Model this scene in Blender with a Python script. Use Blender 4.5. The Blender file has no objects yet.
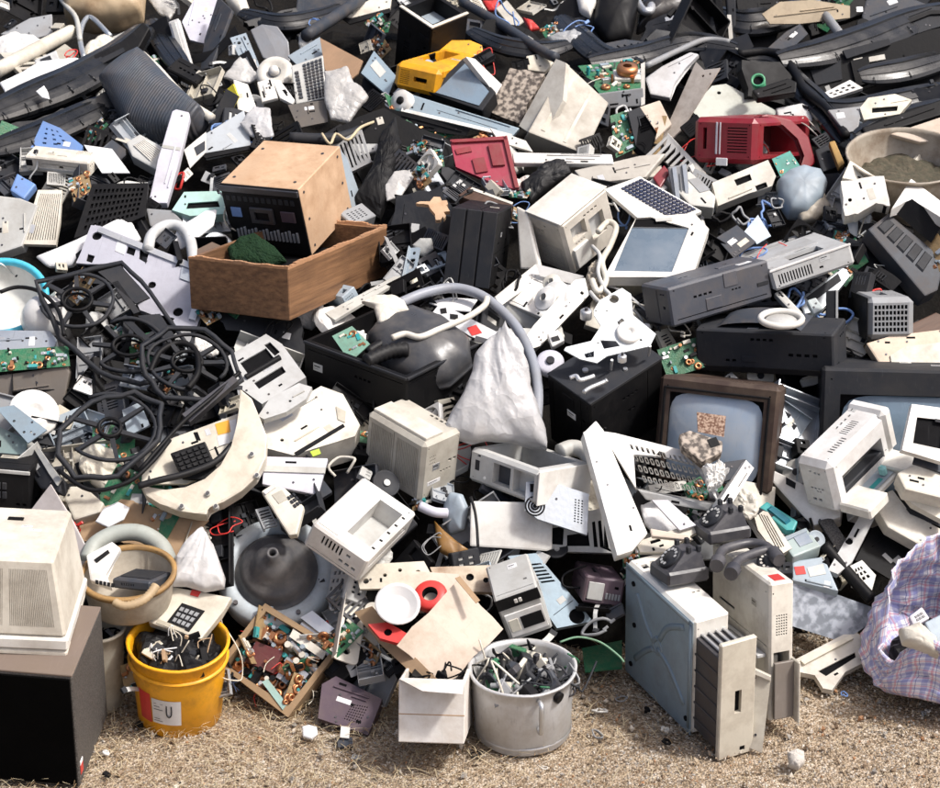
import bpy, bmesh, math, random
import numpy as np
from mathutils import Vector, Matrix, noise as mnoise, Euler
V = Vector
S = bpy.context.scene
COL = S.collection
rnd = random.Random(7)
# ------------------------------------------------------------------ camera
FPX, CX, CY = 1980.0, 470.0, 394.0
PITCH = math.radians(22.0)
CAM = V((0, -5.64, 3.43))
FWD = V((0, math.cos(PITCH), -math.sin(PITCH)))
UPV = V((0, math.sin(PITCH), math.cos(PITCH)))
RGT = V((1, 0, 0))

def ray(p):
    return (FWD + RGT * ((p[0] - CX) / FPX) - UPV * ((p[1] - CY) / FPX)).normalized()

def heap(x, y):
    # smooth front of the scrap heap: steep foot, flattening plateau
    foot = 0.10 * math.sin(x * 1.7 + .6) + .2 * min(1, max(0, (x - .8) / .5))
    t = y - foot
    if t <= 0:
        return 0.0
    h = 1.7 * (1 - math.exp(-t / 1.9))
    return h

def hit(p, lift=0.0):
    d = ray(p); t = 4.0
    for i in range(900):
        q = CAM + d * t
        if q.z <= heap(q.x, q.y):
            break
        t += 0.012
    return CAM + d * (t - lift)

# ------------------------------------------------------------------ mesh accumulator
def chamfer_box(dx, dy, dz, r):
    x, y, z = dx / 2, dy / 2, dz / 2
    vs, fs = [], []
    return vs, fs

FACES = {  # face -> (normal, u, v)
    'F': (V((0, -1, 0)), V((1, 0, 0)), V((0, 0, 1))),
    'B': (V((0, 1, 0)), V((-1, 0, 0)), V((0, 0, 1))),
    'R': (V((1, 0, 0)), V((0, 1, 0)), V((0, 0, 1))),
    'L': (V((-1, 0, 0)), V((0, -1, 0)), V((0, 0, 1))),
    'T': (V((0, 0, 1)), V((1, 0, 0)), V((0, 1, 0))),
    'D': (V((0, 0, -1)), V((1, 0, 0)), V((0, -1, 0))),
}

class M:
    def __init__(s):
        s.v = []; s.f = []; s.m = []; s.sm = []
    def add(s, vs, fs, mi=0, smooth=False, mt=None):
        o = len(s.v)
        for p in vs:
            p = V(p)
            s.v.append(mt @ p if mt is not None else p)
        for f in fs:
            s.f.append([o + i for i in f]); s.m.append(mi); s.sm.append(smooth)
        return s
    def cbox(s, c, d, r=0.0, holes=None, mi=0, mt=None, skip=''):
        """box with chamfered edges; holes: {face: [(u0,v0,u1,v1,depth,mi)]} with u,v in 0..1"""
        c = V(c); hx = V(d) / 2
        r = min(r, min(d) * .45)
        holes = holes or {}
        loc = []
        fcs = []; mis = []
        def av(p):
            loc.append(p + c); return len(loc) - 1
        for k, (n, u, v) in FACES.items():
            if k in skip: continue
            hu = abs(u.dot(hx)) - r; hv = abs(v.dot(hx)) - r; hn = abs(n.dot(hx))
            hl = holes.get(k)
            if not hl:
                q = [n * hn + u * (a * hu) + v * (b * hv) for a, b in ((-1, -1), (1, -1), (1, 1), (-1, 1))]
                fcs.append([av(p) for p in q]); mis.append(mi)
                continue
            us = sorted({0.0, 1.0, *[h[0] for h in hl], *[h[2] for h in hl]})
            vs_ = sorted({0.0, 1.0, *[h[1] for h in hl], *[h[3] for h in hl]})
            P = lambda a, b, dep=0: n * (hn - dep) + u * ((2 * a - 1) * hu) + v * ((2 * b - 1) * hv)
            grid = {}
            def gv(a, b):
                if (a, b) not in grid: grid[(a, b)] = av(P(a, b))
                return grid[(a, b)]
            for i in range(len(us) - 1):
                for j in range(len(vs_) - 1):
                    cu = (us[i] + us[i + 1]) / 2; cv = (vs_[j] + vs_[j + 1]) / 2
                    if any(h[0] < cu < h[2] and h[1] < cv < h[3] for h in hl): continue
                    fcs.append([gv(us[i], vs_[j]), gv(us[i + 1], vs_[j]), gv(us[i + 1], vs_[j + 1]), gv(us[i], vs_[j + 1])]); mis.append(mi)
            for (a0, b0, a1, b1, dep, hm, *wm) in hl:
                cs = [(a0, b0), (a1, b0), (a1, b1), (a0, b1)]
                top = [av(P(a, b)) for a, b in cs]; bot = [av(P(a, b, dep)) for a, b in cs]
                for i in range(4):
                    j = (i + 1) % 4
                    fcs.append([top[j], top[i], bot[i], bot[j]]); mis.append(wm[0] if wm else mi)
                if hm is not None:
                    fcs.append(bot); mis.append(hm)
        if r > 0 and not skip:
            x, y, z = hx
            X, Y, Z = x - r, y - r, z - r
            for sx in (-1, 1):
                for sy in (-1, 1):
                    q = [(sx * x, sy * Y, -Z), (sx * X, sy * y, -Z), (sx * X, sy * y, Z), (sx * x, sy * Y, Z)]
                    if sx * sy < 0: q.reverse()
                    fcs.append([av(V(p)) for p in q]); mis.append(mi)
                for sz in (-1, 1):
                    q = [(sx * x, -Y, sz * Z), (sx * x, Y, sz * Z), (sx * X, Y, sz * z), (sx * X, -Y, sz * z)]
                    if sx * sz < 0: q.reverse()
                    fcs.append([av(V(p)) for p in q]); mis.append(mi)
            for sy in (-1, 1):
                for sz in (-1, 1):
                    q = [(-X, sy * y, sz * Z), (-X, sy * Y, sz * z), (X, sy * Y, sz * z), (X, sy * y, sz * Z)]
                    if sy * sz < 0: q.reverse()
                    fcs.append([av(V(p)) for p in q]); mis.append(mi)
            for sx in (-1, 1):
                for sy in (-1, 1):
                    for sz in (-1, 1):
                        q = [(sx * x, sy * Y, sz * Z), (sx * X, sy * y, sz * Z), (sx * X, sy * Y, sz * z)]
                        if sx * sy * sz < 0: q.reverse()
                        fcs.append([av(V(p)) for p in q]); mis.append(mi)
        o = len(s.v)
        for p in loc: s.v.append(mt @ p if mt is not None else p)
        for f, m in zip(fcs, mis):
            s.f.append([o + i for i in f]); s.m.append(m); s.sm.append(False)
        return s
    def box(s, a, b, r=0.0, mi=0, mt=None):
        """box from corner a to corner b"""
        a, b = V(a), V(b)
        return s.cbox((a + b) / 2, [abs(x) for x in (b - a)], r, None, mi, mt)
    def cyl(s, p0, p1, r0, r1=None, n=16, mi=0, caps=True, smooth=True):
        p0, p1 = V(p0), V(p1); r1 = r0 if r1 is None else r1
        ax = (p1 - p0).normalized(); a = ax.orthogonal().normalized(); b = ax.cross(a)
        vs = []
        for p, r in ((p0, r0), (p1, r1)):
            for i in range(n):
                t = 2 * math.pi * i / n
                vs.append(p + (a * math.cos(t) + b * math.sin(t)) * r)
        s.add(vs, [[i, (i + 1) % n, n + (i + 1) % n, n + i] for i in range(n)], mi, smooth)
        if caps:
            s.add(vs[:n], [list(range(n))[::-1]], mi); s.add(vs[n:], [list(range(n))], mi)
        return s
    def lathe(s, prof, n=28, mi=0, mt=None, a0=0, a1=2 * math.pi, wob=0):
        full = abs(a1 - a0 - 2 * math.pi) < 1e-6
        cols = n if full else n + 1
        vs = []
        for (r, z) in prof:
            for i in range(cols):
                t = a0 + (a1 - a0) * i / n
                rr = r * (1 + wob * mnoise.noise(V((math.cos(t) * 2, math.sin(t) * 2, z * 8))))
                vs.append((rr * math.cos(t), rr * math.sin(t), z))
        fs = []
        for j in range(len(prof) - 1):
            for i in range(n):
                k = (i + 1) % cols
                fs.append([j * cols + i, j * cols + k, (j + 1) * cols + k, (j + 1) * cols + i])
        return s.add(vs, fs, mi, True, mt)
    def tube(s, pts, r, n=8, mi=0, smooth_path=True, closed=False, step=4):
        P = [V(p) for p in pts]
        if smooth_path and len(P) > 2: P = catmull(P, step, closed)
        N = len(P)
        vs, fs = [], []
        up = V((.3, .2, 1)).normalized(); pa = None
        for i, p in enumerate(P):
            t = (P[(i + 1) % N] - P[i - 1]) if closed else (P[min(i + 1, N - 1)] - P[max(i - 1, 0)])
            if t.length < 1e-9: t = V((0, 0, 1))
            t.normalize()
            if pa is None: a = t.orthogonal().normalized()
            else:
                a = pa - t * pa.dot(t)
                a = a.normalized() if a.length > 1e-6 else t.orthogonal().normalized()
            pa = a; b = t.cross(a)
            rr = r(i / (N - 1)) if callable(r) else r
            for k in range(n):
                w = 2 * math.pi * k / n
                vs.append(p + (a * math.cos(w) + b * math.sin(w)) * rr)
        for i in range(N if closed else N - 1):
            j = (i + 1) % N
            for k in range(n):
                k2 = (k + 1) % n
                fs.append([i * n + k, i * n + k2, j * n + k2, j * n + k])
        if not closed:
            fs.append(list(range(n))[::-1]); fs.append([(N - 1) * n + k for k in range(n)])
        return s.add(vs, fs, mi, True)
    def plate(s, outline, holes=(), t=.003, mi=0, mt=None, bev=0, z=0):
        """flat outline (2D, any winding) with holes, from z-t to z"""
        bm = bmesh.new(); loops = []; es = []
        for L in [outline, *holes]:
            vv = [bm.verts.new((p[0], p[1], 0)) for p in L]
            loops.append(vv)
            for i in range(len(vv)): es.append(bm.edges.new((vv[i], vv[(i + 1) % len(vv)])))
        if len(loops) == 1:
            try: bm.faces.new(loops[0])
            except ValueError: pass
        else:
            bmesh.ops.triangle_fill(bm, use_beauty=True, use_dissolve=False, edges=es, normal=(0, 0, 1))
            for f in list(bm.faces):    # keep the openings open
                q = f.calc_center_median()
                if any(inside(q, h) for h in holes) or not inside(q, outline): bm.faces.remove(f)
        bm.verts.index_update()
        idx = {v: i for i, v in enumerate(bm.verts)}
        vs2 = [(v.co.x, v.co.y) for v in bm.verts]
        n = len(vs2); fs = []
        for f in bm.faces:
            l = [idx[v] for v in f.verts]
            f.normal_update()
            if f.normal.z < 0: l.reverse()
            fs.append(l); fs.append([n + i for i in reversed(l)])
        bm.free()
        area = sum(outline[i][0] * outline[(i + 1) % len(outline)][1] - outline[(i + 1) % len(outline)][0] * outline[i][1] for i in range(len(outline)))
        k = 0
        for li, L in enumerate([outline, *holes]):
            m = len(L)
            for i in range(m):
                a, b = k + i, k + (i + 1) % m
                q = [b, a, n + a, n + b]
                ar = sum(L[j][0] * L[(j + 1) % m][1] - L[(j + 1) % m][0] * L[j][1] for j in range(m))
                if (ar < 0) != (li > 0): q.reverse()
                fs.append(q)
            k += m
        vs = [(x, y, z) for x, y in vs2] + [(x, y, z - t) for x, y in vs2]
        return s.add(vs, fs, mi, False, mt)
    def grid(s, fn, nu, nv, mi=0, mt=None, smooth=True, wrap=False):
        vs = [fn(i / (nu if wrap else nu - 1), j / (nv - 1)) for j in range(nv) for i in range(nu)]
        fs = []
        for j in range(nv - 1):
            for i in range(nu if wrap else nu - 1):
                k = (i + 1) % nu
                fs.append([j * nu + i, j * nu + k, (j + 1) * nu + k, (j + 1) * nu + i])
        return s.add(vs, fs, mi, smooth, mt)
    def xf(s, fn, o=0):
        for i in range(o, len(s.v)): s.v[i] = V(fn(s.v[i]))
        return s
    def warp(s, amp, sc, seed=0):
        o = V((seed * 3.1, seed * 1.7, seed * .9))
        for i, p in enumerate(s.v):
            s.v[i] = p + mnoise.noise_vector(p * sc + o) * amp
        return s
    def mesh(s, name, mats):
        me = bpy.data.meshes.new(name)
        me.from_pydata([tuple(p) for p in s.v], [], s.f)
        for m in mats: me.materials.append(m)
        me.polygons.foreach_set('material_index', [min(i, len(mats) - 1) for i in s.m])
        me.polygons.foreach_set('use_smooth', s.sm)
        me.update()
        return me

def inside(p, poly):
    c = False; n = len(poly)
    for i in range(n):
        a, b = poly[i], poly[i - 1]
        if (a[1] > p[1]) != (b[1] > p[1]) and p[0] < (b[0] - a[0]) * (p[1] - a[1]) / (b[1] - a[1]) + a[0]: c = not c
    return c
def catmull(P, step, closed):
    out = []; N = len(P)
    rng = range(N) if closed else range(N - 1)
    for i in rng:
        g = (lambda k: P[k % N]) if closed else (lambda k: P[max(0, min(N - 1, k))])
        p0, p1, p2, p3 = g(i - 1), g(i), g(i + 1), g(i + 2)
        for k in range(step):
            t = k / step
            out.append(.5 * ((2 * p1) + (p2 - p0) * t + (2 * p0 - 5 * p1 + 4 * p2 - p3) * t * t + (3 * p1 - p0 - 3 * p2 + p3) * t ** 3))
    if not closed: out.append(P[-1])
    return out

def circ(cx, cy, r, n=20, ry=None):
    ry = r if ry is None else ry
    return [(cx + r * math.cos(2 * math.pi * i / n), cy + ry * math.sin(2 * math.pi * i / n)) for i in range(n)]

def rrect(x0, y0, x1, y1, r, n=4):
    out = []
    for cx, cy, a in ((x1 - r, y1 - r, 0), (x0 + r, y1 - r, 90), (x0 + r, y0 + r, 180), (x1 - r, y0 + r, 270)):
        for i in range(n + 1):
            t = math.radians(a + 90 * i / n); out.append((cx + r * math.cos(t), cy + r * math.sin(t)))
    return out

# ------------------------------------------------------------------ materials
MATS = {}
def mat(name, col, rough=.5, metal=0.0, dirt=.35, dcol=(.16, .12, .085), dscale=9, bump=.05, bscale=60, spec=.5, scratch=.16, coat=0, sheen=0, alpha=None, trans=0, var=.1):
    if name in MATS: return MATS[name]
    m = bpy.data.materials.new(name); m.use_nodes = True
    nt = m.node_tree; nt.nodes.clear(); N = nt.nodes.new; L = nt.links.new
    out = N('ShaderNodeOutputMaterial'); b = N('ShaderNodeBsdfPrincipled'); L(b.outputs[0], out.inputs[0])
    tc = N('ShaderNodeTexCoord'); oi = N('ShaderNodeObjectInfo')
    off = N('ShaderNodeVectorMath'); off.operation = 'SCALE'; off.inputs[0].default_value = (37, 19, 53)
    L(oi.outputs['Random'], off.inputs['Scale'])
    ad = N('ShaderNodeVectorMath'); L(tc.outputs['Object'], ad.inputs[0]); L(off.outputs[0], ad.inputs[1])
    n1 = N('ShaderNodeTexNoise'); n1.inputs['Scale'].default_value = dscale; n1.inputs['Detail'].default_value = 8; n1.inputs['Roughness'].default_value = .68
    L(ad.outputs[0], n1.inputs['Vector'])
    r1 = N('ShaderNodeMapRange'); r1.inputs[1].default_value = .43; r1.inputs[2].default_value = .72; r1.inputs[3].default_value = 0; r1.inputs[4].default_value = dirt * 1.05
    L(n1.outputs[0], r1.inputs[0])
    # broad tonal change
    n0 = N('ShaderNodeTexNoise'); n0.inputs['Scale'].default_value = dscale * .35; n0.inputs['Detail'].default_value = 3; L(ad.outputs[0], n0.inputs['Vector'])
    r0 = N('ShaderNodeMapRange'); r0.inputs[1].default_value = .3; r0.inputs[2].default_value = .7; r0.inputs[3].default_value = 1 - var; r0.inputs[4].default_value = 1 + var
    L(n0.outputs[0], r0.inputs[0])
    rv = N('ShaderNodeMapRange'); rv.inputs[3].default_value = .88; rv.inputs[4].default_value = 1.08; L(oi.outputs['Random'], rv.inputs[0])
    mu = N('ShaderNodeMath'); mu.operation = 'MULTIPLY'; L(r0.outputs[0], mu.inputs[0]); L(rv.outputs[0], mu.inputs[1])
    base = N('ShaderNodeVectorMath'); base.operation = 'SCALE'; L(mu.outputs[0], base.inputs['Scale'])
    age = N('ShaderNodeMix'); age.data_type = 'RGBA'; age.inputs['A'].default_value = (*col, 1)
    age.inputs['B'].default_value = (col[0] * .97, col[1] * .945, col[2] * .87, 1) if min(col) > .4 and 'plastic' in name else (*col, 1)
    wn = N('ShaderNodeTexWhiteNoise'); wn.noise_dimensions = '1D'; L(oi.outputs['Random'], wn.inputs['W']); L(wn.outputs['Value'], age.inputs['Factor'])
    L(age.outputs['Result'], base.inputs[0])
    mx = N('ShaderNodeMix'); mx.data_type = 'RGBA'; mx.inputs['B'].default_value = (*dcol, 1)
    L(base.outputs[0], mx.inputs['A']); L(r1.outputs[0], mx.inputs['Factor'])
    # scratches / streaks
    mp = N('ShaderNodeMapping'); mp.inputs['Scale'].default_value = (140, 9, 25); mp.inputs['Rotation'].default_value = (.3, .5, .7); L(ad.outputs[0], mp.inputs[0])
    n2 = N('ShaderNodeTexNoise'); n2.inputs['Scale'].default_value = 1; n2.inputs['Detail'].default_value = 2; L(mp.outputs[0], n2.inputs['Vector'])
    r2 = N('ShaderNodeMapRange'); r2.inputs[1].default_value = .63; r2.inputs[2].default_value = .75; r2.inputs[3].default_value = 0; r2.inputs[4].default_value = scratch
    L(n2.outputs[0], r2.inputs[0])
    mx2 = N('ShaderNodeMix'); mx2.data_type = 'RGBA'
    lum = sum(col) / 3
    mx2.inputs['B'].default_value = (*([c * .55 for c in col] if lum > .25 else [c * 1.5 + .05 for c in col]), 1)
    L(mx.outputs['Result'], mx2.inputs['A']); L(r2.outputs[0], mx2.inputs['Factor'])
    L(mx2.outputs['Result'], b.inputs['Base Color'])
    rr = N('ShaderNodeMapRange'); rr.inputs[1].default_value = .3; rr.inputs[2].default_value = .7; rr.inputs[3].default_value = max(.02, rough - .08); rr.inputs[4].default_value = min(1, rough + .18)
    L(n1.outputs[0], rr.inputs[0]); L(rr.outputs[0], b.inputs['Roughness'])
    b.inputs['Metallic'].default_value = metal
    b.inputs['Specular IOR Level'].default_value = spec
    if coat: b.inputs['Coat Weight'].default_value = coat
    if sheen: b.inputs['Sheen Weight'].default_value = sheen
    if trans: b.inputs['Transmission Weight'].default_value = trans
    if alpha is not None: b.inputs['Alpha'].default_value = alpha
    if bump:
        n3 = N('ShaderNodeTexNoise'); n3.inputs['Scale'].default_value = bscale; n3.inputs['Detail'].default_value = 4; L(ad.outputs[0], n3.inputs['Vector'])
        bp = N('ShaderNodeBump'); bp.inputs['Strength'].default_value = bump; bp.inputs['Distance'].default_value = .01
        L(n3.outputs[0], bp.inputs['Height']); L(bp.outputs[0], b.inputs['Normal'])
    MATS[name] = m
    return m

def pl(name, col, rough=.45, dirt=.35, **k):
    return mat(name, col, rough, 0, dirt, **k)
white = pl('white plastic', (.75, .745, .73), dirt=.5, dscale=6, dcol=(.24, .19, .14))
cream = pl('cream plastic', (.66, .63, .56), dirt=.5, dcol=(.22, .17, .12))
beige = pl('beige plastic', (.50, .475, .41), dirt=.45)
grime = pl('grimy beige plastic', (.46, .41, .33), dirt=.6)
lgrey = pl('light grey plastic', (.5, .51, .51), dirt=.35)
grey = pl('grey plastic', (.26, .27, .28), dirt=.35)
bgrey = pl('blue grey plastic', (.30, .36, .41), dirt=.3)
dgrey = pl('dark grey plastic', (.024, .026, .031), .55, dirt=.25, dcol=(.08, .07, .06), spec=.18)
black = pl('black plastic', (.006, .006, .007), .5, dirt=.14, dcol=(.045, .04, .035), scratch=.1, spec=.18)
void = pl('dark cavity plastic', (.004, .004, .005), .8, dirt=.1, dcol=(.02, .018, .015), spec=.15)
slate = pl('slate plastic', (.04, .047, .06), .5, dirt=.35, spec=.25)
red = pl('red plastic', (.22, .012, .022), .38, dirt=.25)
bred = pl('bright red plastic', (.6, .035, .03), .4, dirt=.2)
yellow = pl('yellow plastic', (.80, .37, .008), .42, dirt=.6, dcol=(.2, .1, .025), dscale=12)
teal = pl('teal plastic', (.03, .30, .30), .45, dirt=.3)
blue = pl('blue plastic', (.15, .27, .55), .45, dirt=.25)
aqua = pl('aqua plastic', (.06, .46, .62), .4, dirt=.2)
mint = pl('mint plastic', (.36, .55, .5), .4, dirt=.3)
lilac = pl('lilac plastic', (.58, .58, .66), .45, dirt=.3)
purple = pl('plum plastic', (.085, .055, .075), .45, dirt=.3)
green = pl('green plastic', (.03, .2, .09), .5, dirt=.3)
pcbm = pl('circuit board green', (.02, .14, .065), .45, dirt=.35, dscale=40, dcol=(.22, .2, .12), bump=.3, bscale=160)
pcbt = pl('circuit board tan', (.28, .19, .09), .55, dirt=.5, dscale=45, dcol=(.1, .07, .04), bump=.3)
steel = mat('sheet steel', (.52, .56, .6), .42, .75, dirt=.35, scratch=.35, dcol=(.2, .17, .14))
bsteel = mat('blue grey painted steel', (.25, .33, .39), .42, .25, dirt=.3, scratch=.3)
alu = mat('aluminium', (.62, .63, .64), .4, .8, dirt=.3, dcol=(.3, .27, .24), scratch=.4)
dsteel = mat('dark steel', (.09, .09, .1), .45, .7, dirt=.35, scratch=.35)
rust = mat('rusty metal', (.22, .1, .05), .8, .2, dirt=.6, dcol=(.07, .04, .03))
copper = mat('copper wire', (.5, .22, .1), .35, .8, dirt=.3)
card = mat('cardboard', (.42, .29, .18), .9, 0, dirt=.4, dscale=7, dcol=(.2, .13, .08), bump=.1, spec=.1)
pcard = mat('pale cardboard', (.56, .48, .40), .9, 0, dirt=.75, dscale=7, dcol=(.36, .27, .2), bump=.1, spec=.1)
paper = mat('paper', (.76, .76, .76), .9, 0, dirt=.2, spec=.1, bump=.05)
film = mat('thin white plastic film', (.56, .56, .57), .3, 0, dirt=.35, dcol=(.36, .31, .26), alpha=.78, bump=.06, bscale=35)
glass_b = mat('blue grey screen glass', (.10, .135, .175), .25, 0, dirt=.18, dcol=(.32, .34, .36), bump=0, coat=.08, spec=.4)
glass_l = mat('pale dusty screen glass', (.24, .30, .38), .14, 0, dirt=.8, dcol=(.42, .43, .44), dscale=4.5, var=.3, bump=0, coat=.4, spec=.7)
glass_d = mat('dark screen glass', (.03, .035, .04), .1, 0, dirt=.15, bump=0, coat=.5)
rubber = mat('grey rubber hose', (.27, .29, .33), .45, 0, dirt=.25)
blackr = mat('black rubber', (.007, .007, .008), .5, 0, dirt=.12, dcol=(.05, .045, .04), spec=.3)
orange = pl('orange sticker', (.8, .36, .02), .5, dirt=.15)
straw = mat('dry grass', (.5, .42, .28), .9, 0, dirt=.3, spec=.1, bump=0)
moss = mat('green moss', (.013, .032, .016), .95, 0, dirt=.4, dcol=(.02, .04, .015), dscale=60, bump=.8, bscale=120, spec=.1)

def rebump(m, kind, scale, strength, dist=.01):
    """swap a material's fine bump for creases (cells) or regular slats (bands)"""
    nt = m.node_tree; N = nt.nodes.new; tc = N('ShaderNodeTexCoord')
    bp = next(n for n in nt.nodes if n.type == 'BUMP')
    if kind == 'cells':
        n = N('ShaderNodeTexVoronoi'); n.feature = 'F1'; n.inputs['Scale'].default_value = scale; n.inputs['Randomness'].default_value = 1; out = n.outputs['Distance']
        w = N('ShaderNodeTexNoise'); w.inputs['Scale'].default_value = scale * .8; w.inputs['Detail'].default_value = 3; nt.links.new(tc.outputs['Object'], w.inputs['Vector'])
        ad = N('ShaderNodeVectorMath'); ad.operation = 'MULTIPLY_ADD'; ad.inputs[1].default_value = (.12, .12, .12); nt.links.new(w.outputs['Color'], ad.inputs[0]); nt.links.new(tc.outputs['Object'], ad.inputs[2]); nt.links.new(ad.outputs[0], n.inputs['Vector'])
    else:
        n = N('ShaderNodeTexWave'); n.inputs['Scale'].default_value = scale; out = n.outputs['Fac']; n.bands_direction = 'Y'; nt.links.new(tc.outputs['Object'], n.inputs['Vector'])
    nt.links.new(out, bp.inputs['Height']); bp.inputs['Strength'].default_value = strength; bp.inputs['Distance'].default_value = dist
rebump(film, 'cells', 13, .55, .02)
cloth_black = mat('matte black speaker cloth', (.003, .003, .003), 1, 0, dirt=.1, dcol=(.01, .01, .01), spec=.02, scratch=0)
def wood_mat(name, c0, c1, scale=(3, 30, 60), rough=.6):
    m = bpy.data.materials.new(name); m.use_nodes = True; nt = m.node_tree; N = nt.nodes.new; L = nt.links.new
    b = nt.nodes['Principled BSDF']
    tc = N('ShaderNodeTexCoord'); mp = N('ShaderNodeMapping'); mp.inputs['Scale'].default_value = scale; L(tc.outputs['Object'], mp.inputs[0])
    n = N('ShaderNodeTexNoise'); n.inputs['Scale'].default_value = 1; n.inputs['Detail'].default_value = 6; n.inputs['Roughness'].default_value = .65; L(mp.outputs[0], n.inputs['Vector'])
    r = N('ShaderNodeValToRGB'); r.color_ramp.elements[0].position = .3; r.color_ramp.elements[1].position = .72
    r.color_ramp.elements[0].color = (*c0, 1); r.color_ramp.elements[1].color = (*c1, 1); L(n.outputs[0], r.inputs[0])
    n2 = N('ShaderNodeTexNoise'); n2.inputs['Scale'].default_value = 6; n2.inputs['Detail'].default_value = 8; L(tc.outputs['Object'], n2.inputs['Vector'])
    mr = N('ShaderNodeMapRange'); mr.inputs[1].default_value = .5; mr.inputs[2].default_value = .75; mr.inputs[4].default_value = .45; L(n2.outputs[0], mr.inputs[0])
    mx = N('ShaderNodeMix'); mx.data_type = 'RGBA'; L(mr.outputs[0], mx.inputs['Factor']); L(r.outputs[0], mx.inputs['A']); mx.inputs['B'].default_value = (*[c * .45 for c in c0], 1)
    L(mx.outputs['Result'], b.inputs['Base Color']); b.inputs['Roughness'].default_value = rough
    bp = N('ShaderNodeBump'); bp.inputs['Strength'].default_value = .25; bp.inputs['Distance'].default_value = .01; L(n.outputs[0], bp.inputs['Height']); L(bp.outputs[0], b.inputs['Normal'])
    return m
wood = wood_mat('brown wood veneer', (.085, .04, .018), (.26, .135, .062))
dwood = wood_mat('dark brown wood', (.05, .026, .016), (.12, .066, .042))
chip = wood_mat('pale chipboard', (.42, .26, .15), (.62, .43, .28), (12, 12, 12), .75)

def speckle_mat(name, c0, c1, scale=160, metal=0):
    m = bpy.data.materials.new(name); m.use_nodes = True; nt = m.node_tree; N = nt.nodes.new; L = nt.links.new
    b = nt.nodes['Principled BSDF']; tc = N('ShaderNodeTexCoord')
    n = N('ShaderNodeTexNoise'); n.inputs['Scale'].default_value = scale; n.inputs['Detail'].default_value = 3; L(tc.outputs['Object'], n.inputs['Vector'])
    r = N('ShaderNodeValToRGB'); r.color_ramp.elements[0].position = .42; r.color_ramp.elements[1].position = .6
    r.color_ramp.elements[0].color = (*c0, 1); r.color_ramp.elements[1].color = (*c1, 1); L(n.outputs[0], r.inputs[0]); L(r.outputs[0], b.inputs['Base Color'])
    b.inputs['Roughness'].default_value = .6; b.inputs['Metallic'].default_value = metal
    return m
speck = speckle_mat('speckled grey laminate', (.04, .037, .035), (.10, .094, .088), 220)
galv = speckle_mat('galvanised sheet', (.2, .22, .25), (.42, .45, .5), 30, .5)
foamm = speckle_mat('mottled foam board', (.07, .055, .045), (.40, .34, .28), 55)

def plaid_mat():
    m = bpy.data.materials.new('plaid woven plastic'); m.use_nodes = True; nt = m.node_tree; N = nt.nodes.new; L = nt.links.new
    b = nt.nodes['Principled BSDF']; tc = N('ShaderNodeTexCoord'); sp = N('ShaderNodeSeparateXYZ'); L(tc.outputs['UV'], sp.inputs[0])
    def bands(axis, period, a, bb, phase):
        x = N('ShaderNodeMath'); x.operation = 'MULTIPLY_ADD'; x.inputs[1].default_value = period; x.inputs[2].default_value = phase; L(sp.outputs[axis], x.inputs[0])
        f = N('ShaderNodeMath'); f.operation = 'FRACT'; L(x.outputs[0], f.inputs[0])
        g = N('ShaderNodeMath'); g.operation = 'GREATER_THAN'; g.inputs[1].default_value = a; L(f.outputs[0], g.inputs[0])
        l = N('ShaderNodeMath'); l.operation = 'LESS_THAN'; l.inputs[1].default_value = bb; L(f.outputs[0], l.inputs[0])
        q = N('ShaderNodeMath'); q.operation = 'MULTIPLY'; L(g.outputs[0], q.inputs[0]); L(l.outputs[0], q.inputs[1]); return q
    prev = None
    cur = (.72, .71, .77, 1)
    for (ax, per, a, bb, ph, c, fac) in ((0, 9, .1, .42, 0, (.16, .18, .5), .5), (1, 9, .1, .42, 0, (.16, .18, .5), .5), (0, 9, .56, .68, 0, (.6, .12, .2), .45), (1, 9, .56, .68, 0, (.6, .12, .2), .45), (0, 9, .8, .84, 0, (.05, .06, .3), .7), (1, 9, .8, .84, 0, (.05, .06, .3), .7)):
        q = bands(ax, per, a, bb, ph)
        s = N('ShaderNodeMath'); s.operation = 'MULTIPLY'; s.inputs[1].default_value = fac; L(q.outputs[0], s.inputs[0])
        mx = N('ShaderNodeMix'); mx.data_type = 'RGBA'; mx.inputs['B'].default_value = (*c, 1); L(s.outputs[0], mx.inputs['Factor'])
        if prev is None: mx.inputs['A'].default_value = cur
        else: L(prev.outputs['Result'], mx.inputs['A'])
        prev = mx
    L(prev.outputs['Result'], b.inputs['Base Color']); b.inputs['Roughness'].default_value = .4
    n = N('ShaderNodeTexNoise'); n.inputs['Scale'].default_value = 30; n.inputs['Detail'].default_value = 5; L(tc.outputs['Object'], n.inputs['Vector'])
    bp = N('ShaderNodeBump'); bp.inputs['Strength'].default_value = .35; bp.inputs['Distance'].default_value = .015; L(n.outputs[0], bp.inputs['Height']); L(bp.outputs[0], b.inputs['Normal'])
    return m
plaid = plaid_mat()

# ------------------------------------------------------------------ scene objects
THINGS = []   # (obj, short phrase, pixel)
def props(o, label, cat, group=None, kind=None):
    o['label'] = label; o['category'] = cat
    if group: o['group'] = group
    o['kind'] = kind or 'thing'

def T(name, cat, label, mw, group=None, short=None, px=None):
    o = bpy.data.objects.new(name, None); COL.objects.link(o)
    o.empty_display_size = .05
    o.matrix_world = mw
    props(o, label, cat, group)
    THINGS.append((o, short, px))
    return o

def part(parent, name, m, mats, label=None):
    if not isinstance(mats, (list, tuple)): mats = [mats]
    o = bpy.data.objects.new(name, m.mesh(name, mats)); COL.objects.link(o)
    o.parent = parent
    if label: o['label'] = label
    return o

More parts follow.
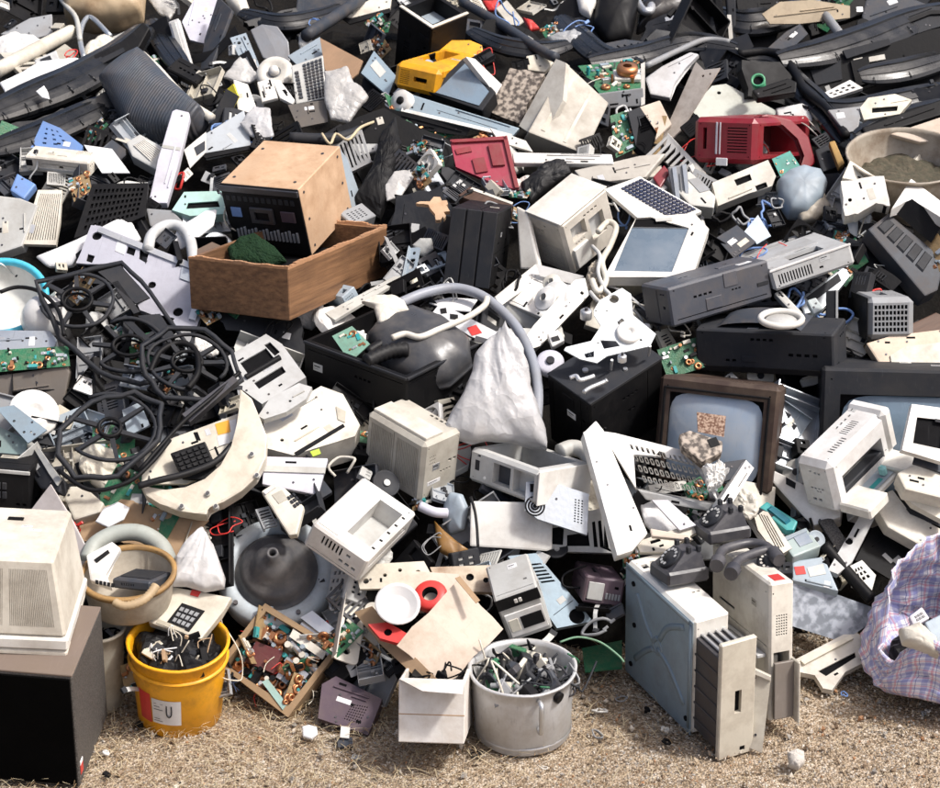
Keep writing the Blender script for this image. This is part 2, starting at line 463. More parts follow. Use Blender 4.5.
def solo(name, cat, label, m, mats, mw, group=None, short=None, px=None):
    if not isinstance(mats, (list, tuple)): mats = [mats]
    o = bpy.data.objects.new(name, m.mesh(name, mats)); COL.objects.link(o)
    o.matrix_world = mw
    props(o, label, cat, group)
    THINGS.append((o, short, px))
    return o

def setting(name, m, mats, kind='structure'):
    if not isinstance(mats, (list, tuple)): mats = [mats]
    o = bpy.data.objects.new(name, m.mesh(name, mats)); COL.objects.link(o)
    o['kind'] = kind
    return o

# ------------------------------------------------------------------ poses recovered from measured corners
WARN = []
def _edges(P, ends):
    d = ray(P); a = d.cross(V((0, 0, 1))).normalized(); b = a.cross(d)
    out = []
    for e in ends:
        r = ray(e); r = r / r.dot(d)
        k = r - d
        out.append((k.dot(a), k.dot(b)))
    return d, a, b, out

def _depth(P, vecs, d, lift, ground, cpx):
    """distance along the ray of P for edge vectors given at unit distance"""
    if ground is not None:
        lows = [V((0, 0, 0))]
        for v in vecs: lows += [q + v for q in lows]
        k = min((d + q).z for q in lows)
        return (ground - CAM.z) / k
    h = hit(cpx)
    t0 = (h - CAM).length - lift
    c = d + sum(vecs, V((0, 0, 0))) * .5
    return t0 / c.length

def pose3(P, X, Y, Z, sg, lift=0.0, ground=None, tag=''):
    d, a, b, (e1, e2, e3) = _edges(P, (X, Y, Z))
    dt = lambda u, v: u[0] * v[0] + u[1] * v[1]
    c12, c13, c23 = dt(e1, e2), dt(e1, e3), dt(e2, e3)
    eps = 1e-5
    if c12 > -eps or c13 > -eps or c23 > -eps:
        WARN.append((tag, 'corner not convex', round(c12 * 1e4, 2), round(c13 * 1e4, 2), round(c23 * 1e4, 2)))
        c12, c13, c23 = min(c12, -eps * 5), min(c13, -eps * 5), min(c23, -eps * 5)
    want = [e1, e2, e3]; adj = [V((*e, 0)) for e in want]
    for it in range(8):     # corner of a box under true perspective
        c12, c13, c23 = min(-eps, adj[0].dot(adj[1])), min(-eps, adj[0].dot(adj[2])), min(-eps, adj[1].dot(adj[2]))
        zs = (math.sqrt(-c12 * c13 / c23), math.sqrt(-c12 * c23 / c13), math.sqrt(-c13 * c23 / c12))
        vec = [a * e.x + b * e.y + d * z for e, z in zip(adj, zs)]
        if it == 7: break
        for i in range(3):
            q = d + vec[i]; q = q / q.dot(d) - d
            adj[i] += V((want[i][0] - q.dot(a), want[i][1] - q.dot(b), 0)) * .6
    cpx = (P[0] + sum(q[0] - P[0] for q in (X, Y, Z)) / 2, P[1] + sum(q[1] - P[1] for q in (X, Y, Z)) / 2)
    t = _depth(P, vec, d, lift, ground, cpx)
    vec = [v * t for v in vec]
    Pw = CAM + d * t
    ctr = Pw + sum(vec, V((0, 0, 0))) / 2
    dims = [v.length for v in vec]
    ax = [v.normalized() * (-s) for v, s in zip(vec, sg)]
    x = ax[0]; z = (ax[2] - x * x.dot(ax[2])).normalized(); y = z.cross(x)
    if y.dot(ax[1]) < 0:
        WARN.append((tag, 'mirrored')); x = -x; y = z.cross(x)
    base = ctr - z * dims[2] / 2
    mw = Matrix((x, y, z)).transposed().to_4x4(); mw.translation = base
    return mw, dims, cpx

NRM = {'U': (0, -.2, .98), 'C': (0, -.93, .37), 'F': (0, -.6, .8), 'L': (-.55, -.45, .7), 'R': (.55, -.45, .7), 'LL': (-.8, -.5, .3), 'RR': (.8, -.5, .3), 'FF': (0, -.97, .2),
       'UL': (-.3, -.15, .94), 'UR': (.3, -.15, .94), 'B': (0, .25, .97)}
def nrm(n):
    return V(NRM[n] if isinstance(n, str) else n).normalized()

def plane_pts(pts, n, lift=0.0, ground=None, at=None):
    n = nrm(n)
    c = at or (sum(p[0] for p in pts) / len(pts), sum(p[1] for p in pts) / len(pts))
    if ground is not None:
        # slide along the centre ray until the lowest corner touches the given height
        q = [ray(p) for p in pts]; d = ray(c)
        ks = [d.dot(n) / r.dot(n) for r in q]
        k = min(r.z * s for r, s in zip(q, ks))
        O = CAM + d * ((ground - CAM.z) / k)
    else:
        O = hit(c, lift)
    out = []
    for p in pts:
        r = ray(p)
        out.append(CAM + r * ((O - CAM).dot(n) / r.dot(n)))
    return out, n, O, c

def frame_on(pts, n, O):
    x = (pts[1] - pts[0]); x = (x - n * x.dot(n)).normalized(); y = n.cross(x)
    mw = Matrix((x, y, n)).transposed().to_4x4(); mw.translation = O
    return mw

def poly2d(pts, n, lift=0.0, ground=None, at=None):
    W, nn, O, c = plane_pts(pts, n, lift, ground, at)
    mw = frame_on(W, nn, O); inv = mw.inverted()
    return mw, [tuple((inv @ w)[:2]) for w in W], c
# ------------------------------------------------------------------ builders
DIMS = {}
def hull(s, b4, t4, mi=0, mt=None, smooth=False):
    """block from a bottom quad to a top quad (both counterclockwise seen from above)"""
    s.add(list(b4) + list(t4), [[3, 2, 1, 0], [4, 5, 6, 7], [0, 1, 5, 4], [1, 2, 6, 5], [2, 3, 7, 6], [3, 0, 4, 7]], mi, smooth, mt)
    return s

def facepos(face, dims, u, v, out):
    n, uu, vv = FACES[face]; h = V((dims[0] / 2, dims[1] / 2, dims[2] / 2))
    return n * (abs(n.dot(h)) + out) + uu * ((2 * u - 1) * abs(uu.dot(h))) + vv * ((2 * v - 1) * abs(vv.dot(h))) + V((0, 0, h.z))

def vent_holes(face, u0, v0, u1, v1, nu, nv, fill=.55, dep=.006):
    out = []
    for i in range(nu):
        for j in range(nv):
            a = u0 + (u1 - u0) * (i + (1 - fill) / 2) / nu if nu > 1 else u0
            b = u0 + (u1 - u0) * (i + (1 + fill) / 2) / nu if nu > 1 else u1
            c = v0 + (v1 - v0) * (j + (1 - fill) / 2) / nv if nv > 1 else v0
            d = v0 + (v1 - v0) * (j + (1 + fill) / 2) / nv if nv > 1 else v1
            out.append((a, c, b, d, dep, 1))
    return out

PLASTICS = None
def decor(feats, sg, dims, m, seed):
    """seams, screws, ports, stickers on the free areas of the faces that show"""
    if m not in (white, cream, beige, lgrey, grey, dgrey, black, slate, grime, red, yellow) and 'plastic' not in m.name: return []
    R = random.Random(seed * 7 + 1); out = []
    vis = ['R' if sg[0] > 0 else 'L', 'F' if sg[1] < 0 else 'B', 'T' if sg[2] > 0 else 'D']
    for f in vis:
        n, u, v = FACES[f]; du = abs(u.dot(V(dims))); dv = abs(v.dot(V(dims)))
        if min(du, dv) < .05: continue
        occ = [q[2:6] if q[0] != 'knob' and q[0] != 'ring' else (q[2] - .1, q[3] - .1, q[2] + .1, q[3] + .1) for q in feats if q[1] == f]
        def free(r):
            if r[0] < .02 or r[1] < .02 or r[2] > .98 or r[3] > .98: return False
            if any(not (r[2] < o[0] - .01 or r[0] > o[2] + .01 or r[3] < o[1] - .01 or r[1] > o[3] + .01) for o in occ): return False
            occ.append(r); return True
        for x in (.035, .94):
            for y in (.05, .93):
                w, h = .006 / du, .006 / dv
                if R.random() < .8 and free((x, y, x + w, y + h)): out.append(('hole', f, x, y, x + w, y + h, .004))
        for k in range(7):
            a = R.random(); x, y = R.uniform(.06, .85), R.uniform(.06, .9)
            if a < .3:      # seam
                if R.random() < .5: r = (.03, y, .97, y + .003 / dv)
                else: r = (x, .03, x + .003 / du, .97)
                if free(r): out.append(('hole', f, *r, .004))
            elif a < .5:
                r = (x, y, x + R.uniform(.03, .07) / du, y + R.uniform(.015, .03) / dv)
                if free(r):
                    c = R.choice((paper, cream, lgrey, alu, beige)); out.append(('pad', f, *r, .001, c, 'sticker'))
                    out.append(('pad', f, r[0] + (r[2] - r[0]) * .1, r[1] + (r[3] - r[1]) * .55, r[0] + (r[2] - r[0]) * .75, r[1] + (r[3] - r[1]) * .72, .0014, dgrey, 'lettering'))
                    out.append(('pad', f, r[0] + (r[2] - r[0]) * .1, r[1] + (r[3] - r[1]) * .25, r[0] + (r[2] - r[0]) * .55, r[1] + (r[3] - r[1]) * .36, .0014, grey, 'lettering'))
            elif a < .72:
                s = R.uniform(.008, .02)
                for i in range(R.randint(1, 4)):
                    r = (x + i * s * 1.6 / du, y, x + i * s * 1.6 / du + s / du, y + s * .7 / dv)
                    if free(r): out.append(('hole', f, *r, .008))
            elif a < .88:
                r = (x, y, x + R.uniform(.05, .11) / du, y + R.uniform(.025, .05) / dv)
                if free(r): out.append(('vents', f, *r, R.randint(5, 9), 1, .45, .004))
            else:
                r = (x, y, x + R.uniform(.04, .1) / du, y + R.uniform(.02, .06) / dv)
                if free(r): out.append(('pad', f, *r, .003, m, 'moulding'))
    return out

def plate_decor(t, o2, th, m, seed, hs):
    R = random.Random(seed * 13 + 5)
    xs = [p[0] for p in o2]; ys = [p[1] for p in o2]; size = max(max(xs) - min(xs), max(ys) - min(ys))
    k0 = max(range(len(o2)), key=lambda i: (V((*o2[i], 0)) - V((*o2[i - 1], 0))).length)
    d = V((*o2[k0], 0)) - V((*o2[k0 - 1], 0)); ang = math.atan2(d.y, d.x)
    acc = {}
    def ok(p, a, w, h):
        c, s = math.cos(a), math.sin(a)
        q = [(p[0] + c * x - s * y, p[1] + s * x + c * y) for x in (-w, 0, w) for y in (-h, 0, h)]
        return all(inside(z, o2) for z in q) and not any(inside(z, h_) for z in q for h_ in hs)
    for k in range(int(14 + size * 30)):
        p = (R.uniform(min(xs), max(xs)), R.uniform(min(ys), max(ys))); a = ang + R.choice((0, 0, math.pi / 2)); r = R.random()
        if r < .35: nm, w, h, z, mm = 'ribs', R.uniform(.02, .14), .0025, .005, m
        elif r < .5: nm, w, h, z, mm = 'grooves', R.uniform(.03, .14), .0011, .0006, void
        elif r < .62: nm, w, h, z, mm = 'sticker', R.uniform(.012, .03), R.uniform(.008, .016), .0008, R.choice((paper, cream, lgrey, alu))
        elif r < .85: nm, w, h, z, mm = 'screws', .004, .004, .002, dsteel
        else: nm, w, h, z, mm = 'vents', R.uniform(.006, .02), .004, .0007, void
        if not ok(p, a, w * 1.15, h * 1.5 + .004): continue
        b = acc.setdefault((nm if nm != 'sticker' else 'sticker', mm, len(acc) if nm == 'sticker' else 0), M())
        mt = Matrix.Translation((p[0], p[1], th)) @ Matrix.Rotation(a, 4, 'Z')
        if nm == 'screws': b.cyl(mt @ V((0, 0, -.001)), mt @ V((0, 0, z)), .0045, .004, 10)
        else: b.box((-w, -h, -.001), (w, h, z), min(.001, z * .4), 0, mt)
    st = 0
    for (nm, mm, _), b in acc.items():
        if nm == 'sticker':
            st += 1
            if st > 2: continue
        part(t, nm, b, mm)

def D(name, cat, label, short, P, X, Y, Z, sg, m, feats=(), r=.006, lift=0, ground=None, body='casing', taper=None, group=None, post=None, warp=0):
    mw, dims, c = pose3(P, X, Y, Z, sg, lift, ground, name + ' ' + (short or ''))
    DIMS[short or name] = [round(x, 3) for x in dims]
    t = T(name, cat, label, mw, group, short, c)
    w, d, h = dims
    def tp(p):
        if not taper: return p
        k, a, b = taper[:3]
        f = {'T': p.z / h, 'B': p.y / d + .5, 'D': 1 - p.z / h, 'F': .5 - p.y / d, 'R': p.x / w + .5, 'L': .5 - p.x / w}[k]
        if len(taper) > 3: f = max(0, (f - taper[3]) / (1 - taper[3]))
        if k in 'TD': return V((p.x * (1 + (a - 1) * f), p.y * (1 + (b - 1) * f), p.z))
        if k in 'BF': return V((p.x * (1 + (a - 1) * f), p.y, h / 2 + (p.z - h / 2) * (1 + (b - 1) * f)))
        return V((p.x, p.y * (1 + (a - 1) * f), h / 2 + (p.z - h / 2) * (1 + (b - 1) * f)))
    holes = {}
    parts = {}
    slots = [m, void]
    last_st = None; made = {}
    feats = list(feats) + decor(feats, sg, dims, m, len(THINGS))
    for f in feats:
        k, face = f[0], f[1]
        if k == 'hole':
            mm = f[7] if len(f) > 7 else void
            if mm not in slots: slots.append(mm)
            holes.setdefault(face, []).append((*f[2:6], f[6], slots.index(mm)))
        elif k == 'vents':
            holes.setdefault(face, []).extend(vent_holes(face, *f[2:]))
        elif k == 'pad':
            _, _, u0, v0, u1, v1, out, pm, pn = f[:9]
            a = facepos(face, dims, u0, v0, -min(.002, out / 2)); b = facepos(face, dims, u1, v1, out)
            if pn == 'sticker': last_st = len(parts)
            mm = parts.setdefault((pn, pm, 'on', last_st) if pn == 'lettering' else (pn, pm, len(parts)), M()); mm.box(a, b, min(.002, out * .4))
        elif k == 'keys':
            _, _, u0, v0, u1, v1, nu, nv, out, pm, pn = f[:11]
            mm = parts.setdefault((pn, pm), M())
            for i in range(nu):
                for j in range(nv):
                    a = facepos(face, dims, u0 + (u1 - u0) * (i + .12) / nu, v0 + (v1 - v0) * (j + .12) / nv, -.001)
                    b = facepos(face, dims, u0 + (u1 - u0) * (i + .88) / nu, v0 + (v1 - v0) * (j + .88) / nv, out)
                    mm.box(a, b, out * .3)
        elif k == 'knob':
            _, _, u, v, rr, out, pm, pn = f[:8]
            mm = parts.setdefault((pn, pm, u, v), M())
            mm.cyl(facepos(face, dims, u, v, -.001), facepos(face, dims, u, v, out), rr, rr * .9, 18)
        elif k == 'screen':
            _, _, u0, v0, u1, v1, dep, gm, pn = f[:9]
            holes.setdefault(face, []).append((u0, v0, u1, v1, dep + .012, 1, 1))
            n, uu, vv = FACES[face]
            mm = parts.setdefault((pn, gm), M())
            mm.grid(lambda a, b: facepos(face, dims, *(lambda X, Y: (u0 + (u1 - u0) * (.5 + .47 * X * math.sqrt(1 - .22 * Y ** 6)), v0 + (v1 - v0) * (.5 + .47 * Y * math.sqrt(1 - .22 * X ** 6))))(2 * a - 1, 2 * b - 1), -dep + .03 * math.sin(math.pi * a) ** .7 * math.sin(math.pi * b) ** .7 * min(1, dims[0] * 2) - .003), 15, 13)
        elif k == 'ring':   # raised round grille
            _, _, u, v, rr, out, pm, pn = f[:8]
            mm = parts.setdefault((pn, pm, u, v), M())
            c0 = facepos(face, dims, u, v, 0); n = FACES[face][0]
            q = n.to_track_quat('Z', 'Y').to_matrix().to_4x4(); q.translation = c0
            mm.lathe([(rr, -.001), (rr, out), (rr * .86, out), (rr * .8, .002), (rr * .3, -.004 + out), (.0005, out)], 24, 0, q)
    b = M(); b.cbox((0, 0, h / 2), dims, r, holes)
    b.xf(tp)
    if warp: b.warp(warp, 6, len(THINGS))
    part(t, body, b, slots)
    for key, mm in parts.items():
        mm.xf(tp); o = part(made.get(key[3], t) if len(key) > 3 and key[2] == 'on' else t, key[0], mm, key[1])
        if key[0] == 'sticker': made[key[2]] = o
    if post: post(t, w, d, h)
    return t

def rough_outline(pts, amp, n=3, seed=0):
    """break straight edges a little so a plate's rim is not ruler-straight"""
    if not amp: return pts
    out = []
    R = random.Random(seed)
    for i, p in enumerate(pts):
        q = pts[(i + 1) % len(pts)]
        out.append(p)
        for k in range(1, n + 1):
            f = k / (n + 1)
            out.append((p[0] + (q[0] - p[0]) * f + R.uniform(-amp, amp), p[1] + (q[1] - p[1]) * f + R.uniform(-amp, amp)))
    return out

def to2d(mw, O, n, pts):
    inv = mw.inverted(); out = []
    for p in pts:
        r = ray(p); w = CAM + r * ((O - CAM).dot(n) / r.dot(n)); out.append(tuple((inv @ w)[:2]))
    return out

def PL(name, cat, label, short, pts, n, t, m, lift=0, ground=None, holes=(), choles=(), pads=(), keys=(), extra=(), warp=0, rag=0, body='panel', group=None, taper=None, vents=(), post=None, at=None):
    """a plate or block: outline in the picture, a plane normal in the world, a thickness behind it"""
    mw, o2, c = poly2d(pts, n, lift, ground, at)
    O = mw.translation.copy(); nn = nrm(n)
    mw = mw @ Matrix.Translation((0, 0, -t))        # empty sits at the thing's base
    def q2(p): return [(x, y) for x, y in to2d(mw @ Matrix.Translation((0, 0, t)), O, nn, p)]
    scale = abs(Vector(q2([pts[0]])[0]).length) + 1e-6
    o2 = rough_outline(o2, rag, 3, len(THINGS))
    hs = [q2(h) for h in holes]
    for (x, y, rp) in choles:
        cc = q2([(x, y)])[0]; r = rp * (O - CAM).length / FPX
        hs.append(circ(cc[0], cc[1], r, 16))
    for (q, nu, nv, fl) in vents:
        a, b, c_, d_ = [V((*p, 0)) for p in q2(q)]
        bil = lambda u, v: tuple(((a * (1 - u) + b * u) * (1 - v) + (d_ * (1 - u) + c_ * u) * v)[:2])
        for i in range(nu):
            for j in range(nv):
                u0, u1 = ((i + (1 - fl) / 2) / nu, (i + (1 + fl) / 2) / nu) if nu > 1 else (0, 1)
                v0, v1 = ((j + (1 - fl) / 2) / nv, (j + (1 + fl) / 2) / nv) if nv > 1 else (0, 1)
                hs.append([bil(u0, v0), bil(u1, v0), bil(u1, v1), bil(u0, v1)])
    b = M()
    skin = min(t, .006) if hs and t > .012 else t
    b.plate(o2, hs, skin, 0, None, 0, t)
    if skin < t:   # body behind the pierced skin, a dark floor shows in the openings
        cxy = (sum(p[0] for p in o2) / len(o2), sum(p[1] for p in o2) / len(o2))
        b.plate(o2, (), t - skin - .004, 1, None, 0, t - skin - .004)
        k = len(o2)
        rim = [(*p, t - skin) for p in o2] + [(*p, 0) for p in o2]
        ar = sum(o2[i][0] * o2[(i + 1) % k][1] - o2[(i + 1) % k][0] * o2[i][1] for i in range(k))
        off = .0015
        f = [[i, (i + 1) % k, k + (i + 1) % k, k + i] for i in range(k)]
        if ar > 0: f = [x[::-1] for x in f]
        rim = [V((p[0] + (p[0] - cxy[0]) * .004, p[1] + (p[1] - cxy[1]) * .004, p[2])) for p in rim]
        b.add(rim, f, 0)
    def tp(p):
        if not taper: return p
        f = 1 - p.z / t; cx = sum(q[0] for q in o2) / len(o2); cy = sum(q[1] for q in o2) / len(o2)
        k = 1 + (taper - 1) * f
        return V((cx + (p.x - cx) * k, cy + (p.y - cy) * k, p.z))
    b.xf(tp)
    if not hs and t > .012 and not rag:  # soften the rim
        try:
            bm = bmesh.new()
            vv = [bm.verts.new(p) for p in b.v]
            for f in b.f: bm.faces.new([vv[i] for i in f])
            bmesh.ops.bevel(bm, geom=bm.edges[:], offset=min(.007, t * .25), segments=2, affect='EDGES', profile=.6, clamp_overlap=True)
            bm.verts.index_update(); b = M(); b.add([v.co.copy() for v in bm.verts], [[v.index for v in f.verts] for f in bm.faces]); bm.free()
        except Exception as e:
            WARN.append((name, short, 'bevel', str(e)))
    if warp: b.warp(warp, 5, len(THINGS))
    deco = warp == 0 and taper is None and (m in (white, cream, beige, lgrey, grey, dgrey, black, slate, grime, steel, bsteel, bgrey, lilac, alu) or 'plastic' in m.name) and len(keys) == 0
    if not (pads or keys or extra or post or deco):
        return solo(name, cat, label, b, [m, void], mw, group, short, c)
    T_ = T(name, cat, label, mw, group, short, c)
    bd = part(T_, body, b, [m, void])
    if deco: plate_decor(bd, o2, t, m, len(THINGS), hs + [q2(pd[0]) for pd in pads])
    acc = {}
    for pd in pads:
        pp, out, pm, pn = pd[:4]
        k = (pn, pm, len(acc) if len(pd) > 4 else 0)
        mm = acc.setdefault(k, M())
        mm.plate(q2(pp), (), abs(out) + .001, 0, None, 0, t + max(out, .0015))
    for (q, nu, nv, out, pm, pn) in keys:
        a, bb, c_, d_ = [V((*p, 0)) for p in q2(q)]
        bil = lambda u, v: tuple(((a * (1 - u) + bb * u) * (1 - v) + (d_ * (1 - u) + c_ * u) * v)[:2])
        mm = acc.setdefault((pn, pm, 0), M())
        for i in range(nu):
            for j in range(nv):
                u0, u1, v0, v1 = (i + .1) / nu, (i + .9) / nu, (j + .1) / nv, (j + .9) / nv
                bq = [bil(u0, v0), bil(u1, v0), bil(u1, v1), bil(u0, v1)]
                cx = sum(p[0] for p in bq) / 4; cy = sum(p[1] for p in bq) / 4
                ar = (bq[1][0] - bq[0][0]) * (bq[2][1] - bq[0][1]) - (bq[1][1] - bq[0][1]) * (bq[2][0] - bq[0][0])
                if ar < 0: bq.reverse()
                hull(mm, [(x, y, t - .001) for x, y in bq], [(cx + (x - cx) * .8, cy + (y - cy) * .8, t + out) for x, y in bq])
    for (pn, pm, _), mm in acc.items(): part(T_, pn, mm, pm)
    inv = mw.inverted()
    for e in extra:
        pn, ep, en, et, em = e[:5]; dl = e[5] if len(e) > 5 else 0
        W = plane_pts(ep, en, at=None, lift=0)
        cc = (sum(p[0] for p in ep) / len(ep), sum(p[1] for p in ep) / len(ep))
        r = ray(cc); OO = CAM + r * ((O - CAM).length - dl)
        n2 = nrm(en); Wp = []
        for p in ep:
            rr = ray(p); Wp.append(CAM + rr * ((OO - CAM).dot(n2) / rr.dot(n2)))
        mw2 = frame_on(Wp, n2, OO); i2 = mw2.inverted()
        mm = M().plate([tuple((i2 @ w)[:2]) for w in Wp], (), et)
        o = part(T_, pn, mm, em); o.matrix_local = inv @ mw2
    if post: post(T_, q2, t)
    return T_

def BMP(label, short, path, width, m, lift=.12, name='car_bumper', cat='car part', n='F', taper=.5):
    """moulded car bumper: a lipped C profile swept along a bending path"""
    W = [hit(p, lift) for p in path]; c = W[len(W) // 2].copy(); P = catmull([w - c for w in W], 9, False)
    prof = [(-.62, -.10), (-.60, .0), (-.46, .03), (-.34, .10), (-.30, .05), (-.2, .05), (-.16, .10), (.06, .09), (.10, .04), (.22, .035), (.26, .08), (.38, .06), (.5, -.02), (.52, -.14), (.47, -.14), (.42, -.03), (.3, .03), (0, .07), (-.3, .04), (-.44, -.02), (-.46, -.1)]
    up = nrm(n); k = len(prof); b = M(); vs = []
    for i, p in enumerate(P):
        t_ = (P[min(i + 1, len(P) - 1)] - P[max(i - 1, 0)]).normalized(); s_ = t_.cross(up).normalized(); u_ = s_.cross(t_)
        f = i / (len(P) - 1); ww = width * (1 - taper * abs(2 * f - 1) ** 2.5)
        vs += [p + s_ * (a * ww) + u_ * (h * ww) for a, h in prof]
    fs = [[i * k + j, i * k + (j + 1) % k, (i + 1) * k + (j + 1) % k, (i + 1) * k + j] for i in range(len(P) - 1) for j in range(k)]
    fs += [list(range(k))[::-1], [(len(P) - 1) * k + j for j in range(k)]]
    b.add(vs, fs, 0, False)
    bm = bmesh.new(); me = b.mesh('tmp', []); bm.from_mesh(me); bmesh.ops.recalc_face_normals(bm, faces=bm.faces[:])
    bm.verts.index_update(); b2 = M(); b2.add([v.co.copy() for v in bm.verts], [[v.index for v in f.verts] for f in bm.faces]); bm.free(); bpy.data.meshes.remove(me)
    t = T(name, cat, label, Matrix.Translation(c), None, short, path[len(path) // 2])
    sh_ = part(t, 'shell', b2, m).data; sh_.polygons.foreach_set('use_smooth', [True] * len(sh_.polygons)); sh_.set_sharp_from_angle(angle=.38)
    R = random.Random(len(THINGS)); rb = M()
    for i in range(3, len(P) - 3, R.choice((4, 6, 7))):
        t_ = (P[i + 1] - P[i - 1]).normalized(); s_ = t_.cross(up).normalized(); u_ = s_.cross(t_); q = P[i] + s_ * width * .2 + u_ * width * .1
        rb.tube([q, q + s_ * width * .12 + u_ * width * .01, q + s_ * width * .26 - u_ * width * .05], width * .018, 5, 0, False)
    if rb.v: part(t, 'ribs', rb, m)
    return t

def mpp(p, lift=0):  # metres per pixel at the heap surface there
    return (hit(p, lift) - CAM).length / FPX

def at_height(p, z):
    d = ray(p); return CAM + d * ((z - CAM.z) / d.z)
def TB(name, cat, label, short, pts, r, m, lift=.05, group=None, ribs=False, ends=None, endm=None, step=5, lifts=None, n=10, height=None):
    W = [hit(p, (lifts[i] if lifts else lift)) if height is None else at_height(p, height) for i, p in enumerate(pts)]
    c = W[len(W) // 2].copy()
    L = [w - c for w in W]
    mw = Matrix.Translation(c)
    b = M()
    P = catmull(L, step * (4 if ribs else 1), False) if len(L) > 2 else L
    if ribs:
        k = [0]
        for i in range(1, len(P)): k.append(k[-1] + (P[i] - P[i - 1]).length)
        tot = k[-1]; nn = max(8, int(tot / (r * .7)))
        P2 = []
        j = 0
        for i in range(nn * 2 + 1):
            s = tot * i / (nn * 2)
            while j < len(k) - 2 and k[j + 1] < s: j += 1
            f = (s - k[j]) / max(1e-6, k[j + 1] - k[j]); P2.append(P[j].lerp(P[j + 1], min(1, f)))
        it = iter(range(10 ** 6))
        N = len(P2)
        b.tube(P2, lambda f: r * (1.0 if round(f * (N - 1)) % 2 else .82), n, 0, False)
    else:
        b.tube(P, r, n, 0, False)
    px = pts[len(pts) // 2]
    if not ends:
        return solo(name, cat, label, b, m, mw, group, short, px)
    t = T(name, cat, label, mw, group, short, px)
    part(t, 'tube', b, m)
    for (i, ln, er, pn) in ends:
        a = L[i]; d = (L[i] - L[i + 1 if i == 0 else i - 1]).normalized()
        part(t, pn, M().cyl(a - d * ln * .3, a + d * ln, er, er * .9, 14), endm or m)
    return t

def resample(pts, n):
    P = [V((p[0], p[1], 0)) for p in pts]; P.append(P[0])
    L = [0]
    for i in range(1, len(P)): L.append(L[-1] + (P[i] - P[i - 1]).length)
    out = []; j = 0
    for i in range(n):
        s = L[-1] * i / n
        while L[j + 1] < s: j += 1
        out.append(P[j].lerp(P[j + 1], (s - L[j]) / max(1e-9, L[j + 1] - L[j])))
    return out

def lump_mesh(o2, thick, crease, seed, nr=12, ns=56, flat=.55, fscale=9, drape=None):
    o = resample(o2, ns)
    c = sum(o, V((0, 0, 0))) / ns
    rad = max((p - c).length for p in o)
    vs = []; sd = V((seed * 2.7, seed * 5.1, seed * 1.3))
    for side in (1, -1):
        for j in range(nr + 1):
            f = j / nr
            for p in o:
                q = c + (p - c) * math.sin(f * math.pi / 2)
                z = thick * (math.cos(f * math.pi / 2) ** flat) * (1 if side > 0 else -.5)
                k = q * fscale + sd
                if drape:
                    dq = q - V((*drape, 0)); k = V((math.atan2(dq.x, dq.y) * 2.6, dq.length * fscale * .3, z * 3)) + sd
                if drape: k = k * .75 + q * fscale * .35
                fold = abs(mnoise.noise(k)) + .5 * abs(mnoise.noise(k * 2.3)) + .25 * abs(mnoise.noise(k * 5.1)) - .45
                env = 1 if j < nr else .25
                q = q + (q - c) * (fold * crease * .25 * (.3 + f))
                vs.append(q + V((0, 0, z + fold * crease * thick * env)))
    fs = []
    for s in (0, 1):
        o_ = s * (nr + 1) * ns
        for j in range(nr):
            for i in range(ns):
                k = (i + 1) % ns
                f = [o_ + j * ns + i, o_ + (j + 1) * ns + i, o_ + (j + 1) * ns + k, o_ + j * ns + k]
                fs.append(f if s == 0 else f[::-1])
    for i in range(ns):
        k = (i + 1) % ns; a = nr * ns; e = (nr + 1) * ns + nr * ns
        fs.append([a + i, e + i, e + k, a + k])
    m = M(); ar = sum(o[i].x * o[(i + 1) % ns].y - o[(i + 1) % ns].x * o[i].y for i in range(ns))
    if ar < 0: fs = [f[::-1] for f in fs]
    return m.add(vs, fs, 0, False)

def LP(name, cat, label, short, pts, n, thick, m, crease=.5, lift=0, ground=None, group=None, smooth=False, fscale=9, flat=.55, post=None, drape=None):
    mw, o2, c = poly2d(pts, n, lift, ground)
    if m is paper: crease *= .65; fscale *= .7
    if m in (paper, film) and not drape: thick *= .55; crease *= .75; fscale *= .8
    b = lump_mesh(o2, thick, crease, len(THINGS) % 17, fscale=fscale, flat=flat, nr=20 if m is film else 12, ns=90 if m is film else 56, drape=None if drape is None else to2d(mw, mw.translation, nrm(n), [drape])[0])
    if smooth: b.sm = [True] * len(b.sm)
    if not post: return solo(name, cat, label, b, m, mw, group, short, c)
    t = T(name, cat, label, mw, group, short, c); part(t, 'body', b, m)
    post(t, lambda q: to2d(mw, mw.translation, nrm(n), q), thick)
    return t

def upright(px, tilt=(0, 0), lift=0, ground=None, yaw=0):
    """matrix of a thing standing on the heap or at a height, leaning by tilt (deg towards +x, towards the camera)"""
    if ground is not None:
        d = ray(px); p = CAM + d * ((ground - CAM.z) / d.z)
    else: p = hit(px, lift)
    return Matrix.Translation(p) @ Euler((math.radians(tilt[1]), math.radians(tilt[0]), math.radians(yaw)), 'XYZ').to_matrix().to_4x4()

def aim(px, n, lift=0, ground=None, spin=0):
    """matrix whose z axis is the normal n"""
    if ground is not None:
        d = ray(px); p = CAM + d * ((ground - CAM.z) / d.z)
    else: p = hit(px, lift)
    q = nrm(n).to_track_quat('Z', 'Y').to_matrix().to_4x4()
    return Matrix.Translation(p) @ q @ Matrix.Rotation(math.radians(spin), 4, 'Z')

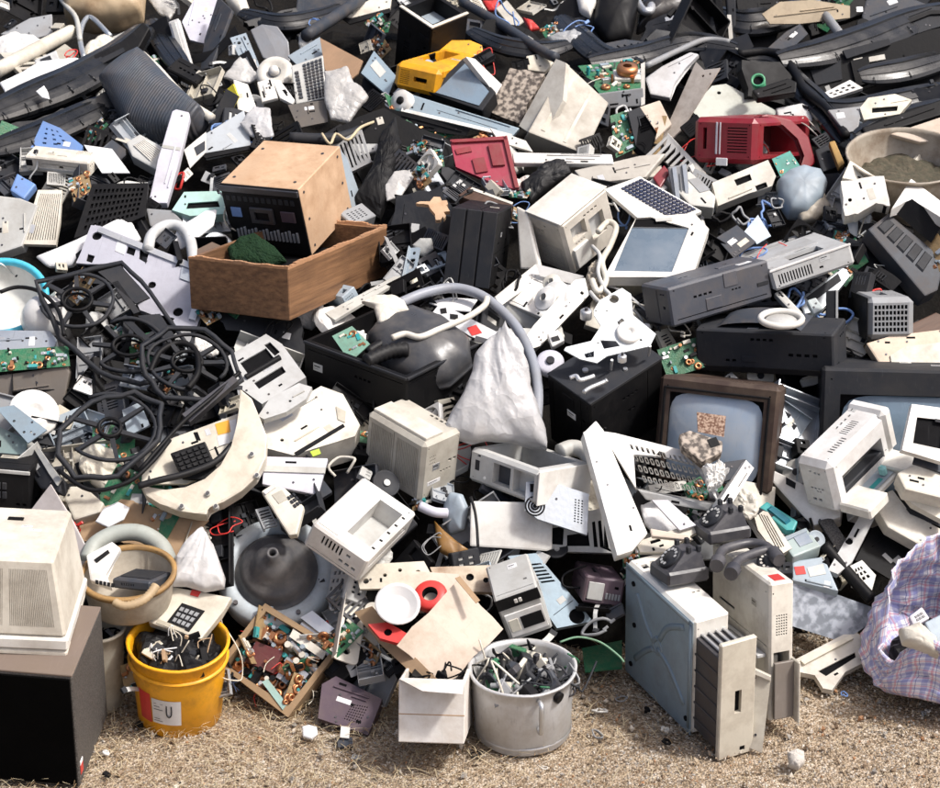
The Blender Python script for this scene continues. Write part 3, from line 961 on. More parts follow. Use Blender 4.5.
def scrap_mesh(R, seed_n, size, box, mats_n):
    """jumble of bits inside a container mouth: box = (cx,cy,z,rx,ry,rz)"""
    m = M(); cx, cy, z, rx, ry, rz = box
    for i in range(seed_n):
        a = R.uniform(0, 6.283); q = math.sqrt(R.random())
        p = V((cx + math.cos(a) * q * rx, cy + math.sin(a) * q * ry, z + R.uniform(-rz, rz) * (1.2 - q)))
        rot = Euler([R.uniform(0, 6.283) for _ in range(3)]).to_matrix().to_4x4()
        mt = Matrix.Translation(p) @ rot
        k = R.random(); s = size * R.uniform(.5, 1.5); mi = R.randrange(mats_n)
        if k < .5: m.cbox((0, 0, 0), (s, s * R.uniform(.3, .8), s * R.uniform(.08, .4)), s * .03, None, mi, mt)
        elif k < .7: m.cyl(mt @ V((0, 0, 0)), mt @ V((0, 0, s * .7)), s * .2, None, 12, mi)
        else:
            pts = [mt @ V((R.uniform(-1, 1) * s, R.uniform(-1, 1) * s, R.uniform(-.6, .6) * s)) for _ in range(5)]
            m.tube(pts, size * .05, 6, mi)
    return m

def pcb_parts(t, q2corner, R, h0, dens=30, tall=.03, board=None):
    """components on a board given as 2D quad"""
    pass

def comp_mesh(quad, z, nrow, R, hmax=.03, size=.012):
    a, b, c, d = [V((*p, 0)) for p in quad]
    m = M()
    for i in range(nrow):
        u, v = R.uniform(.04, .96), R.uniform(.04, .96)
        p = (a * (1 - u) + b * u) * (1 - v) + (d * (1 - u) + c * u) * v
        s = size * R.uniform(.5, 1.6); h = hmax * R.uniform(.15, 1) ** 1.5 + .002; k = R.random(); mi = R.randrange(6)
        if k < .45:
            mt = Matrix.Translation((p.x, p.y, z)) @ Matrix.Rotation(R.choice((0, 1.57, .1)), 4, 'Z')
            m.box((-s, -s * .45, 0), (s, s * .45, h * .6), .0006, mi, mt)
        elif k < .8: m.cyl((p.x, p.y, z), (p.x, p.y, z + h), s * .45, None, 12, mi)
        else: m.lathe([(s, 0), (s * 1.1, h * .2), (s * .9, h * .4), (s * .4, h * .4), (s * .4, 0)], 14, 5, Matrix.Translation((p.x, p.y, z)))
    return m
COMPM = [black, alu, bgrey, teal, cream, copper]

def bucket(name, cat, label, short, px, r0, r1, h, m, tilt=(0, 0), ground=0.0, lift=0, lip=.008, inner=None, handle=False, post=None, wob=0, group=None, lvl=.8):
    mw = upright(px, tilt, lift, ground)
    t = T(name, cat, label, mw, group, short, px)
    b = M()
    b.lathe([(.001, 0), (r0 - .01, 0), (r0, .01), (r0 + (r1 - r0) * .8, h * .8), (r1 - .001, h * .97), (r1 + lip, h * .97), (r1 + lip, h), (r1 - .002, h), (r1 - .006, h * .93), (r0 - .004, .02), (.001, .015)], 40, 0, None, wob=wob)
    part(t, 'body', b, m)
    if post: post(t, r0, r1, h)
    return t

def phone(label, short, P, X, Y, Z, sg, ground, group=None):
    mw, dims, c = pose3(P, X, Y, Z, sg, 0, ground, short)
    w, d, h = dims; DIMS[short] = dims
    w = max(w, .13)
    t = T('rotary_telephone', 'telephone', label, mw, group, short, c)
    b = M(); b.cbox((0, 0, h / 2), (w, d, h), .008)
    H = h * 2.1
    x, y = w / 2 * .86, d / 2
    hull(b, [(-x, -y * .8, h), (x, -y * .8, h), (x, y * .85, h), (-x, y * .85, h)], [(-x * .7, -y * .0, H), (x * .7, -y * .0, H), (x * .75, y * .7, H), (-x * .75, y * .7, H)])
    part(t, 'body', b, dgrey if 'grey' in label else blackp)
    n = V((0, -(H - h), y * .8)).normalized()
    p = V((0, -y * .42, (H + h) / 2)) + n * .001
    q = n.to_track_quat('Z', 'Y').to_matrix().to_4x4(); q.translation = p
    rr = min(x * .75, math.hypot(H - h, y * .8) * .52)
    dl = part(t, 'dial', M().lathe([(rr, 0), (rr, .006), (rr * .9, .009), (rr * .45, .009), (rr * .42, .012), (.001, .013)], 28, 0, q), dgrey)
    hm = M()
    for i in range(10):
        a = i * .52 + .4
        hm.cyl(q @ V((math.cos(a) * rr * .7, math.sin(a) * rr * .7, .004)), q @ V((math.cos(a) * rr * .7, math.sin(a) * rr * .7, .0105)), rr * .13, None, 10)
    part(dl, 'finger_holes', hm, lgrey)
    for s in (-1, 1):
        cr = M()
        for yy in (.15, .62):
            cr.box((s * x * .7 - .008, y * yy - .006, H - .002), (s * x * .7 + .008, y * yy + .008, H + .018), .002)
        part(t, 'cradle_prong', cr, dgrey)
    return t
blackp = pl('worn charcoal bakelite', (.035, .035, .042), .4, dirt=.45, dcol=(.16, .15, .15))
# ------------------------------------------------------------------ the things, bottom left to bottom right
def sticker(t, w, d, h): pass
D('speaker_cabinet', 'speaker', 'large black fronted speaker cabinet with grey speckled side, under the white upturned monitor', 'black fronted speaker cabinet',
  (72, 677), (-48, 667), (101, 608), (80, 787), (1, -1, 1), speck, [('pad', 'F', .02, .02, .98, .98, .005, cloth_black, 'grille'), ('pad', 'R', .05, .08, .13, .16, .0015, bred, 'sticker'), ('pad', 'R', .05, .165, .13, .2, .0015, paper, 'sticker'),
   ('pad', 'T', .0, .0, 1, 1, .006, pl('worn grey brown laminate', (.17, .13, .105), .6, .6), 'top_board')], ground=0.0, r=.004)

def upmon(t, w, d, h):
    b = M(); hs = {'F': vent_holes('F', .06, .1, .47, .9, 26, 1, .4, .004) + vent_holes('F', .53, .1, .94, .9, 26, 1, .4, .004)}
    b.cbox((0, .0, .2 * h + .4 * h), (w * .97, d * .96, h * .8), .01, hs)
    b.xf(lambda p: V((p.x * (1 - .22 * (p.z / h - .2) / .8), p.y * (1 - .12 * (p.z / h - .2) / .8), p.z)))
    part(t, 'rear_housing', b, [cream, beige])
    b = M(); b.box((-w / 2, -d / 2, h * .075), (w / 2, d / 2, h * .2), .006); part(t, 'bezel_collar', b, white)
    b = M(); b.box((-w / 2 * .985, -d / 2 * .985, 0), (w / 2 * .985, d / 2 * .985, h * .065), .006); part(t, 'bezel_rim', b, cream)
t = D('crt_monitor', 'monitor', 'white tube monitor lying face down on top of the black fronted speaker cabinet', 'white upturned monitor',
  (67, 566), (-60, 560), (87, 506), (68, 658), (1, -1, 1), void, r=.002, ground=DIMS['black fronted speaker cabinet'][2] + .008, body='inner_frame', post=upmon, taper=('T', .6, .6))
bpy.data.objects.remove([c for c in t.children if c.name.startswith('inner_frame')][0])

def rimdirt(t, r0, r1, h):
    part(t, 'contents', scrap_mesh(random.Random(3), 26, .07, (0, 0, h * .72, r1 * .7, r1 * .7, .03), 3), [black, grey, void])
bucket('paint_bucket', 'bucket', 'dirty white plastic bucket squeezed between speaker cabinet and yellow bucket', 'dirty white bucket', (97, 703), .085, .098, .31, pl('dirty white plastic', (.6, .58, .52), .5, .6, dcol=(.3, .24, .16)), (3, 4), post=rimdirt)

def ybucket(t, r0, r1, h):
    d2 = math.radians
    R = lambda z: r0 + (r1 - r0) * z / h
    def patch(a0, a1, z0, z1, nm, mm, o=.0015, lab=None):
        part(t, nm, M().lathe([(R(z0) + o, z0 * h), (R(z1) + o, z1 * h)] if 0 else [(r0 + (r1 - r0) * z0 + o, z0 * h), (r0 + (r1 - r0) * z1 + o, z1 * h)], 14, 0, None, d2(a0), d2(a1)), mm, lab)
    patch(-118, -80, .22, .56, 'paper_label', paper); patch(-140, -120, .2, .6, 'red_label', bred)
    part(t, 'collar', M().lathe([(r1 - .002, h * .8), (r1 + .006, h * .79), (r1 + .006, h * .81), (r1 - .002, h * .82)], 40), yellow)
    u = M(); RR = r0 + (r1 - r0) * .43 + .003
    pt = lambda a, z: (RR * math.cos(d2(a)), RR * math.sin(d2(a)), z * h)
    u.tube([pt(-98, .49), pt(-98, .38), pt(-95, .34), pt(-92, .38), pt(-92, .49)], .0022, 6)
    for k, z in enumerate((.5, .46, .42, .30, .27)):
        u.tube([pt(-115, z), pt(-103 - k % 2 * 4, z)], .0008, 4)
    part(t, 'lettering', u, dgrey)
    o2 = circ(0, 0, r1 * .9, 24)
    b = lump_mesh(o2, .05, .8, 4); mt = Matrix.Translation((0, 0, h * .83)); b.xf(lambda p: mt @ p)
    part(t, 'black_bag', b, black)
    part(t, 'contents', scrap_mesh(random.Random(11), 30, .04, (.01, -.04, h * .96, r1 * .7, r1 * .55, .02), 5), [black, card, paper, dgrey, cream])
bucket('paint_bucket', 'bucket', 'yellow plastic bucket with torn paper label, full of scrap, standing on the gravel', 'yellow bucket', (180, 713), .138, .158, .30, yellow, (3, 8), post=ybucket, wob=.014)
PL('answering_machine', 'telephone', 'cream telephone base with dark keypad recess lying on top of the yellow bucket', 'cream telephone base', [(171, 586), (232, 597), (221, 614), (201, 639), (148, 622)], (0, -.55, .83), .035, cream, ground=.3,
   pads=[([(182, 603), (205, 611), (189, 632), (167, 622)], .002, black, 'keypad_recess'), ([(192, 590), (201, 592), (198, 597), (190, 595)], .003, bred, 'red_button'), ([(158, 619), (185, 629), (184, 633), (156, 623)], .002, beige, 'front_slot')],
   keys=[([(181, 606), (201, 613), (188, 629), (171, 622)], 4, 3, .005, grey, 'keys')])

def basket(t, r0, r1, h):
    part(t, 'rim', M().lathe([(r1 - .006, h - .008), (r1 + .008, h - .01), (r1 + .009, h + .006), (r1 - .007, h + .007), (r1 - .007, h - .008)], 40), pl('tan plastic rim', (.34, .2, .07), .55, .7, dcol=(.12, .08, .05)))
bucket('wash_tub', 'tub', 'shallow brown rimmed tub holding old telephones, behind the yellow bucket', 'brown rimmed tub', (131, 603), .135, .15, .12, grime, (0, 8), ground=None, lift=.15, post=basket)
D('telephone_set', 'telephone', 'dark slate telephone body lying in the brown rimmed tub', 'slate telephone', (150, 582), (112, 578), (172, 572), (150, 592), (1, -1, 1), slate, [('pad', 'T', .1, .2, .9, .9, .004, dgrey, 'lid'), ('vents', 'F', .2, .3, .6, .7, 6, 1, .5, .003)], lift=.25)
PL('telephone_handset', 'telephone', 'white desk telephone with black buttons leaning in the brown rimmed tub', 'white desk telephone', [(86, 555), (112, 541), (121, 548), (104, 574), (112, 588), (90, 580)], (0, -.6, .8), .03, white, lift=.3, keys=[([(95, 579), (115, 583), (114, 588), (95, 584)], 5, 1, .003, black, 'buttons')], pads=[([(94, 560), (108, 550), (110, 553), (97, 563)], .003, black, 'slot')])
TB('coiled_cord', 'cord', 'coiled tan telephone cord hanging over the front of the brown rimmed tub', 'coiled tan cord', [(114, 602), (125, 606), (140, 602), (150, 594), (156, 585)], .016, pl('tan cord', (.42, .31, .18), .5, .3), lift=.36, ribs=True)
TB('washing_machine_hoop', 'hoop', 'thick grey plastic hoop behind the white desk telephone', 'grey hoop', [(88, 560), (95, 545), (115, 534), (140, 533), (160, 545), (170, 565)], .03, pl('dull mint grey plastic', (.42, .46, .45), .5, .4), lift=.16)

# --- radio chassis tray
def chassis(t, q2, th):
    quad = q2([(226, 663), (266, 612), (331, 651), (288, 706)])
    part(t, 'circuitry', comp_mesh(quad, th - .06, 150, random.Random(5), .07, .017), COMPM)
    R = random.Random(77)
    for k, (p, yaw, tilt, mm) in enumerate((((262, 622), .5, 60, pcbt), ((300, 668), -.6, 50, pcbm), ((250, 648), 1.1, 66, pcbt), ((296, 690), .3, 40, pcbt), ((316, 640), -.9, 60, lgrey))):
        q = q2([p])[0]; mt = Matrix.Translation((q[0], q[1], th - .02)) @ Matrix.Rotation(yaw, 4, 'Z') @ Matrix.Rotation(math.radians(tilt), 4, 'X')
        qd = [(-.055, -.035), (.055, -.035), (.055, .035), (-.055, .035)]
        cb = part(t, 'circuit_board', M().plate(qd, (), .003, 0, mt), mm); cm = comp_mesh(qd, 0, 16, R, .03, .012); cm.xf(lambda v: mt @ v); part(cb, 'circuitry', cm, COMPM)
    b = M()
    for s, e, mm in (((290, 640), (318, 672), .012), ((300, 622), (326, 640), .01)):
        p, r = q2([s, e]); b.cyl((*p, th - .03), (*r, th - .03), .014, None, 14)
    part(t, 'capacitor', b, alu)
    p = q2([(255, 640), (282, 650), (272, 672), (244, 660)])
    part(t, 'transformer', M().plate(p, (), .04, 0, None, 0, th - .015), pl('maroon plastic', (.12, .03, .03), .4, .3))
    p = q2([(293, 628), (326, 652), (322, 659), (289, 636)]); part(t, 'circuit_strip', M().plate(p, (), .006, 0, None, 0, th - .005), cream)
    p = q2([(300, 617), (312, 610), (334, 628), (324, 636)]); part(t, 'tuning_can', M().plate(p, (), .03, 0, None, 0, th - .005), alu)
    R = random.Random(9); w = M()
    for i in range(22):
        a = q2([(R.uniform(235, 320), R.uniform(620, 690))])[0]; pts = [V((*a, th - .05))]
        for k in range(4): pts.append(pts[-1] + V((R.uniform(-.04, .04), R.uniform(-.04, .04), R.uniform(-.01, .025))))
        w.tube(pts, .0018, 5, i % 4)
    part(t, 'wires', w, [cream, bred, black, blue])
    rim = [(218, 664), (265, 603), (339, 649), (288, 717)]; inn = [(225, 664), (266, 611), (332, 650), (288, 706)]
    b = M(); b.plate(q2(rim), [q2(inn)], .075, 0, None, 0, th); part(t, 'frame', b, pl('tan hardboard', (.3, .2, .11), .75, .5))
    p = q2([(262, 682), (268, 679), (287, 704), (283, 710)]); part(t, 'mint_strip', M().plate(p, (), .012, 0, None, 0, th + .004), mint)
PL('radio_chassis', 'radio', 'open wooden radio chassis tilted on its corner, packed with coils, capacitors and wires', 'open radio chassis', [(218, 664), (265, 603), (339, 649), (288, 717)], (-.12, -.72, .68), .08, pcbt, ground=.02, post=chassis, body='chassis_board', warp=0)
bpy.context.view_layer.update()
# the chassis board is only a thin sheet behind the components
for o in bpy.data.objects:
    if o.name == 'chassis_board':
        me = o.data
        zs = [v.co.z for v in me.vertices]; mx = max(zs)
        for v in me.vertices: v.co.z = v.co.z * .14
PL('plastic_speaker', 'speaker', 'plum coloured plastic loudspeaker with round vent holes lying low beside the pale carton', 'plum loudspeaker', [(322, 684), (336, 676), (382, 699), (368, 735), (318, 718)], (0, -.72, .7), .1, purple, ground=.0, vents=[([(352, 703), (369, 706), (359, 725), (343, 719)], 7, 7, .5)])
LP('paper_scrap', 'paper', 'crumpled white paper ball on the gravel below the radio chassis', 'white paper ball', [(302, 727), (309, 725), (317, 727), (318, 735), (312, 740), (303, 737)], 'F', .022, paper, .6, ground=.01)
PL('plastic_chip', 'scrap', 'small grey plastic chip lying on gravel under the plum loudspeaker', 'small grey chip', [(337, 738), (352, 737), (353, 746), (338, 747)], 'U', .008, slate, ground=.004)
PL('plastic_chip', 'scrap', 'tiny white plastic peg on gravel under the plum loudspeaker', 'tiny white peg', [(341, 726), (350, 727), (349, 738), (340, 737)], 'F', .01, white, ground=.02)
LP('stone', 'stone', 'whitish angular stone lying alone on gravel in front of the pulled-out drawer', 'whitish stone', [(787, 754), (796, 749), (804, 752), (805, 764), (798, 770), (789, 767)], 'F', .03, pl('chalky stone', (.6, .57, .52), .9, .4), .35, ground=.012, fscale=22)
# --- cartons
wcard = mat('white faced card', (.68, .66, .63), .85, 0, dirt=.55, dscale=7, dcol=(.38, .3, .22), bump=.08, spec=.1)
def cartonflaps(t, w, d, h):
    b = M(); b.add([(-w / 2, -d / 2, h), (w / 2, -d / 2, h), (w * .5, -d * .75, h * .88), (-w * .1, -d * .72, h * .9)], [[0, 3, 2, 1]]); b.add([(-w / 2, -d / 2, h + .001), (w / 2, -d / 2, h + .001), (w * .5, -d * .75, h * .885), (-w * .1, -d * .72, h * .905)], [[0, 1, 2, 3]])
    part(t, 'flap', b, wcard)
    part(t, 'contents', scrap_mesh(random.Random(21), 14, .06, (0, 0, h * .9, w * .35, d * .35, .03), 3), [black, bred, void])
D('carton', 'box', 'small white carton standing on the gravel between plum loudspeaker and steel pot', 'small white carton', (465, 681), (399, 679), (474, 660), (464, 744), (1, -1, 1), wcard, [('hole', 'T', .04, .06, .96, .94, .08), ('pad', 'F', 0, .44, 1, .46, .001, card, 'crease')], ground=0.0, r=.003, body='box', post=cartonflaps, warp=.004)
def cfill(t, q2, th): pass
PL('cardboard_box', 'box', 'burst open cardboard box with pale flap, tipped above the small white carton', 'burst cardboard box', [(457, 580), (504, 630), (445, 688), (398, 645)], (.25, -.72, .62), .006, pcard, lift=.3, warp=.008, rag=.006, body='flap',
   extra=[('side', [(354, 612), (372, 606), (402, 644), (446, 688), (432, 692), (378, 642)], 'L', .006, card, -.02), ('back_flap', [(378, 592), (413, 571), (459, 574), (457, 584), (424, 612), (380, 614)], 'F', .006, pcard, -.1), ('torn_edge', [(455, 578), (460, 576), (480, 600), (476, 603)], 'F', .004, card, .01)])
def lidp(m): return m
mw = aim((397, 608), (.1, -.6, .8), .3)
solo('plastic_tub', 'lid', 'round translucent white plastic tub lying in the burst cardboard box', M().lathe([(.03, 0), (.05, .0), (.066, .03), (.074, .032), (.074, .036), (.062, .034), (.045, .008), (.03, .012), (.001, .012)], 30), pl('milky plastic', (.66, .66, .7), .3, .15), mw, None, 'milky plastic tub', (397, 608))
mw = aim((431, 598), (-.1, -.5, .8), .27)
t = T('cable_spool', 'spool', 'bright red plastic spool in the burst cardboard box beside the milky tub', mw, None, 'red spool', (431, 598))
part(t, 'rim', M().lathe([(.026, .03), (.05, .03), (.056, .02), (.056, 0), (.026, 0)], 26), bred)
part(t, 'core', M().lathe([(.026, .03), (.024, -.03), (.001, -.03)], 20), black)
PL('plastic_part', 'scrap', 'flat bright red plastic piece under the milky tub in the burst cardboard box', 'flat red piece', [(368, 624), (388, 622), (408, 634), (398, 643), (380, 638)], 'F', .02, bred, lift=.3, choles=[(388, 632, 4)])

def potparts(t, r0, r1, h):
    for a in (-.9, 2.2):
        c = V((math.cos(a), math.sin(a), 0)); s = V((-math.sin(a), math.cos(a), 0))
    hm = M()
    for a in (-74, 100):
        c = V((math.cos(math.radians(a)), math.sin(math.radians(a)), 0)); s = V((-c.y, c.x, 0))
        z = V((0, 0, 1)); b0 = c * (r1 - .002) + z * h * .88
        hm = M().tube([b0, b0 + c * .03, b0 + c * .034 - z * .05, b0 - z * .1 + c * .028, b0 - z * .1], .009, 8)
        part(t, 'handle', hm, alu)
    part(t, 'weld_ring', M().lathe([(r0 + .002, .035), (r0 + .005, .03), (r0 + .002, .025)], 40), alu)
    part(t, 'contents', scrap_mesh(random.Random(8), 80, .07, (0, 0, h * .86, r1 * .82, r1 * .82, .035), 8), [black, dgrey, cream, grey, pcbm, black, dsteel, slate])
bucket('metal_pot', 'pot', 'dented aluminium pot with riveted handle, full of electronic scrap, standing on gravel', 'aluminium pot', (523, 731), .155, .168, .245, mat('old aluminium', (.56, .57, .58), .5, .35, dirt=.5, dcol=(.3, .25, .19), scratch=.4), (-1, 2), post=potparts, wob=.022)
D('tape_recorder', 'recorder', 'silver tape recorder with black button strip propped behind the aluminium pot', 'silver tape recorder', (537, 586), (494, 601), (527, 552), (553, 628), (1, -1, 1), lgrey, [('pad', 'F', 0, .74, 1, .98, .003, black, 'button_strip'), ('keys', 'F', .4, .8, .6, .92, 2, 1, .006, white, 'buttons'), ('pad', 'F', .08, .1, .95, .62, .004, white, 'cassette_door'), ('pad', 'F', .4, .22, .9, .5, .006, black, 'cassette_window'), ('pad', 'F', .12, .22, .35, .5, .006, cream, 'label_panel')], lift=.22)
PL('metal_cover', 'panel', 'blue grey metal cover with a round hole behind the silver tape recorder', 'blue grey metal cover', [(508, 556), (536, 553), (593, 621), (557, 628)], (.1, -.7, .7), .03, bsteel, lift=.08, choles=[(577, 616, 8)], vents=[([(528, 563), (540, 562), (556, 582), (542, 584)], 1, 6, .5)])
PL('circuit_board', 'circuit board', 'dark green circuit board lying flat in shadow between aluminium pot and steel-sided tower', 'shadowed green board', [(582, 648), (622, 640), (622, 668), (585, 672)], 'U', .004, pcbm, ground=.05)
TB('green_wire', 'wire', 'thin green wire curving over the shadowed green board', 'thin green wire', [(560, 642), (578, 637), (600, 642), (618, 655), (624, 662)], .0035, pl('dusty green wire', (.16, .32, .2)), lift=.24)
D('video_recorder', 'recorder', 'plum grey tape deck half buried in shadow beside the steel-sided tower', 'plum grey tape deck', (585, 575), (584 + 40, 581), (574, 560), (583, 602), (-1, -1, 1), purple, [('pad', 'F', .1, .15, .5, .8, .005, lgrey, 'door'), ('keys', 'F', .55, .2, .95, .5, 5, 1, .005, grey, 'buttons')], lift=.05)

# --- two towers
def tower(t, w, d, h):
    x = -w / 2 - .002
    pn = part(t, 'side_panel', M().box((x - .002, -d / 2, 0), (x + .0015, d / 2, h * .985), .001), bsteel); sm = M()
    def rib(pts, r=.012): sm.tube([(x - .002, p[0] * d - d / 2, p[1] * h) for p in pts], r, 6)
    # coordinates: (0 front .. 1 back, height)
    rib([(.12, .88), (.35, .75), (.47, .58)]); rib([(.10, .22), (.33, .42), (.5, .48)]); rib([(.82, .80), (.7, .62), (.58, .52)]); rib([(.84, .2), (.68, .36), (.56, .45)])
    rib([(.5, .58), (.44, .5), (.5, .44), (.57, .5), (.5, .58)], .009); rib([(.03, .95), (.03, .05)], .009); rib([(.05, .96), (.97, .96)], .009)
    sm.xf(lambda p: V((x - .002 + (p.x - x + .002) * .45, p.y, p.z)))
    part(pn, 'pressed_ribs', sm, bsteel)
    hm = M()
    for yy, zz in ((.87, .86), (.9, .12), (.06, .12), (.85, .5)): hm.cyl((x - .007, yy * d - d / 2, zz * h), (x - .0025, yy * d - d / 2, zz * h), .009, None, 14)
    part(pn, 'screw_holes', hm, void)
    # cage and pulled-out drive drawer
    b = M(); y0 = -d / 2
    b.box((-w * .42, y0 - .14, h * .06), (-w * .40, y0 + .1, h * .84), .001); b.box((w * .40, y0 - .14, h * .06), (w * .42, y0 + .1, h * .84), .001)
    b.box((-w * .42, y0 - .14, h * .84), (w * .42, y0 + .1, h * .85), .001)
    for k in range(5): b.box((-w * .425, y0 - .13, h * (.14 + .14 * k)), (-w * .42 - .003, y0 + .1, h * (.16 + .14 * k)), .001)
    part(t, 'drive_cage', b, dsteel)
    b = M(); b.cbox((w * .02, y0 - .15, h * .49), (w * .98, .02, h * 1.0), .004, {'F': [(.42, .38, .62, .58, .015, 1), (.62, .03, .78, .07, .003, 1)]})
    part(t, 'front_plate', b, [cream, void])
    b = M()
    for k in range(4): b.box((-w * .3 + k * w * .2, y0 - .138, h * .855), (-w * .22 + k * w * .2, y0 + .02, h * .875), .002)
    part(t, 'drive_rails', b, alu)
tw1 = D('computer_tower', 'computer', 'white computer tower with blue grey steel side and its front drawer pulled out', 'steel-sided tower', (694, 621), (730, 611), (627, 560), (691, 735), (-1, -1, 1), white, [('hole', 'F', .08, .03, .92, .86, .25), ('hole', 'T', .1, .84, .3, .9, .008), ('hole', 'T', .45, .86, .6, .92, .008), ('hole', 'T', .2, .7, .35, .76, .004)], ground=0.0, r=.01, post=tower)
def tower2(t, w, d, h):
    b = M(); y0 = -d / 2
    b.box((-w * .4, y0 - .02, h * .03), (w * .42, y0 - .008, h * .44), .002); part(t, 'inner_plate', b, pl('taupe steel', (.2, .175, .155), .5, .4))
    b = M(); b.box((w * .42, y0 - .05, .0), (w * .52, y0 + .02, h * .45), .004); part(t, 'side_flange', b, cream)
    b = M(); b.box((-w * .9, y0 + .02, h * .46), (-w * .5 - .003, d * .3, h * .485), .002); b.tube([(-w * .8, y0 + .05, h * .5), (-w * .7, 0, h * .5), (-w * .85, d * .25, h * .5)], .006, 6); part(t, 'shelf', b, lgrey)
tw2 = D('computer_tower', 'computer', 'cream computer tower with open lower bay, handsets resting on its top', 'cream tower', (770, 584), (794, 580), (712, 541), (769, 722), (-1, -1, 1), cream, [('hole', 'F', .1, .02, .9, .5, .2), ('hole', 'L', .1, .02, .92, .44, .05), ('vents', 'F', .2, .62, .8, .78, 5, 8, .6, .003), ('pad', 'T', .3, .04, .75, .16, .0015, bred, 'badge'), ('hole', 'L', .12, .62, .4, .64, .003)], ground=0.0, r=.007, post=tower2)
PL('side_cover', 'panel', 'cream metal side panel standing on gravel against the pulled-out drawer', 'cream side panel', [(743, 663), (771, 676), (762, 753), (739, 743)], (-.2, -.95, .25), .012, cream, ground=0.0, pads=[([(743, 663), (771, 676), (771, 680), (743, 668)], .012, cream, 'folded_lip')])
TOP1 = (tw1.matrix_world @ V((0, 0, DIMS['steel-sided tower'][2]))).z; TOP2 = (tw2.matrix_world @ V((0, 0, DIMS['cream tower'][2]))).z
phone('charcoal rotary telephone without handset on the steel-sided tower', 'rotary telephone on the steel-sided tower', (668, 574), (649, 561), (710, 567), (668, 588), (1, -1, 1), TOP1 - .005, 'rotary telephones on the towers')
phone('charcoal rotary telephone without handset on the cream tower, highest of the pair', 'rotary telephone on the cream tower', (709, 533), (692, 520), (752, 526), (709, 546), (1, -1, 1), TOP2 - .005, 'rotary telephones on the towers')
for lab, sh, pts in (('charcoal telephone handset on the cream tower, the one lying further back', 'rear handset', [(718, 562), (722, 551), (738, 545), (753, 543), (766, 546), (774, 553)]), ('charcoal telephone handset on the cream tower, the one lying nearer the loose dial', 'front handset', [(733, 570), (738, 561), (750, 555), (763, 551), (770, 551), (776, 557)])):
    TB('telephone_handset', 'telephone', lab, sh, pts, .016, blackp, height=TOP2 + .035, ends=[(0, .03, .026, 'earpiece'), (5, .025, .024, 'mouthpiece')], group='loose telephone handsets')
mw = aim((769, 564), (-.1, -.4, .9), 0, TOP2 + .004)
t = T('telephone_dial', 'dial', 'loose round telephone dial with white holes on the front of the cream tower', mw, None, 'loose dial', (769, 563))
part(t, 'disc', M().lathe([(.04, 0), (.04, .014), (.034, .018), (.017, .018), (.015, .028), (.001, .028)], 28), dgrey)
b = M()
for i in range(10):
    a = i * .52; b.cyl((math.cos(a) * .027, math.sin(a) * .027, .01), (math.cos(a) * .027, math.sin(a) * .027, .019), .0045, None, 10)
part(t, 'finger_holes', b, white)
# --- right of the towers
PL('plastic_bracket', 'bracket', 'grimy white plastic printer bracket with long slot, lying on gravel beside the plaid bag', 'slotted white bracket', [(794, 660), (852, 630), (862, 636), (868, 648), (882, 653), (845, 672), (832, 690), (823, 688), (815, 675), (800, 672)], (0, -.45, .9), .025, pl('grimy white plastic', (.55, .53, .5), .5, .55), ground=.03, holes=[[(818, 671), (855, 652), (856, 657), (826, 676)]], pads=[([(800, 662), (850, 637), (853, 640), (804, 666)], .012, cream, 'rib')])
PL('sheet_metal', 'panel', 'scuffed galvanised sheet metal leaning between the cream tower and the plaid bag', 'galvanised sheet', [(792, 577), (873, 607), (870, 622), (848, 637), (837, 639), (790, 625)], (0, -.85, .5), .004, galv, lift=.06, warp=.008)
PL('electricity_meter', 'meter', 'grey green electricity meter with window, upper of two behind the cream tower', 'grey green meter', [(780, 538), (806, 527), (821, 546), (793, 557)], (0, -.4, .9), .06, pl('grey green plastic', (.36, .44, .43), .45, .3), lift=.12, pads=[([(793, 537), (806, 532), (813, 542), (800, 547)], .003, glass_l, 'window'), ([(781, 540), (806, 529), (807, 532), (783, 543)], .006, bgrey, 'lid_edge')])
PL('electricity_meter', 'meter', 'blue grey electricity meter with red stamp, lower of two behind the cream tower', 'blue grey meter', [(792, 561), (824, 556), (839, 591), (792, 580)], (0, -.5, .85), .06, bgrey, lift=.1, pads=[([(794, 567), (804, 566), (806, 574), (796, 575)], .002, bred, 'stamp'), ([(807, 568), (823, 564), (826, 574), (810, 577)], .002, lgrey, 'plate')])
PL('toner_cartridge', 'cartridge', 'teal ribbed cartridge tucked behind the cream tower near the grey green meter', 'teal cartridge', [(759, 507), (767, 501), (798, 521), (794, 530), (786, 530)], (0, -.5, .85), .04, teal, lift=.1, keys=[([(764, 507), (768, 504), (794, 523), (789, 527)], 6, 1, .008, pl('deep teal plastic', (.02, .2, .27), .4), 'ribs')])
PL('paper_guide', 'panel', 'white louvred printer cover with black slots behind the handsets', 'louvred printer cover', [(752, 508), (768, 512), (792, 548), (778, 556), (758, 530)], 'F', .03, cream, lift=.12, vents=[([(757, 513), (768, 516), (785, 546), (776, 549)], 4, 1, .5)])
TB('plastic_rod', 'rod', 'thick black plastic rod slanting beside the blue grey meter', 'black rod', [(824, 545), (847, 572), (872, 600)], .022, black, lift=.1)
PL('lamp_strip', 'strip', 'speckled grey ribbed strip under the white desk printer', 'speckled strip', [(818, 520), (832, 517), (850, 545), (838, 552)], 'F', .02, speck, lift=.1)

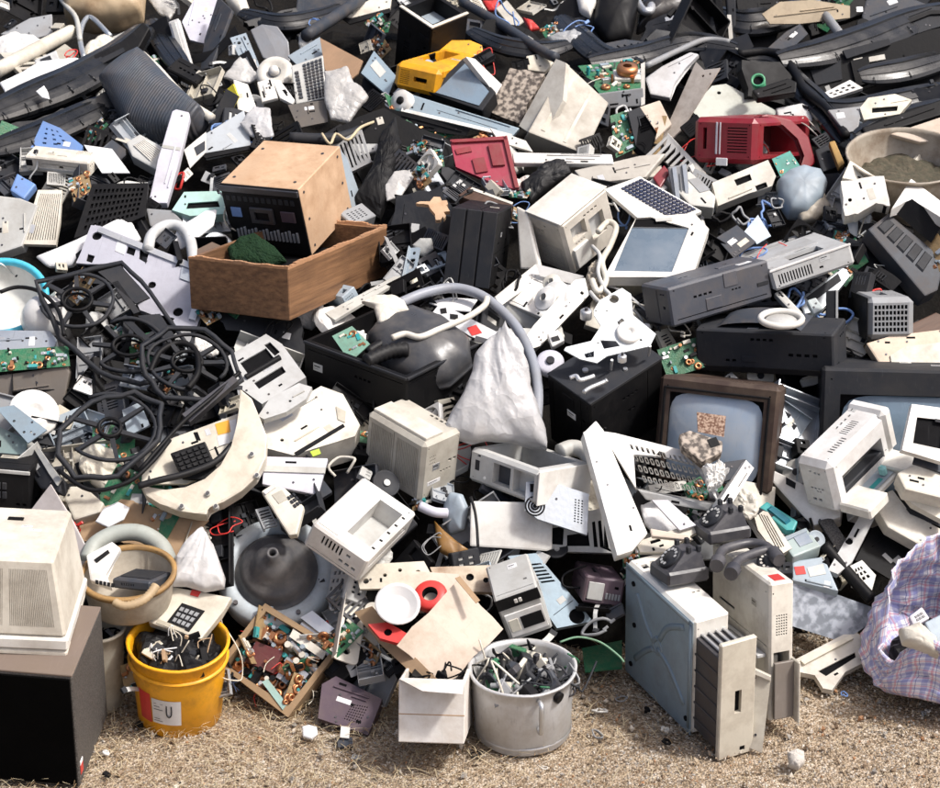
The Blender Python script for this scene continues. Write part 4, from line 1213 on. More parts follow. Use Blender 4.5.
def plaidbag():
    px = (948, 688); mw = upright(px, (0, 0), 0, 0.0)
    t = T('shopping_bag', 'bag', 'blue, red and white plaid woven shopping bag gaping open on the gravel', mw, None, 'plaid bag', (910, 640))
    nu, nv = 72, 30; m = M()
    def f(u, v):
        a = u * 2 * math.pi; c, s = math.cos(a), math.sin(a)
        top = .25 + .24 * max(0, s) + .05 * math.sin(a * 3 + 1) + .03 * math.sin(5 * a)
        prof = math.sin(min(1, v * 2.6) * math.pi / 2) ** .6 * (1 + .12 * math.sin(v * 3.1)) - .10 * v
        r = .265 * prof
        k = V((c * 2.2, s * 2.2, v * 2.4))
        fold = mnoise.noise(k * 1.1) * .035 + abs(mnoise.noise(k * 2.4)) * .05 - .015 + abs(mnoise.noise(k * 5.5)) * .018
        r += fold * min(1, v * 3)
        return V((c * r, s * r * .9 - .05 * v, top * v + fold * .3))
    m.grid(f, nu, nv, wrap=True)
    o = part(t, 'cloth', m, plaid)
    uv = o.data.uv_layers.new(name='UVMap')
    for p in o.data.polygons:
        us = [o.data.loops[l].vertex_index % nu for l in p.loop_indices]
        wrapq = max(us) - min(us) > nu / 2
        for l in p.loop_indices:
            vi = o.data.loops[l].vertex_index; i, j = vi % nu, vi // nu
            if wrapq and i == 0: i = nu
            uv.data[l].uv = (i / nu * 3.4, j / nv * 1.15)
    md = o.modifiers.new('thick', 'SOLIDIFY'); md.thickness = .004
    b = lump_mesh(circ(-.02, 0, .19, 24), .07, .7, 3); b.xf(lambda p: p + V((0, 0, .12))); part(t, 'contents', b, black)
    return t
plaidbag()
PL('switch_box', 'box', 'small grey lilac switch box inside the plaid bag', 'grey lilac switch box', [(909, 616), (922, 606), (930, 618), (914, 627)], 'F', .03, lilac, ground=.24, keys=[([(914, 616), (922, 611), (926, 617), (917, 622)], 3, 2, .003, grey, 'buttons')])
LP('polystyrene_block', 'block', 'cream polystyrene lump lying in the mouth of the plaid bag', 'cream polystyrene lump', [(898, 630), (918, 624), (936, 640), (938, 658), (918, 650), (902, 644)], 'F', .05, cream, .4, ground=.26)
PL('plastic_cover', 'cover', 'grey plastic cover wedged in the right side of the plaid bag', 'grey cover in the bag', [(925, 622), (945, 612), (945, 650), (936, 648)], 'F', .02, bgrey, ground=.27)

# --- desk printers on the right
def prn(t, w, d, h):
    b = M(); y0 = -d / 2
    b.box((-w * .47, y0 - .12, h * .02), (-w * .15, y0 + .01, h * .22), .006); b.box((-w * .15, y0 - .07, h * .02), (w * .2, y0 + .01, h * .12), .004); b.box((w * .2, y0 - .14, h * .02), (w * .48, y0 + .01, h * .2), .006)
    part(t, 'paper_tray', b, white)
    b = M(); b.box((-w * .14, y0 - .06, h * .13), (w * .19, y0 + .05, h * .15), .002); part(t, 'paper_bed', b, bgrey)
    part(t, 'carriage', M().box((-w * .36, y0 + .005, h * .24), (w * .3, y0 + .05, h * .36), .004), dgrey)
    part(t, 'paper_clip', M().box((w * .08, y0 - .05, h * .14), (w * .15, y0 - .02, h * .32), .008), pl('pale teal plastic', (.3, .62, .6), .4))
    b = M(); x0 = w * .36
    b.box((x0, -d * .5 - .012, h * .25), (w * .5 + .006, d * .5, h + .012), .016); part(t, 'end_cover', b, white)
    part(t, 'paper_stripes', M().box((-w * .12, y0 - .05, h * .152), (w * .05, y0 - .03, h * .155), .001), teal)
D('desk_printer', 'printer', 'white desk printer tilted over with its paper tray open, in front of the grey television', 'white desk printer', (829, 466), (888, 408), (793, 457), (841, 516), (-1, -1, 1), white, [('hole', 'F', .1, .2, .84, .66, .1, dgrey)], lift=.22, r=.02, post=prn)
PL('upturned_printer', 'printer', 'white printer base lying upturned beneath the white desk printer', 'upturned printer base', [(768, 477), (774, 470), (802, 486), (842, 500), (840, 517), (812, 526)], (-.2, -.75, .63), .14, white, lift=.1, pads=[([(786, 477), (796, 483), (795, 489), (786, 484)], .002, black, 'port')])
PL('paper_tray', 'printer', 'white printer paper tray with cut-out window propped by the grey television', 'upright white paper tray', [(912, 404), (950, 409), (945, 463), (902, 450)], (.1, -.75, .65), .03, white, lift=.42, holes=[[(917, 417), (944, 420), (941, 449), (913, 443)]], pads=[([(935, 419), (948, 421), (947, 424), (935, 422)], .004, dgrey, 'catch')])
PL('printer', 'printer', 'cream printer body with dark top below the upright white paper tray', 'dark topped cream printer', [(897, 473), (915, 463), (950, 474), (950, 500), (905, 489)], (0, -.6, .8), .08, cream, lift=.3, pads=[([(914, 457), (950, 468), (950, 477), (912, 464)], .01, slate, 'dark_cover')])
PL('printer_cover', 'printer', 'long cream printer cover slanting down to the plaid bag', 'long cream printer cover', [(871, 499), (893, 489), (907, 512), (950, 533), (950, 556), (927, 549), (888, 527)], (.1, -.6, .8), .06, cream, lift=.14, pads=[([(906, 509), (912, 505), (950, 524), (950, 531), (910, 514)], .003, dgrey, 'recess')], extra=[('roller', [(896, 484), (906, 480), (950, 506), (950, 524), (912, 504)], 'F', .03, cream, .02)])
PL('support_strut', 'bracket', 'grey white support arm slanting under the white desk printer', 'slanting support arm', [(865, 506), (878, 511), (852, 562), (838, 574), (828, 570), (846, 540)], 'F', .03, lgrey, lift=.12, choles=[(849, 541, 4)])
PL('black_sheet', 'panel', 'wide black plastic panel in shadow behind the slanting support arm', 'shadowed black panel', [(872, 528), (890, 520), (925, 552), (900, 585), (875, 570), (855, 560)], 'F', .01, black, lift=.03)
PL('printer_rack', 'rack', 'white wire-like plastic rack below the slanting support arm', 'small white rack', [(850, 566), (862, 560), (876, 575), (872, 590), (852, 585)], 'F', .02, white, lift=.1, vents=[([(854, 568), (861, 565), (872, 577), (858, 584)], 3, 3, .65)])
# ------------------------------------------------------------------ the middle band
# left
D('crt_monitor', 'monitor', 'beige tube monitor seen from its slatted back, wedged under the white plastic bag', 'slatted beige monitor', (425, 445), (367, 411), (463, 428), (419, 504), (1, -1, 1), beige,
  [('vents', 'F', .05, .1, .46, .92, 15, 1, .42, .006), ('vents', 'F', .54, .1, .95, .92, 15, 1, .42, .006), ('vents', 'R', .1, .6, .3, .8, 4, 3, .4, .003), ('pad', 'T', .05, .1, .95, .55, .012, cream, 'top_step')], r=.014, lift=.12)
D('drive_enclosure', 'computer', 'white drive enclosure with an open bay, tilted, between cordless phone and slatted beige monitor', 'white drive enclosure', (368, 561), (313, 523), (417, 512), (357, 583), (1, -1, 1), white,
  [('hole', 'T', .45, .16, .9, .86, .08, lgrey), ('pad', 'T', .05, .05, .4, .95, .003, white, 'cover'), ('vents', 'T', .92, .1, .98, .9, 1, 5, .2, .003), ('hole', 'R', .1, .4, .9, .55, .003), ('pad', 'L', .1, .2, .9, .4, .003, cream, 'rail')], r=.008, lift=.26)
PL('metal_bracket', 'bracket', 'cream perforated metal strip under the white drive enclosure', 'cream perforated strip', [(354, 565), (424, 561), (438, 587), (360, 589)], 'F', .012, cream, lift=.16, choles=[(365, 570, 2.5), (366, 581, 3), (400, 570, 2), (418, 572, 2.5), (405, 580, 1.5), (385, 575, 2)])
PL('metal_bracket', 'bracket', 'rusty cream metal bracket in front of the silver tape recorder', 'rusty cream bracket', [(430, 567), (490, 565), (499, 571), (494, 592), (440, 591)], 'F', .02, pl('rust stained cream paint', (.55, .47, .36), .6, .8, dcol=(.2, .1, .05)), lift=.16, choles=[(470, 577, 4), (486, 580, 3)])
PL('cordless_phone', 'telephone', 'cream cordless telephone with dark keys lying against the white drive enclosure', 'cordless phone', [(261, 491), (275, 482), (285, 488), (304, 506), (297, 534), (289, 535)], (-.1, -.55, .83), .03, cream, lift=.24, keys=[([(286, 497), (294, 492), (303, 503), (295, 509)], 3, 3, .004, dgrey, 'keys')], pads=[([(272, 495), (282, 490), (288, 499), (279, 504)], .002, beige, 'window'), ([(263, 492), (274, 485), (276, 488), (266, 495)], .004, white, 'earpiece')])
PL('dot_printer', 'printer', 'cream dot matrix printer with a dark paper slit, behind the lilac metal strip', 'cream slit printer', [(263, 420), (321, 386), (343, 394), (360, 425), (355, 436), (293, 455), (266, 448)], (.05, -.45, .88), .13, cream, lift=.16, pads=[([(294, 453), (343, 424), (345, 427), (297, 456)], .002, black, 'paper_slit'), ([(310, 452), (319, 449), (321, 454), (313, 457)], .003, pl('lime sticker', (.4, .55, .05)), 'sticker'), ([(336, 407), (346, 412), (345, 423), (338, 420)], .004, beige, 'lever')], choles=[(282, 440, 2)])
PL('metal_strip', 'panel', 'lilac grey folded metal strip between the cream slit printer and the cordless phone', 'lilac metal strip', [(264, 456), (328, 458), (318, 495), (262, 484)], (0, -.65, .76), .02, lilac, lift=.18, pads=[([(265, 466), (326, 468), (325, 474), (264, 472)], .006, lgrey, 'fold')])
PL('plastic_cover', 'cover', 'pointed white plastic cover lying on the cream slit printer', 'pointed white cover', [(258, 416), (270, 398), (299, 383), (312, 387), (306, 399), (286, 412), (264, 419)], (0, -.5, .86), .025, lgrey, lift=.27, choles=[(290, 401, 1.5)])
PL('roller_mechanism', 'printer', 'grey printer mechanism with open bays and rollers behind the pointed white cover', 'grey roller mechanism', [(228, 356), (266, 334), (282, 344), (306, 377), (262, 404), (240, 388)], (0, -.5, .86), .09, lgrey, lift=.14, holes=[[(240, 363), (266, 348), (274, 358), (248, 374)], [(254, 383), (282, 366), (286, 372), (259, 389)], [(264, 345), (270, 342), (280, 352), (275, 356)]],
   post=lambda t, q2, th: part(t, 'roller', M().cyl((*q2([(246, 378)])[0], th + .004), (*q2([(280, 358)])[0], th + .004), .011, None, 12), black))
def ringbits(t, q2, th):
    b = M()
    for p in ((182, 507), (208, 494), (216, 507), (257, 476), (252, 455)):
        q = q2([p])[0]; b.cyl((*q, th - .01), (*q, th + .012), .011, .009, 14); b.cyl((*q, th + .01), (*q, th + .016), .006, None, 10, 1)
    part(t, 'bolts', b, [lgrey, dsteel])
PL('washer_hoop', 'hoop', 'broken cream washing machine hoop curving round the black keypad', 'broken cream hoop', [(140, 483), (146, 488), (165, 490), (186, 487), (206, 479), (222, 466), (233, 448), (238, 425), (239, 388), (250, 398), (258, 418), (267, 437), (266, 458), (256, 478), (240, 492), (222, 503), (208, 507), (206, 516), (195, 514), (178, 511), (158, 503), (145, 495)], (.05, -.72, .7), .07, pl('weathered cream plastic', (.66, .62, .55), .5, .6, dcol=(.3, .24, .17)), lift=.26, warp=.01, post=ringbits)
PL('control_fascia', 'panel', 'cream control panel with orange and white sticker inside the broken cream hoop', 'stickered control fascia', [(145, 448), (239, 413), (243, 440), (215, 472), (186, 484), (141, 484)], (.05, -.72, .7), .015, cream, lift=.2, pads=[([(215, 424), (229, 420), (231, 432), (218, 435)], .0015, orange, 'orange_sticker'), ([(229, 421), (236, 419), (238, 438), (230, 440)], .0015, paper, 'sticker'), ([(217, 437), (229, 434), (230, 443), (219, 446)], .0015, paper, 'sticker')])
PL('keypad', 'keypad', 'black rubber keypad resting on the stickered control fascia', 'black keypad', [(170, 453), (205, 441), (218, 470), (204, 480), (182, 478)], (.05, -.7, .7), .02, black, lift=.25, keys=[([(173, 455), (204, 444), (214, 466), (183, 476)], 5, 5, .006, blackr, 'keys')])
TB('stub_cable', 'cable', 'thick black cable running from the black keypad to the cream hoop end', 'stub cable', [(138, 486), (160, 480), (185, 474), (215, 462), (233, 444)], .012, blackr, lift=.27)

# fan shrouds
def sector_holes(cx, cy, rx, ry, hub, n, rot=0, gap=.13):
    out = []
    for i in range(n):
        a0 = rot + 2 * math.pi * (i + gap) / n; a1 = rot + 2 * math.pi * (i + 1 - gap) / n
        o = [(cx + rx * math.cos(a0 + (a1 - a0) * k / 6), cy + ry * math.sin(a0 + (a1 - a0) * k / 6)) for k in range(7)]
        inn = [(cx + rx * hub * math.cos(a1 - (a1 - a0) * k / 3), cy + ry * hub * math.sin(a1 - (a1 - a0) * k / 3)) for k in range(4)]
        out.append(o + inn)
    return out
def hubring(spec):
    def f(t, q2, th):
        for (x, y, rx, ry) in spec:
            p = [V((*q, 0)) for q in q2(circ(x, y, rx, 24, ry))]
            part(t, 'hub_ring', M().tube([q + V((0, 0, th)) for q in p], .007, 8, 0, False, True), dgrey)
    return f
def spider(label, short, pts, n, hubs, lift, plates=(), r=.0055):
    """fan shroud: thin rim, rings and spokes in one plane, open between them"""
    mw, o2, c = poly2d(pts, n, lift)
    O = mw.translation.copy(); nn = nrm(n)
    q2 = lambda p: [V((*q, 0)) for q in to2d(mw, O, nn, p)]
    t = T('fan_shroud', 'fan frame', label, mw, None, short, c)
    fr = M().tube([V((*p, 0)) for p in rough_outline(o2, .006, 2, len(THINGS))], r * 1.9, 4, 0, False, True)
    part(t, 'rim', fr, dgrey)
    for k, (x, y, rx, ry, hx, hy, ns, rot) in enumerate(hubs):
        cr = q2(circ(x, y, rx, 30, ry)); k0 = (k * 11 + int(x)) % 30; cr = (cr[k0:] + cr[:k0])[:22 + (k * 5 + int(y)) % 7]
        ring = part(t, 'fan_ring', M().tube(cr, r * 1.35, 4, 0, False).warp(.014, 7, int(x)), dgrey)
        b = M().tube([p + V((0, 0, .004)) for p in q2(circ(x, y, hx, 20, hy))], r * 1.25, 8, 0, False, True)
        b.tube([p - V((0, 0, .02)) for p in q2(circ(x, y, hx * .9, 20, hy * .9))], r, 6, 0, False, True)
        part(ring, 'hub', b, black)
        b = M()
        for i in range(ns):
            a = rot + 6.283 * i / ns
            p, q = q2([(x + hx * math.cos(a), y + hy * math.sin(a)), (x + rx * math.cos(a), y + ry * math.sin(a))])
            w = (q - p).normalized().cross(V((0, 0, 1))) * .009
            hull(b, [p - w - V((0, 0, .012)), q - w * .7 - V((0, 0, .012)), q + w * .7 - V((0, 0, .012)), p + w - V((0, 0, .012))], [p - w, q - w * .7, q + w * .7, p + w])
        part(ring, 'spokes', b, dgrey)
    for pp in plates:
        part(t, 'web', M().plate([tuple(v[:2]) for v in q2(pp)], (), .006, 0, None, 0, .002), dgrey)
    return t
spider('black twin fan shroud with round spoked openings lying on the lilac grey alloy casting', 'twin fan shroud', [(36, 282), (122, 263), (150, 292), (204, 370), (140, 384), (100, 372), (60, 338)], (0, -.55, .83), [(77, 300, 37, 27, 15, 11, 7, .2), (129, 346, 37, 26, 16, 10, 8, .1)], .2,
   plates=[[(98, 272), (121, 266), (150, 298), (136, 304)], [(112, 283), (118, 281), (140, 312), (134, 314)], [(138, 316), (160, 314), (176, 338), (164, 342)], [(120, 318), (126, 315), (165, 354), (160, 358)]])
spider('tangled black fan frame with spoked opening above the stickered control fascia', 'upper black fan frame', [(142, 346), (168, 328), (205, 330), (232, 352), (242, 380), (205, 400), (165, 398), (146, 376)], (.1, -.5, .86), [(187, 362, 39, 27, 15, 10, 9, 0)], .26)
spider('black spidery fan frame with small hub above the torn cardboard', 'lower black fan frame', [(60, 430), (92, 402), (135, 392), (162, 404), (158, 440), (118, 476), (75, 478), (58, 455)], (0, -.5, .86), [(110, 428, 44, 34, 11, 9, 6, .35)], .26)
for lab, sh, pts in (('black fan strut crossing from the upper fan frame down to the black keypad', 'long strut', [(240, 372), (215, 395), (180, 425), (140, 470)]), ('curved black trim strip looping over the lower black fan frame', 'curved trim', [(58, 470), (90, 490), (128, 482), (152, 462), (170, 440)]), ('black bent frame rod arching at far left over the white fan disc', 'arched rod', [(0, 292), (18, 287), (40, 292), (58, 310), (64, 335)]), ('black coil hose curling under the twin fan shroud', 'coil hose', [(150, 372), (160, 352), (178, 343), (195, 350), (198, 372), (188, 388)])):
    TB('frame_rod', 'rod', lab, sh, pts, .013 if 'coil' in lab else .008, black, lift=.27, ribs='coil' in lab, n=5)
PL('plastic_wedge', 'panel', 'slate wedge shaped panel inside the lower black fan frame', 'slate wedge', [(122, 410), (140, 402), (150, 425), (128, 436)], 'F', .01, bgrey, lift=.18)
PL('steel_rail', 'bracket', 'dark steel rail pointing up right above the stickered control fascia', 'dark steel rail', [(182, 414), (233, 376), (238, 380), (190, 422)], 'F', .03, dsteel, lift=.26, choles=[(218, 392, 1.5), (210, 398, 1.5)])
PL('alloy_casting', 'panel', 'lilac grey cast metal chassis panel with cut-outs behind the twin fan shroud', 'lilac grey alloy casting', [(91, 225), (100, 226), (215, 273), (212, 288), (196, 328), (185, 330), (140, 310), (122, 264), (76, 263)], (-.05, -.6, .8), .025, mat('cast light alloy', (.56, .56, .62), .45, .35, dirt=.45, dcol=(.25, .24, .28), scratch=.35), lift=.1, rag=.004,
   choles=[(97, 236, 5), (152, 285, 4), (178, 312, 5)], holes=[[(128, 246), (136, 249), (134, 256), (126, 253)], [(140, 249), (149, 253), (146, 263), (139, 259)], [(88, 254), (95, 256), (92, 263), (86, 261)]],
   pads=[([(118, 240), (127, 244), (124, 255), (115, 251)], .002, paper, 'sticker'), ([(205, 272), (213, 275), (196, 322), (189, 320)], .012, alu, 'rim'), ([(100, 228), (205, 270), (203, 275), (98, 233)], .01, alu, 'rim'), ([(182, 268), (200, 275), (196, 285), (180, 279)], .006, steel, 'boss')])
TB('grey_hose', 'hose', 'light grey hose arching above the lilac grey alloy casting', 'arched light grey hose', [(148, 250), (152, 235), (165, 226), (180, 227), (190, 240), (194, 265)], .022, lgrey, lift=.18)
LP('paper_heap', 'paper', 'crumpled white paper sheets behind the lilac grey alloy casting', 'crumpled sheets', [(36, 258), (75, 242), (118, 221), (130, 220), (143, 240), (128, 250), (92, 240), (72, 268), (48, 268)], 'F', .05, paper, .6, lift=.03)
t = T('basin', 'basin', 'white plastic basin with thick aqua blue rim at the left edge of the photo', aim((2, 297), (.1, -.6, .8), .08), None, 'aqua rimmed basin', (10, 285))
part(t, 'bowl', M().lathe([(.16, .0), (.13, -.06), (.09, -.1), (.001, -.11)], 36), white)
part(t, 'rim', M().lathe([(.15, -.008), (.172, -.01), (.176, .006), (.166, .016), (.153, .01), (.15, -.008)], 40), aqua)
mw = aim((45, 318), (.1, -.75, .65), .1)
solo('lamp_globe', 'globe', 'smooth white globe shade below the aqua rimmed basin, partly under the twin fan shroud', M().lathe([(.001, .09), (.04, .08), (.075, .05), (.09, 0), (.08, -.05)], 28), pl('opal plastic', (.68, .68, .68), .3, .2), mw, None, 'white globe shade', (45, 318))
PL('player_drawer', 'player', 'silver disc player with torn open front at left edge, below the white globe shade', 'silver disc player', [(-5, 330), (50, 331), (57, 340), (54, 347), (-5, 350)], (0, -.4, .9), .05, steel, lift=.16, choles=[(8, 340, 2.5)])
def cpost(seed, n, h, s):
    def f(t, q2, th, q=None): pass
    return f
def board(name, label, short, pts, n, lift, seed, m=pcbm, cnt=40, hmax=.025, size=.01, group=None):
    def post(t, q2, th):
        part(t, 'circuitry', comp_mesh(q2(pts[:4]), th, cnt, random.Random(seed), hmax, size), COMPM)
    return PL(name, 'circuit board', label, short, pts, n, .003, m, lift=lift, post=post, body='board', group=group)
board('circuit_board', 'green circuit board with pale components in front of the silver disc player', 'leftmost green board', [(-4, 350), (68, 346), (70, 366), (-4, 372)], 'F', .14, 2)
PL('cabinet_board', 'panel', 'brown grey cabinet end panel below the leftmost green board', 'brown grey cabinet end', [(-5, 376), (66, 366), (70, 372), (62, 412), (-5, 405)], (0, -.9, .4), .05, pl('brown grey plastic', (.16, .14, .12), .5, .4), lift=.06)
t = T('fan_disc', 'fan', 'round white fan disc tilted at the left beside the blue steel plate', aim((34, 413), (.35, -.6, .7), .18), None, 'white fan disc', (34, 413))
part(t, 'disc', M().lathe([(.085, -.02), (.09, 0), (.085, .012), (.06, .006), (.05, .016), (.03, .016), (.022, .004), (.001, .004)], 32), white)
part(t, 'back_shell', M().lathe([(.09, 0), (.075, -.05), (.001, -.06)], 28), lgrey)
PL('steel_plate', 'panel', 'pale blue steel plate with holes at the left edge beside the white fan disc', 'blue steel plate', [(-4, 408), (14, 405), (47, 430), (28, 443)], 'F', .006, bsteel, lift=.24, choles=[(24, 432, 1.5), (14, 421, 1.5), (31, 432, 1.2)])
PL('smoky_cover', 'panel', 'grey green transparent cover at the left edge below the blue steel plate', 'grey green cover', [(-4, 425), (28, 440), (24, 458), (-4, 462)], 'F', .01, pl('smoky green plastic', (.2, .27, .26), .2, .3), lift=.16)
D('loudspeaker', 'speaker', 'black tape player with square buttons at the left edge above the white upturned monitor', 'black tape player', (30, 470), (-15, 466), (42, 455), (30, 515), (1, -1, 1), black, [('keys', 'F', .1, .3, .5, .7, 3, 2, .006, dgrey, 'buttons'), ('pad', 'F', 0, .88, 1, .96, .004, lgrey, 'trim')], lift=.1)
PL('chair_shell', 'shell', 'dark grey moulded shell with lighter edge above the pale cardboard flap', 'moulded grey shell', [(27, 450), (35, 445), (50, 468), (62, 480), (58, 492), (40, 488), (28, 470)], 'L', .04, dgrey, lift=.18, pads=[([(33, 446), (38, 446), (62, 480), (58, 486), (50, 474)], .006, lgrey, 'edge')])
PL('cardboard_flap', 'cardboard', 'pale upright cardboard flap standing behind the white upturned monitor', 'pale cardboard flap', [(50, 484), (70, 516), (92, 558), (90, 596), (66, 578), (32, 509)], (-.4, -.8, .45), .005, pl('white washed card', (.6, .55, .53), .9, .3), lift=.16, warp=.004)
PL('cream_box', 'box', 'cream box corner poking out between cardboard flap and lower black fan frame', 'cream box corner', [(64, 498), (70, 486), (84, 486), (104, 503), (100, 512), (74, 520)], (-.1, -.6, .8), .07, cream, lift=.13)
PL('cardboard_sheet', 'cardboard', 'torn brown cardboard sheet under the broken cream hoop', 'torn brown cardboard', [(74, 522), (100, 508), (126, 500), (150, 508), (208, 520), (172, 560), (140, 545), (104, 536), (84, 540)], (0, -.7, .7), .008, card, lift=.08, rag=.01, warp=.01)
LP('paper_scrap', 'paper', 'lilac white crumpled paper on the torn brown cardboard', 'lilac paper', [(95, 522), (104, 508), (118, 502), (130, 508), (124, 520), (108, 528)], 'F', .02, paper, .6, lift=.16)
LP('plastic_bag', 'bag', 'small white plastic bag behind the yellow bucket, beside the black cone drum', 'small white bag', [(176, 560), (190, 540), (204, 528), (214, 545), (226, 578), (225, 588), (205, 592), (186, 586), (173, 586)], 'F', .05, film, .35, lift=.22, smooth=True, drape=(205, 524))
t = T('washing_drum', 'drum', 'washing machine tub in blue grey plastic with black cone, behind the radio chassis', aim((276, 570), (0, -.62, .78), .02), None, 'blue grey cone drum', (276, 560))
part(t, 'flange', M().lathe([(.2, -.1), (.205, -.02), (.195, .0), (.155, .008), (.14, -.02)], 44), pl('pale blue grey enamel', (.42, .47, .5), .45, .5))
part(t, 'cone', M().lathe([(.142, -.015), (.128, -.01), (.122, .02), (.105, .035), (.08, .045), (.068, .07), (.045, .095), (.022, .108), (.02, .14), (.012, .14), (.012, .1)], 40), pl('dusty charcoal plastic', (.06, .06, .065), .5, .6, dcol=(.2, .18, .16)))
b = M()
for a in (.4, 1.5, 2.6, 3.9, 5.2): b.cyl((math.cos(a) * .178, math.sin(a) * .178, .0), (math.cos(a) * .178, math.sin(a) * .178, .012), .008, None, 10)
part(t, 'bolts', b, dsteel)

# centre
def drawer(t, w, d, h):
    R = random.Random(4); b = M()
    for (p, q) in (((-w / 2, -d / 2), (w / 2, -d / 2)), ((-w / 2, d / 2), (-w / 2, -d / 2)), ((w / 2, -d / 2), (w / 2, d / 2))):
        p, q = V((*p, h)), V((*q, h)); n = 26
        for i in range(n):
            a = p.lerp(q, i / n); c = p.lerp(q, (i + 1) / n); o = (q - p).normalized().cross(V((0, 0, 1)))
            e = .004 + .009 * (.5 + mnoise.noise(V((i * .35, p[0] * 9, 2)))); k = .5 * mnoise.noise(V((i * .6, 3, p[1] * 9))) * .01
            hull(b, [a - o * .016 - V((0, 0, .004)), a + o * k * .3 - V((0, 0, .004)), c + o * k * .3 - V((0, 0, .004)), c - o * .016 - V((0, 0, .004))], [a - o * .014 + V((0, 0, e)), a + V((0, 0, e)), c + V((0, 0, e)), c - o * .014 + V((0, 0, e))])
    part(t, 'splintered_rim', b, pl('raw splintered wood', (.38, .2, .1), .85, .5))
D('wooden_crate', 'drawer', 'broken brown wooden drawer with splintered rim under the chipboard topped stereo', 'broken wooden drawer', (288, 269), (387, 227), (188, 258), (290, 321), (-1, -1, 1), wood, [('hole', 'T', .04, .04, .96, .96, .10, void)], lift=.1, r=.003, post=drawer)
def stereo(t, w, d, h):
    y = -d / 2
    b = M()
    for k in range(17): b.box((-w * .40 + k * w * .048, y - .012, h * .2), (-w * .40 + k * w * .048 + w * .026, y - .004, h * (.33 + .02 * (k % 3))), .001)
    part(t, 'equaliser_keys', b, grey)
    b = M(); b.box((-w * .42, y - .010, h * .52), (-w * .29, y - .004, h * .66), .001); part(t, 'blue_display', b, blue)
    b = M(); b.cbox((-w * .02, y - .008, h * .57), (w * .3, .014, h * .24), .003, {'F': [(.18, .2, .82, .75, .01, 1)]}); part(t, 'cassette_door', b, [dsteel, void])
    b = M(); b.box((w * .22, y - .010, h * .5), (w * .4, y - .004, h * .66), .002); part(t, 'dial_window', b, purple)
    b = M(); b.box((-w * .5, y - .014, h * .9), (w * .5, y - .002, h * .985), .002); part(t, 'top_strip', b, dsteel)
    b = M()
    for k in range(12): b.box((-w * .45 + k * w * .075, y - .008, h * .76), (-w * .45 + k * w * .075 + w * .05, y - .004, h * .84), .001)
    part(t, 'buttons', b, dgrey)
D('stereo', 'stereo', 'old stereo with pale chipboard top and black equaliser front, tilted in the broken wooden drawer', 'chipboard topped stereo', (298, 190), (220, 183), (340, 146), (312, 256), (1, -1, 1), chip, [('pad', 'F', 0, 0, 1, 1, .006, black, 'front_panel')] + [('knob', 'T', u, v, .007, .002, dsteel, 'screw') for u in (.1, .88) for v in (.15, .8)] + [('knob', 'R', u, v, .006, .002, dsteel, 'screw') for u in (.1, .9) for v in (.1, .5, .9)], r=.004, lift=.22, post=stereo)
LP('carpet_scrap', 'carpet', 'dark green shaggy carpet scrap in the broken wooden drawer below the stereo front', 'green carpet scrap', [(227, 250), (240, 238), (254, 235), (270, 244), (288, 262), (270, 268), (246, 265), (230, 262)], 'F', .032, moss, .35, lift=.25, fscale=20)
D('plastic_crate', 'crate', 'open black plastic crate holding a broken vacuum cleaner, left of the white plastic bag', 'open black crate', (407, 378), (478, 343), (304, 340), (406, 418), (-1, -1, 1), black, [('hole', 'T', .03, .03, .97, .97, .13, void), ('pad', 'F', 0, .93, 1, 1, .006, dgrey, 'rim'), ('pad', 'L', 0, .93, 1, 1, .006, dgrey, 'rim')], lift=.06, r=.004)
def vac(t, q2, th):
    n = M(); p = [V((*q, th * .5)) for q in q2([(368, 362), (385, 352), (402, 346)])]
    n.tube(p, .02, 12); part(t, 'hose_socket', n, blackr)
LP('vacuum_cleaner', 'vacuum cleaner', 'scuffed dark grey vacuum cleaner body lying in the open black crate', 'dark vacuum cleaner', [(366, 340), (384, 318), (412, 312), (444, 322), (470, 344), (473, 366), (450, 386), (420, 392), (390, 376)], (0, -.5, .86), .11, pl('scuffed dark grey plastic', (.05, .052, .058), .33, .4, dcol=(.16, .14, .12)), .12, lift=.14, smooth=True, flat=.7, fscale=5, post=vac)
TB('ribbed_hose', 'hose', 'short black ribbed hose lying across the open black crate', 'black ribbed hose', [(366, 362), (378, 356), (392, 351), (408, 350)], .03, blackr, lift=.26, ribs=True)
TB('grey_hose', 'hose', 'thick blue grey vacuum hose looping above the white plastic bag', 'looping blue grey hose', [(400, 303), (425, 293), (454, 288), (482, 296), (508, 317), (524, 340), (534, 366), (538, 392), (537, 418)], .019, rubber, lift=.26, n=12)
TB('plastic_wand', 'wand', 'cream plastic strap bent across the vacuum cleaner', 'cream strap', [(392, 338), (405, 334), (420, 337), (440, 329), (466, 318), (484, 306), (487, 298)], .012, cream, lift=.3)
LP('vacuum_nozzle', 'nozzle', 'cream vacuum nozzle with hose cuff on the vacuum cleaner', 'cream nozzle', [(362, 303), (372, 296), (392, 296), (404, 302), (410, 312), (398, 316), (388, 326), (378, 324), (374, 308)], 'F', .025, cream, .4, lift=.26)
board('circuit_board', 'mint green circuit board in the left corner of the open black crate', 'mint green board', [(332, 336), (352, 326), (370, 344), (350, 362)], (-.3, -.6, .74), .2, 6, pl('mint circuit board', (.22, .42, .32), .5, .4, dscale=40), 12, .006)
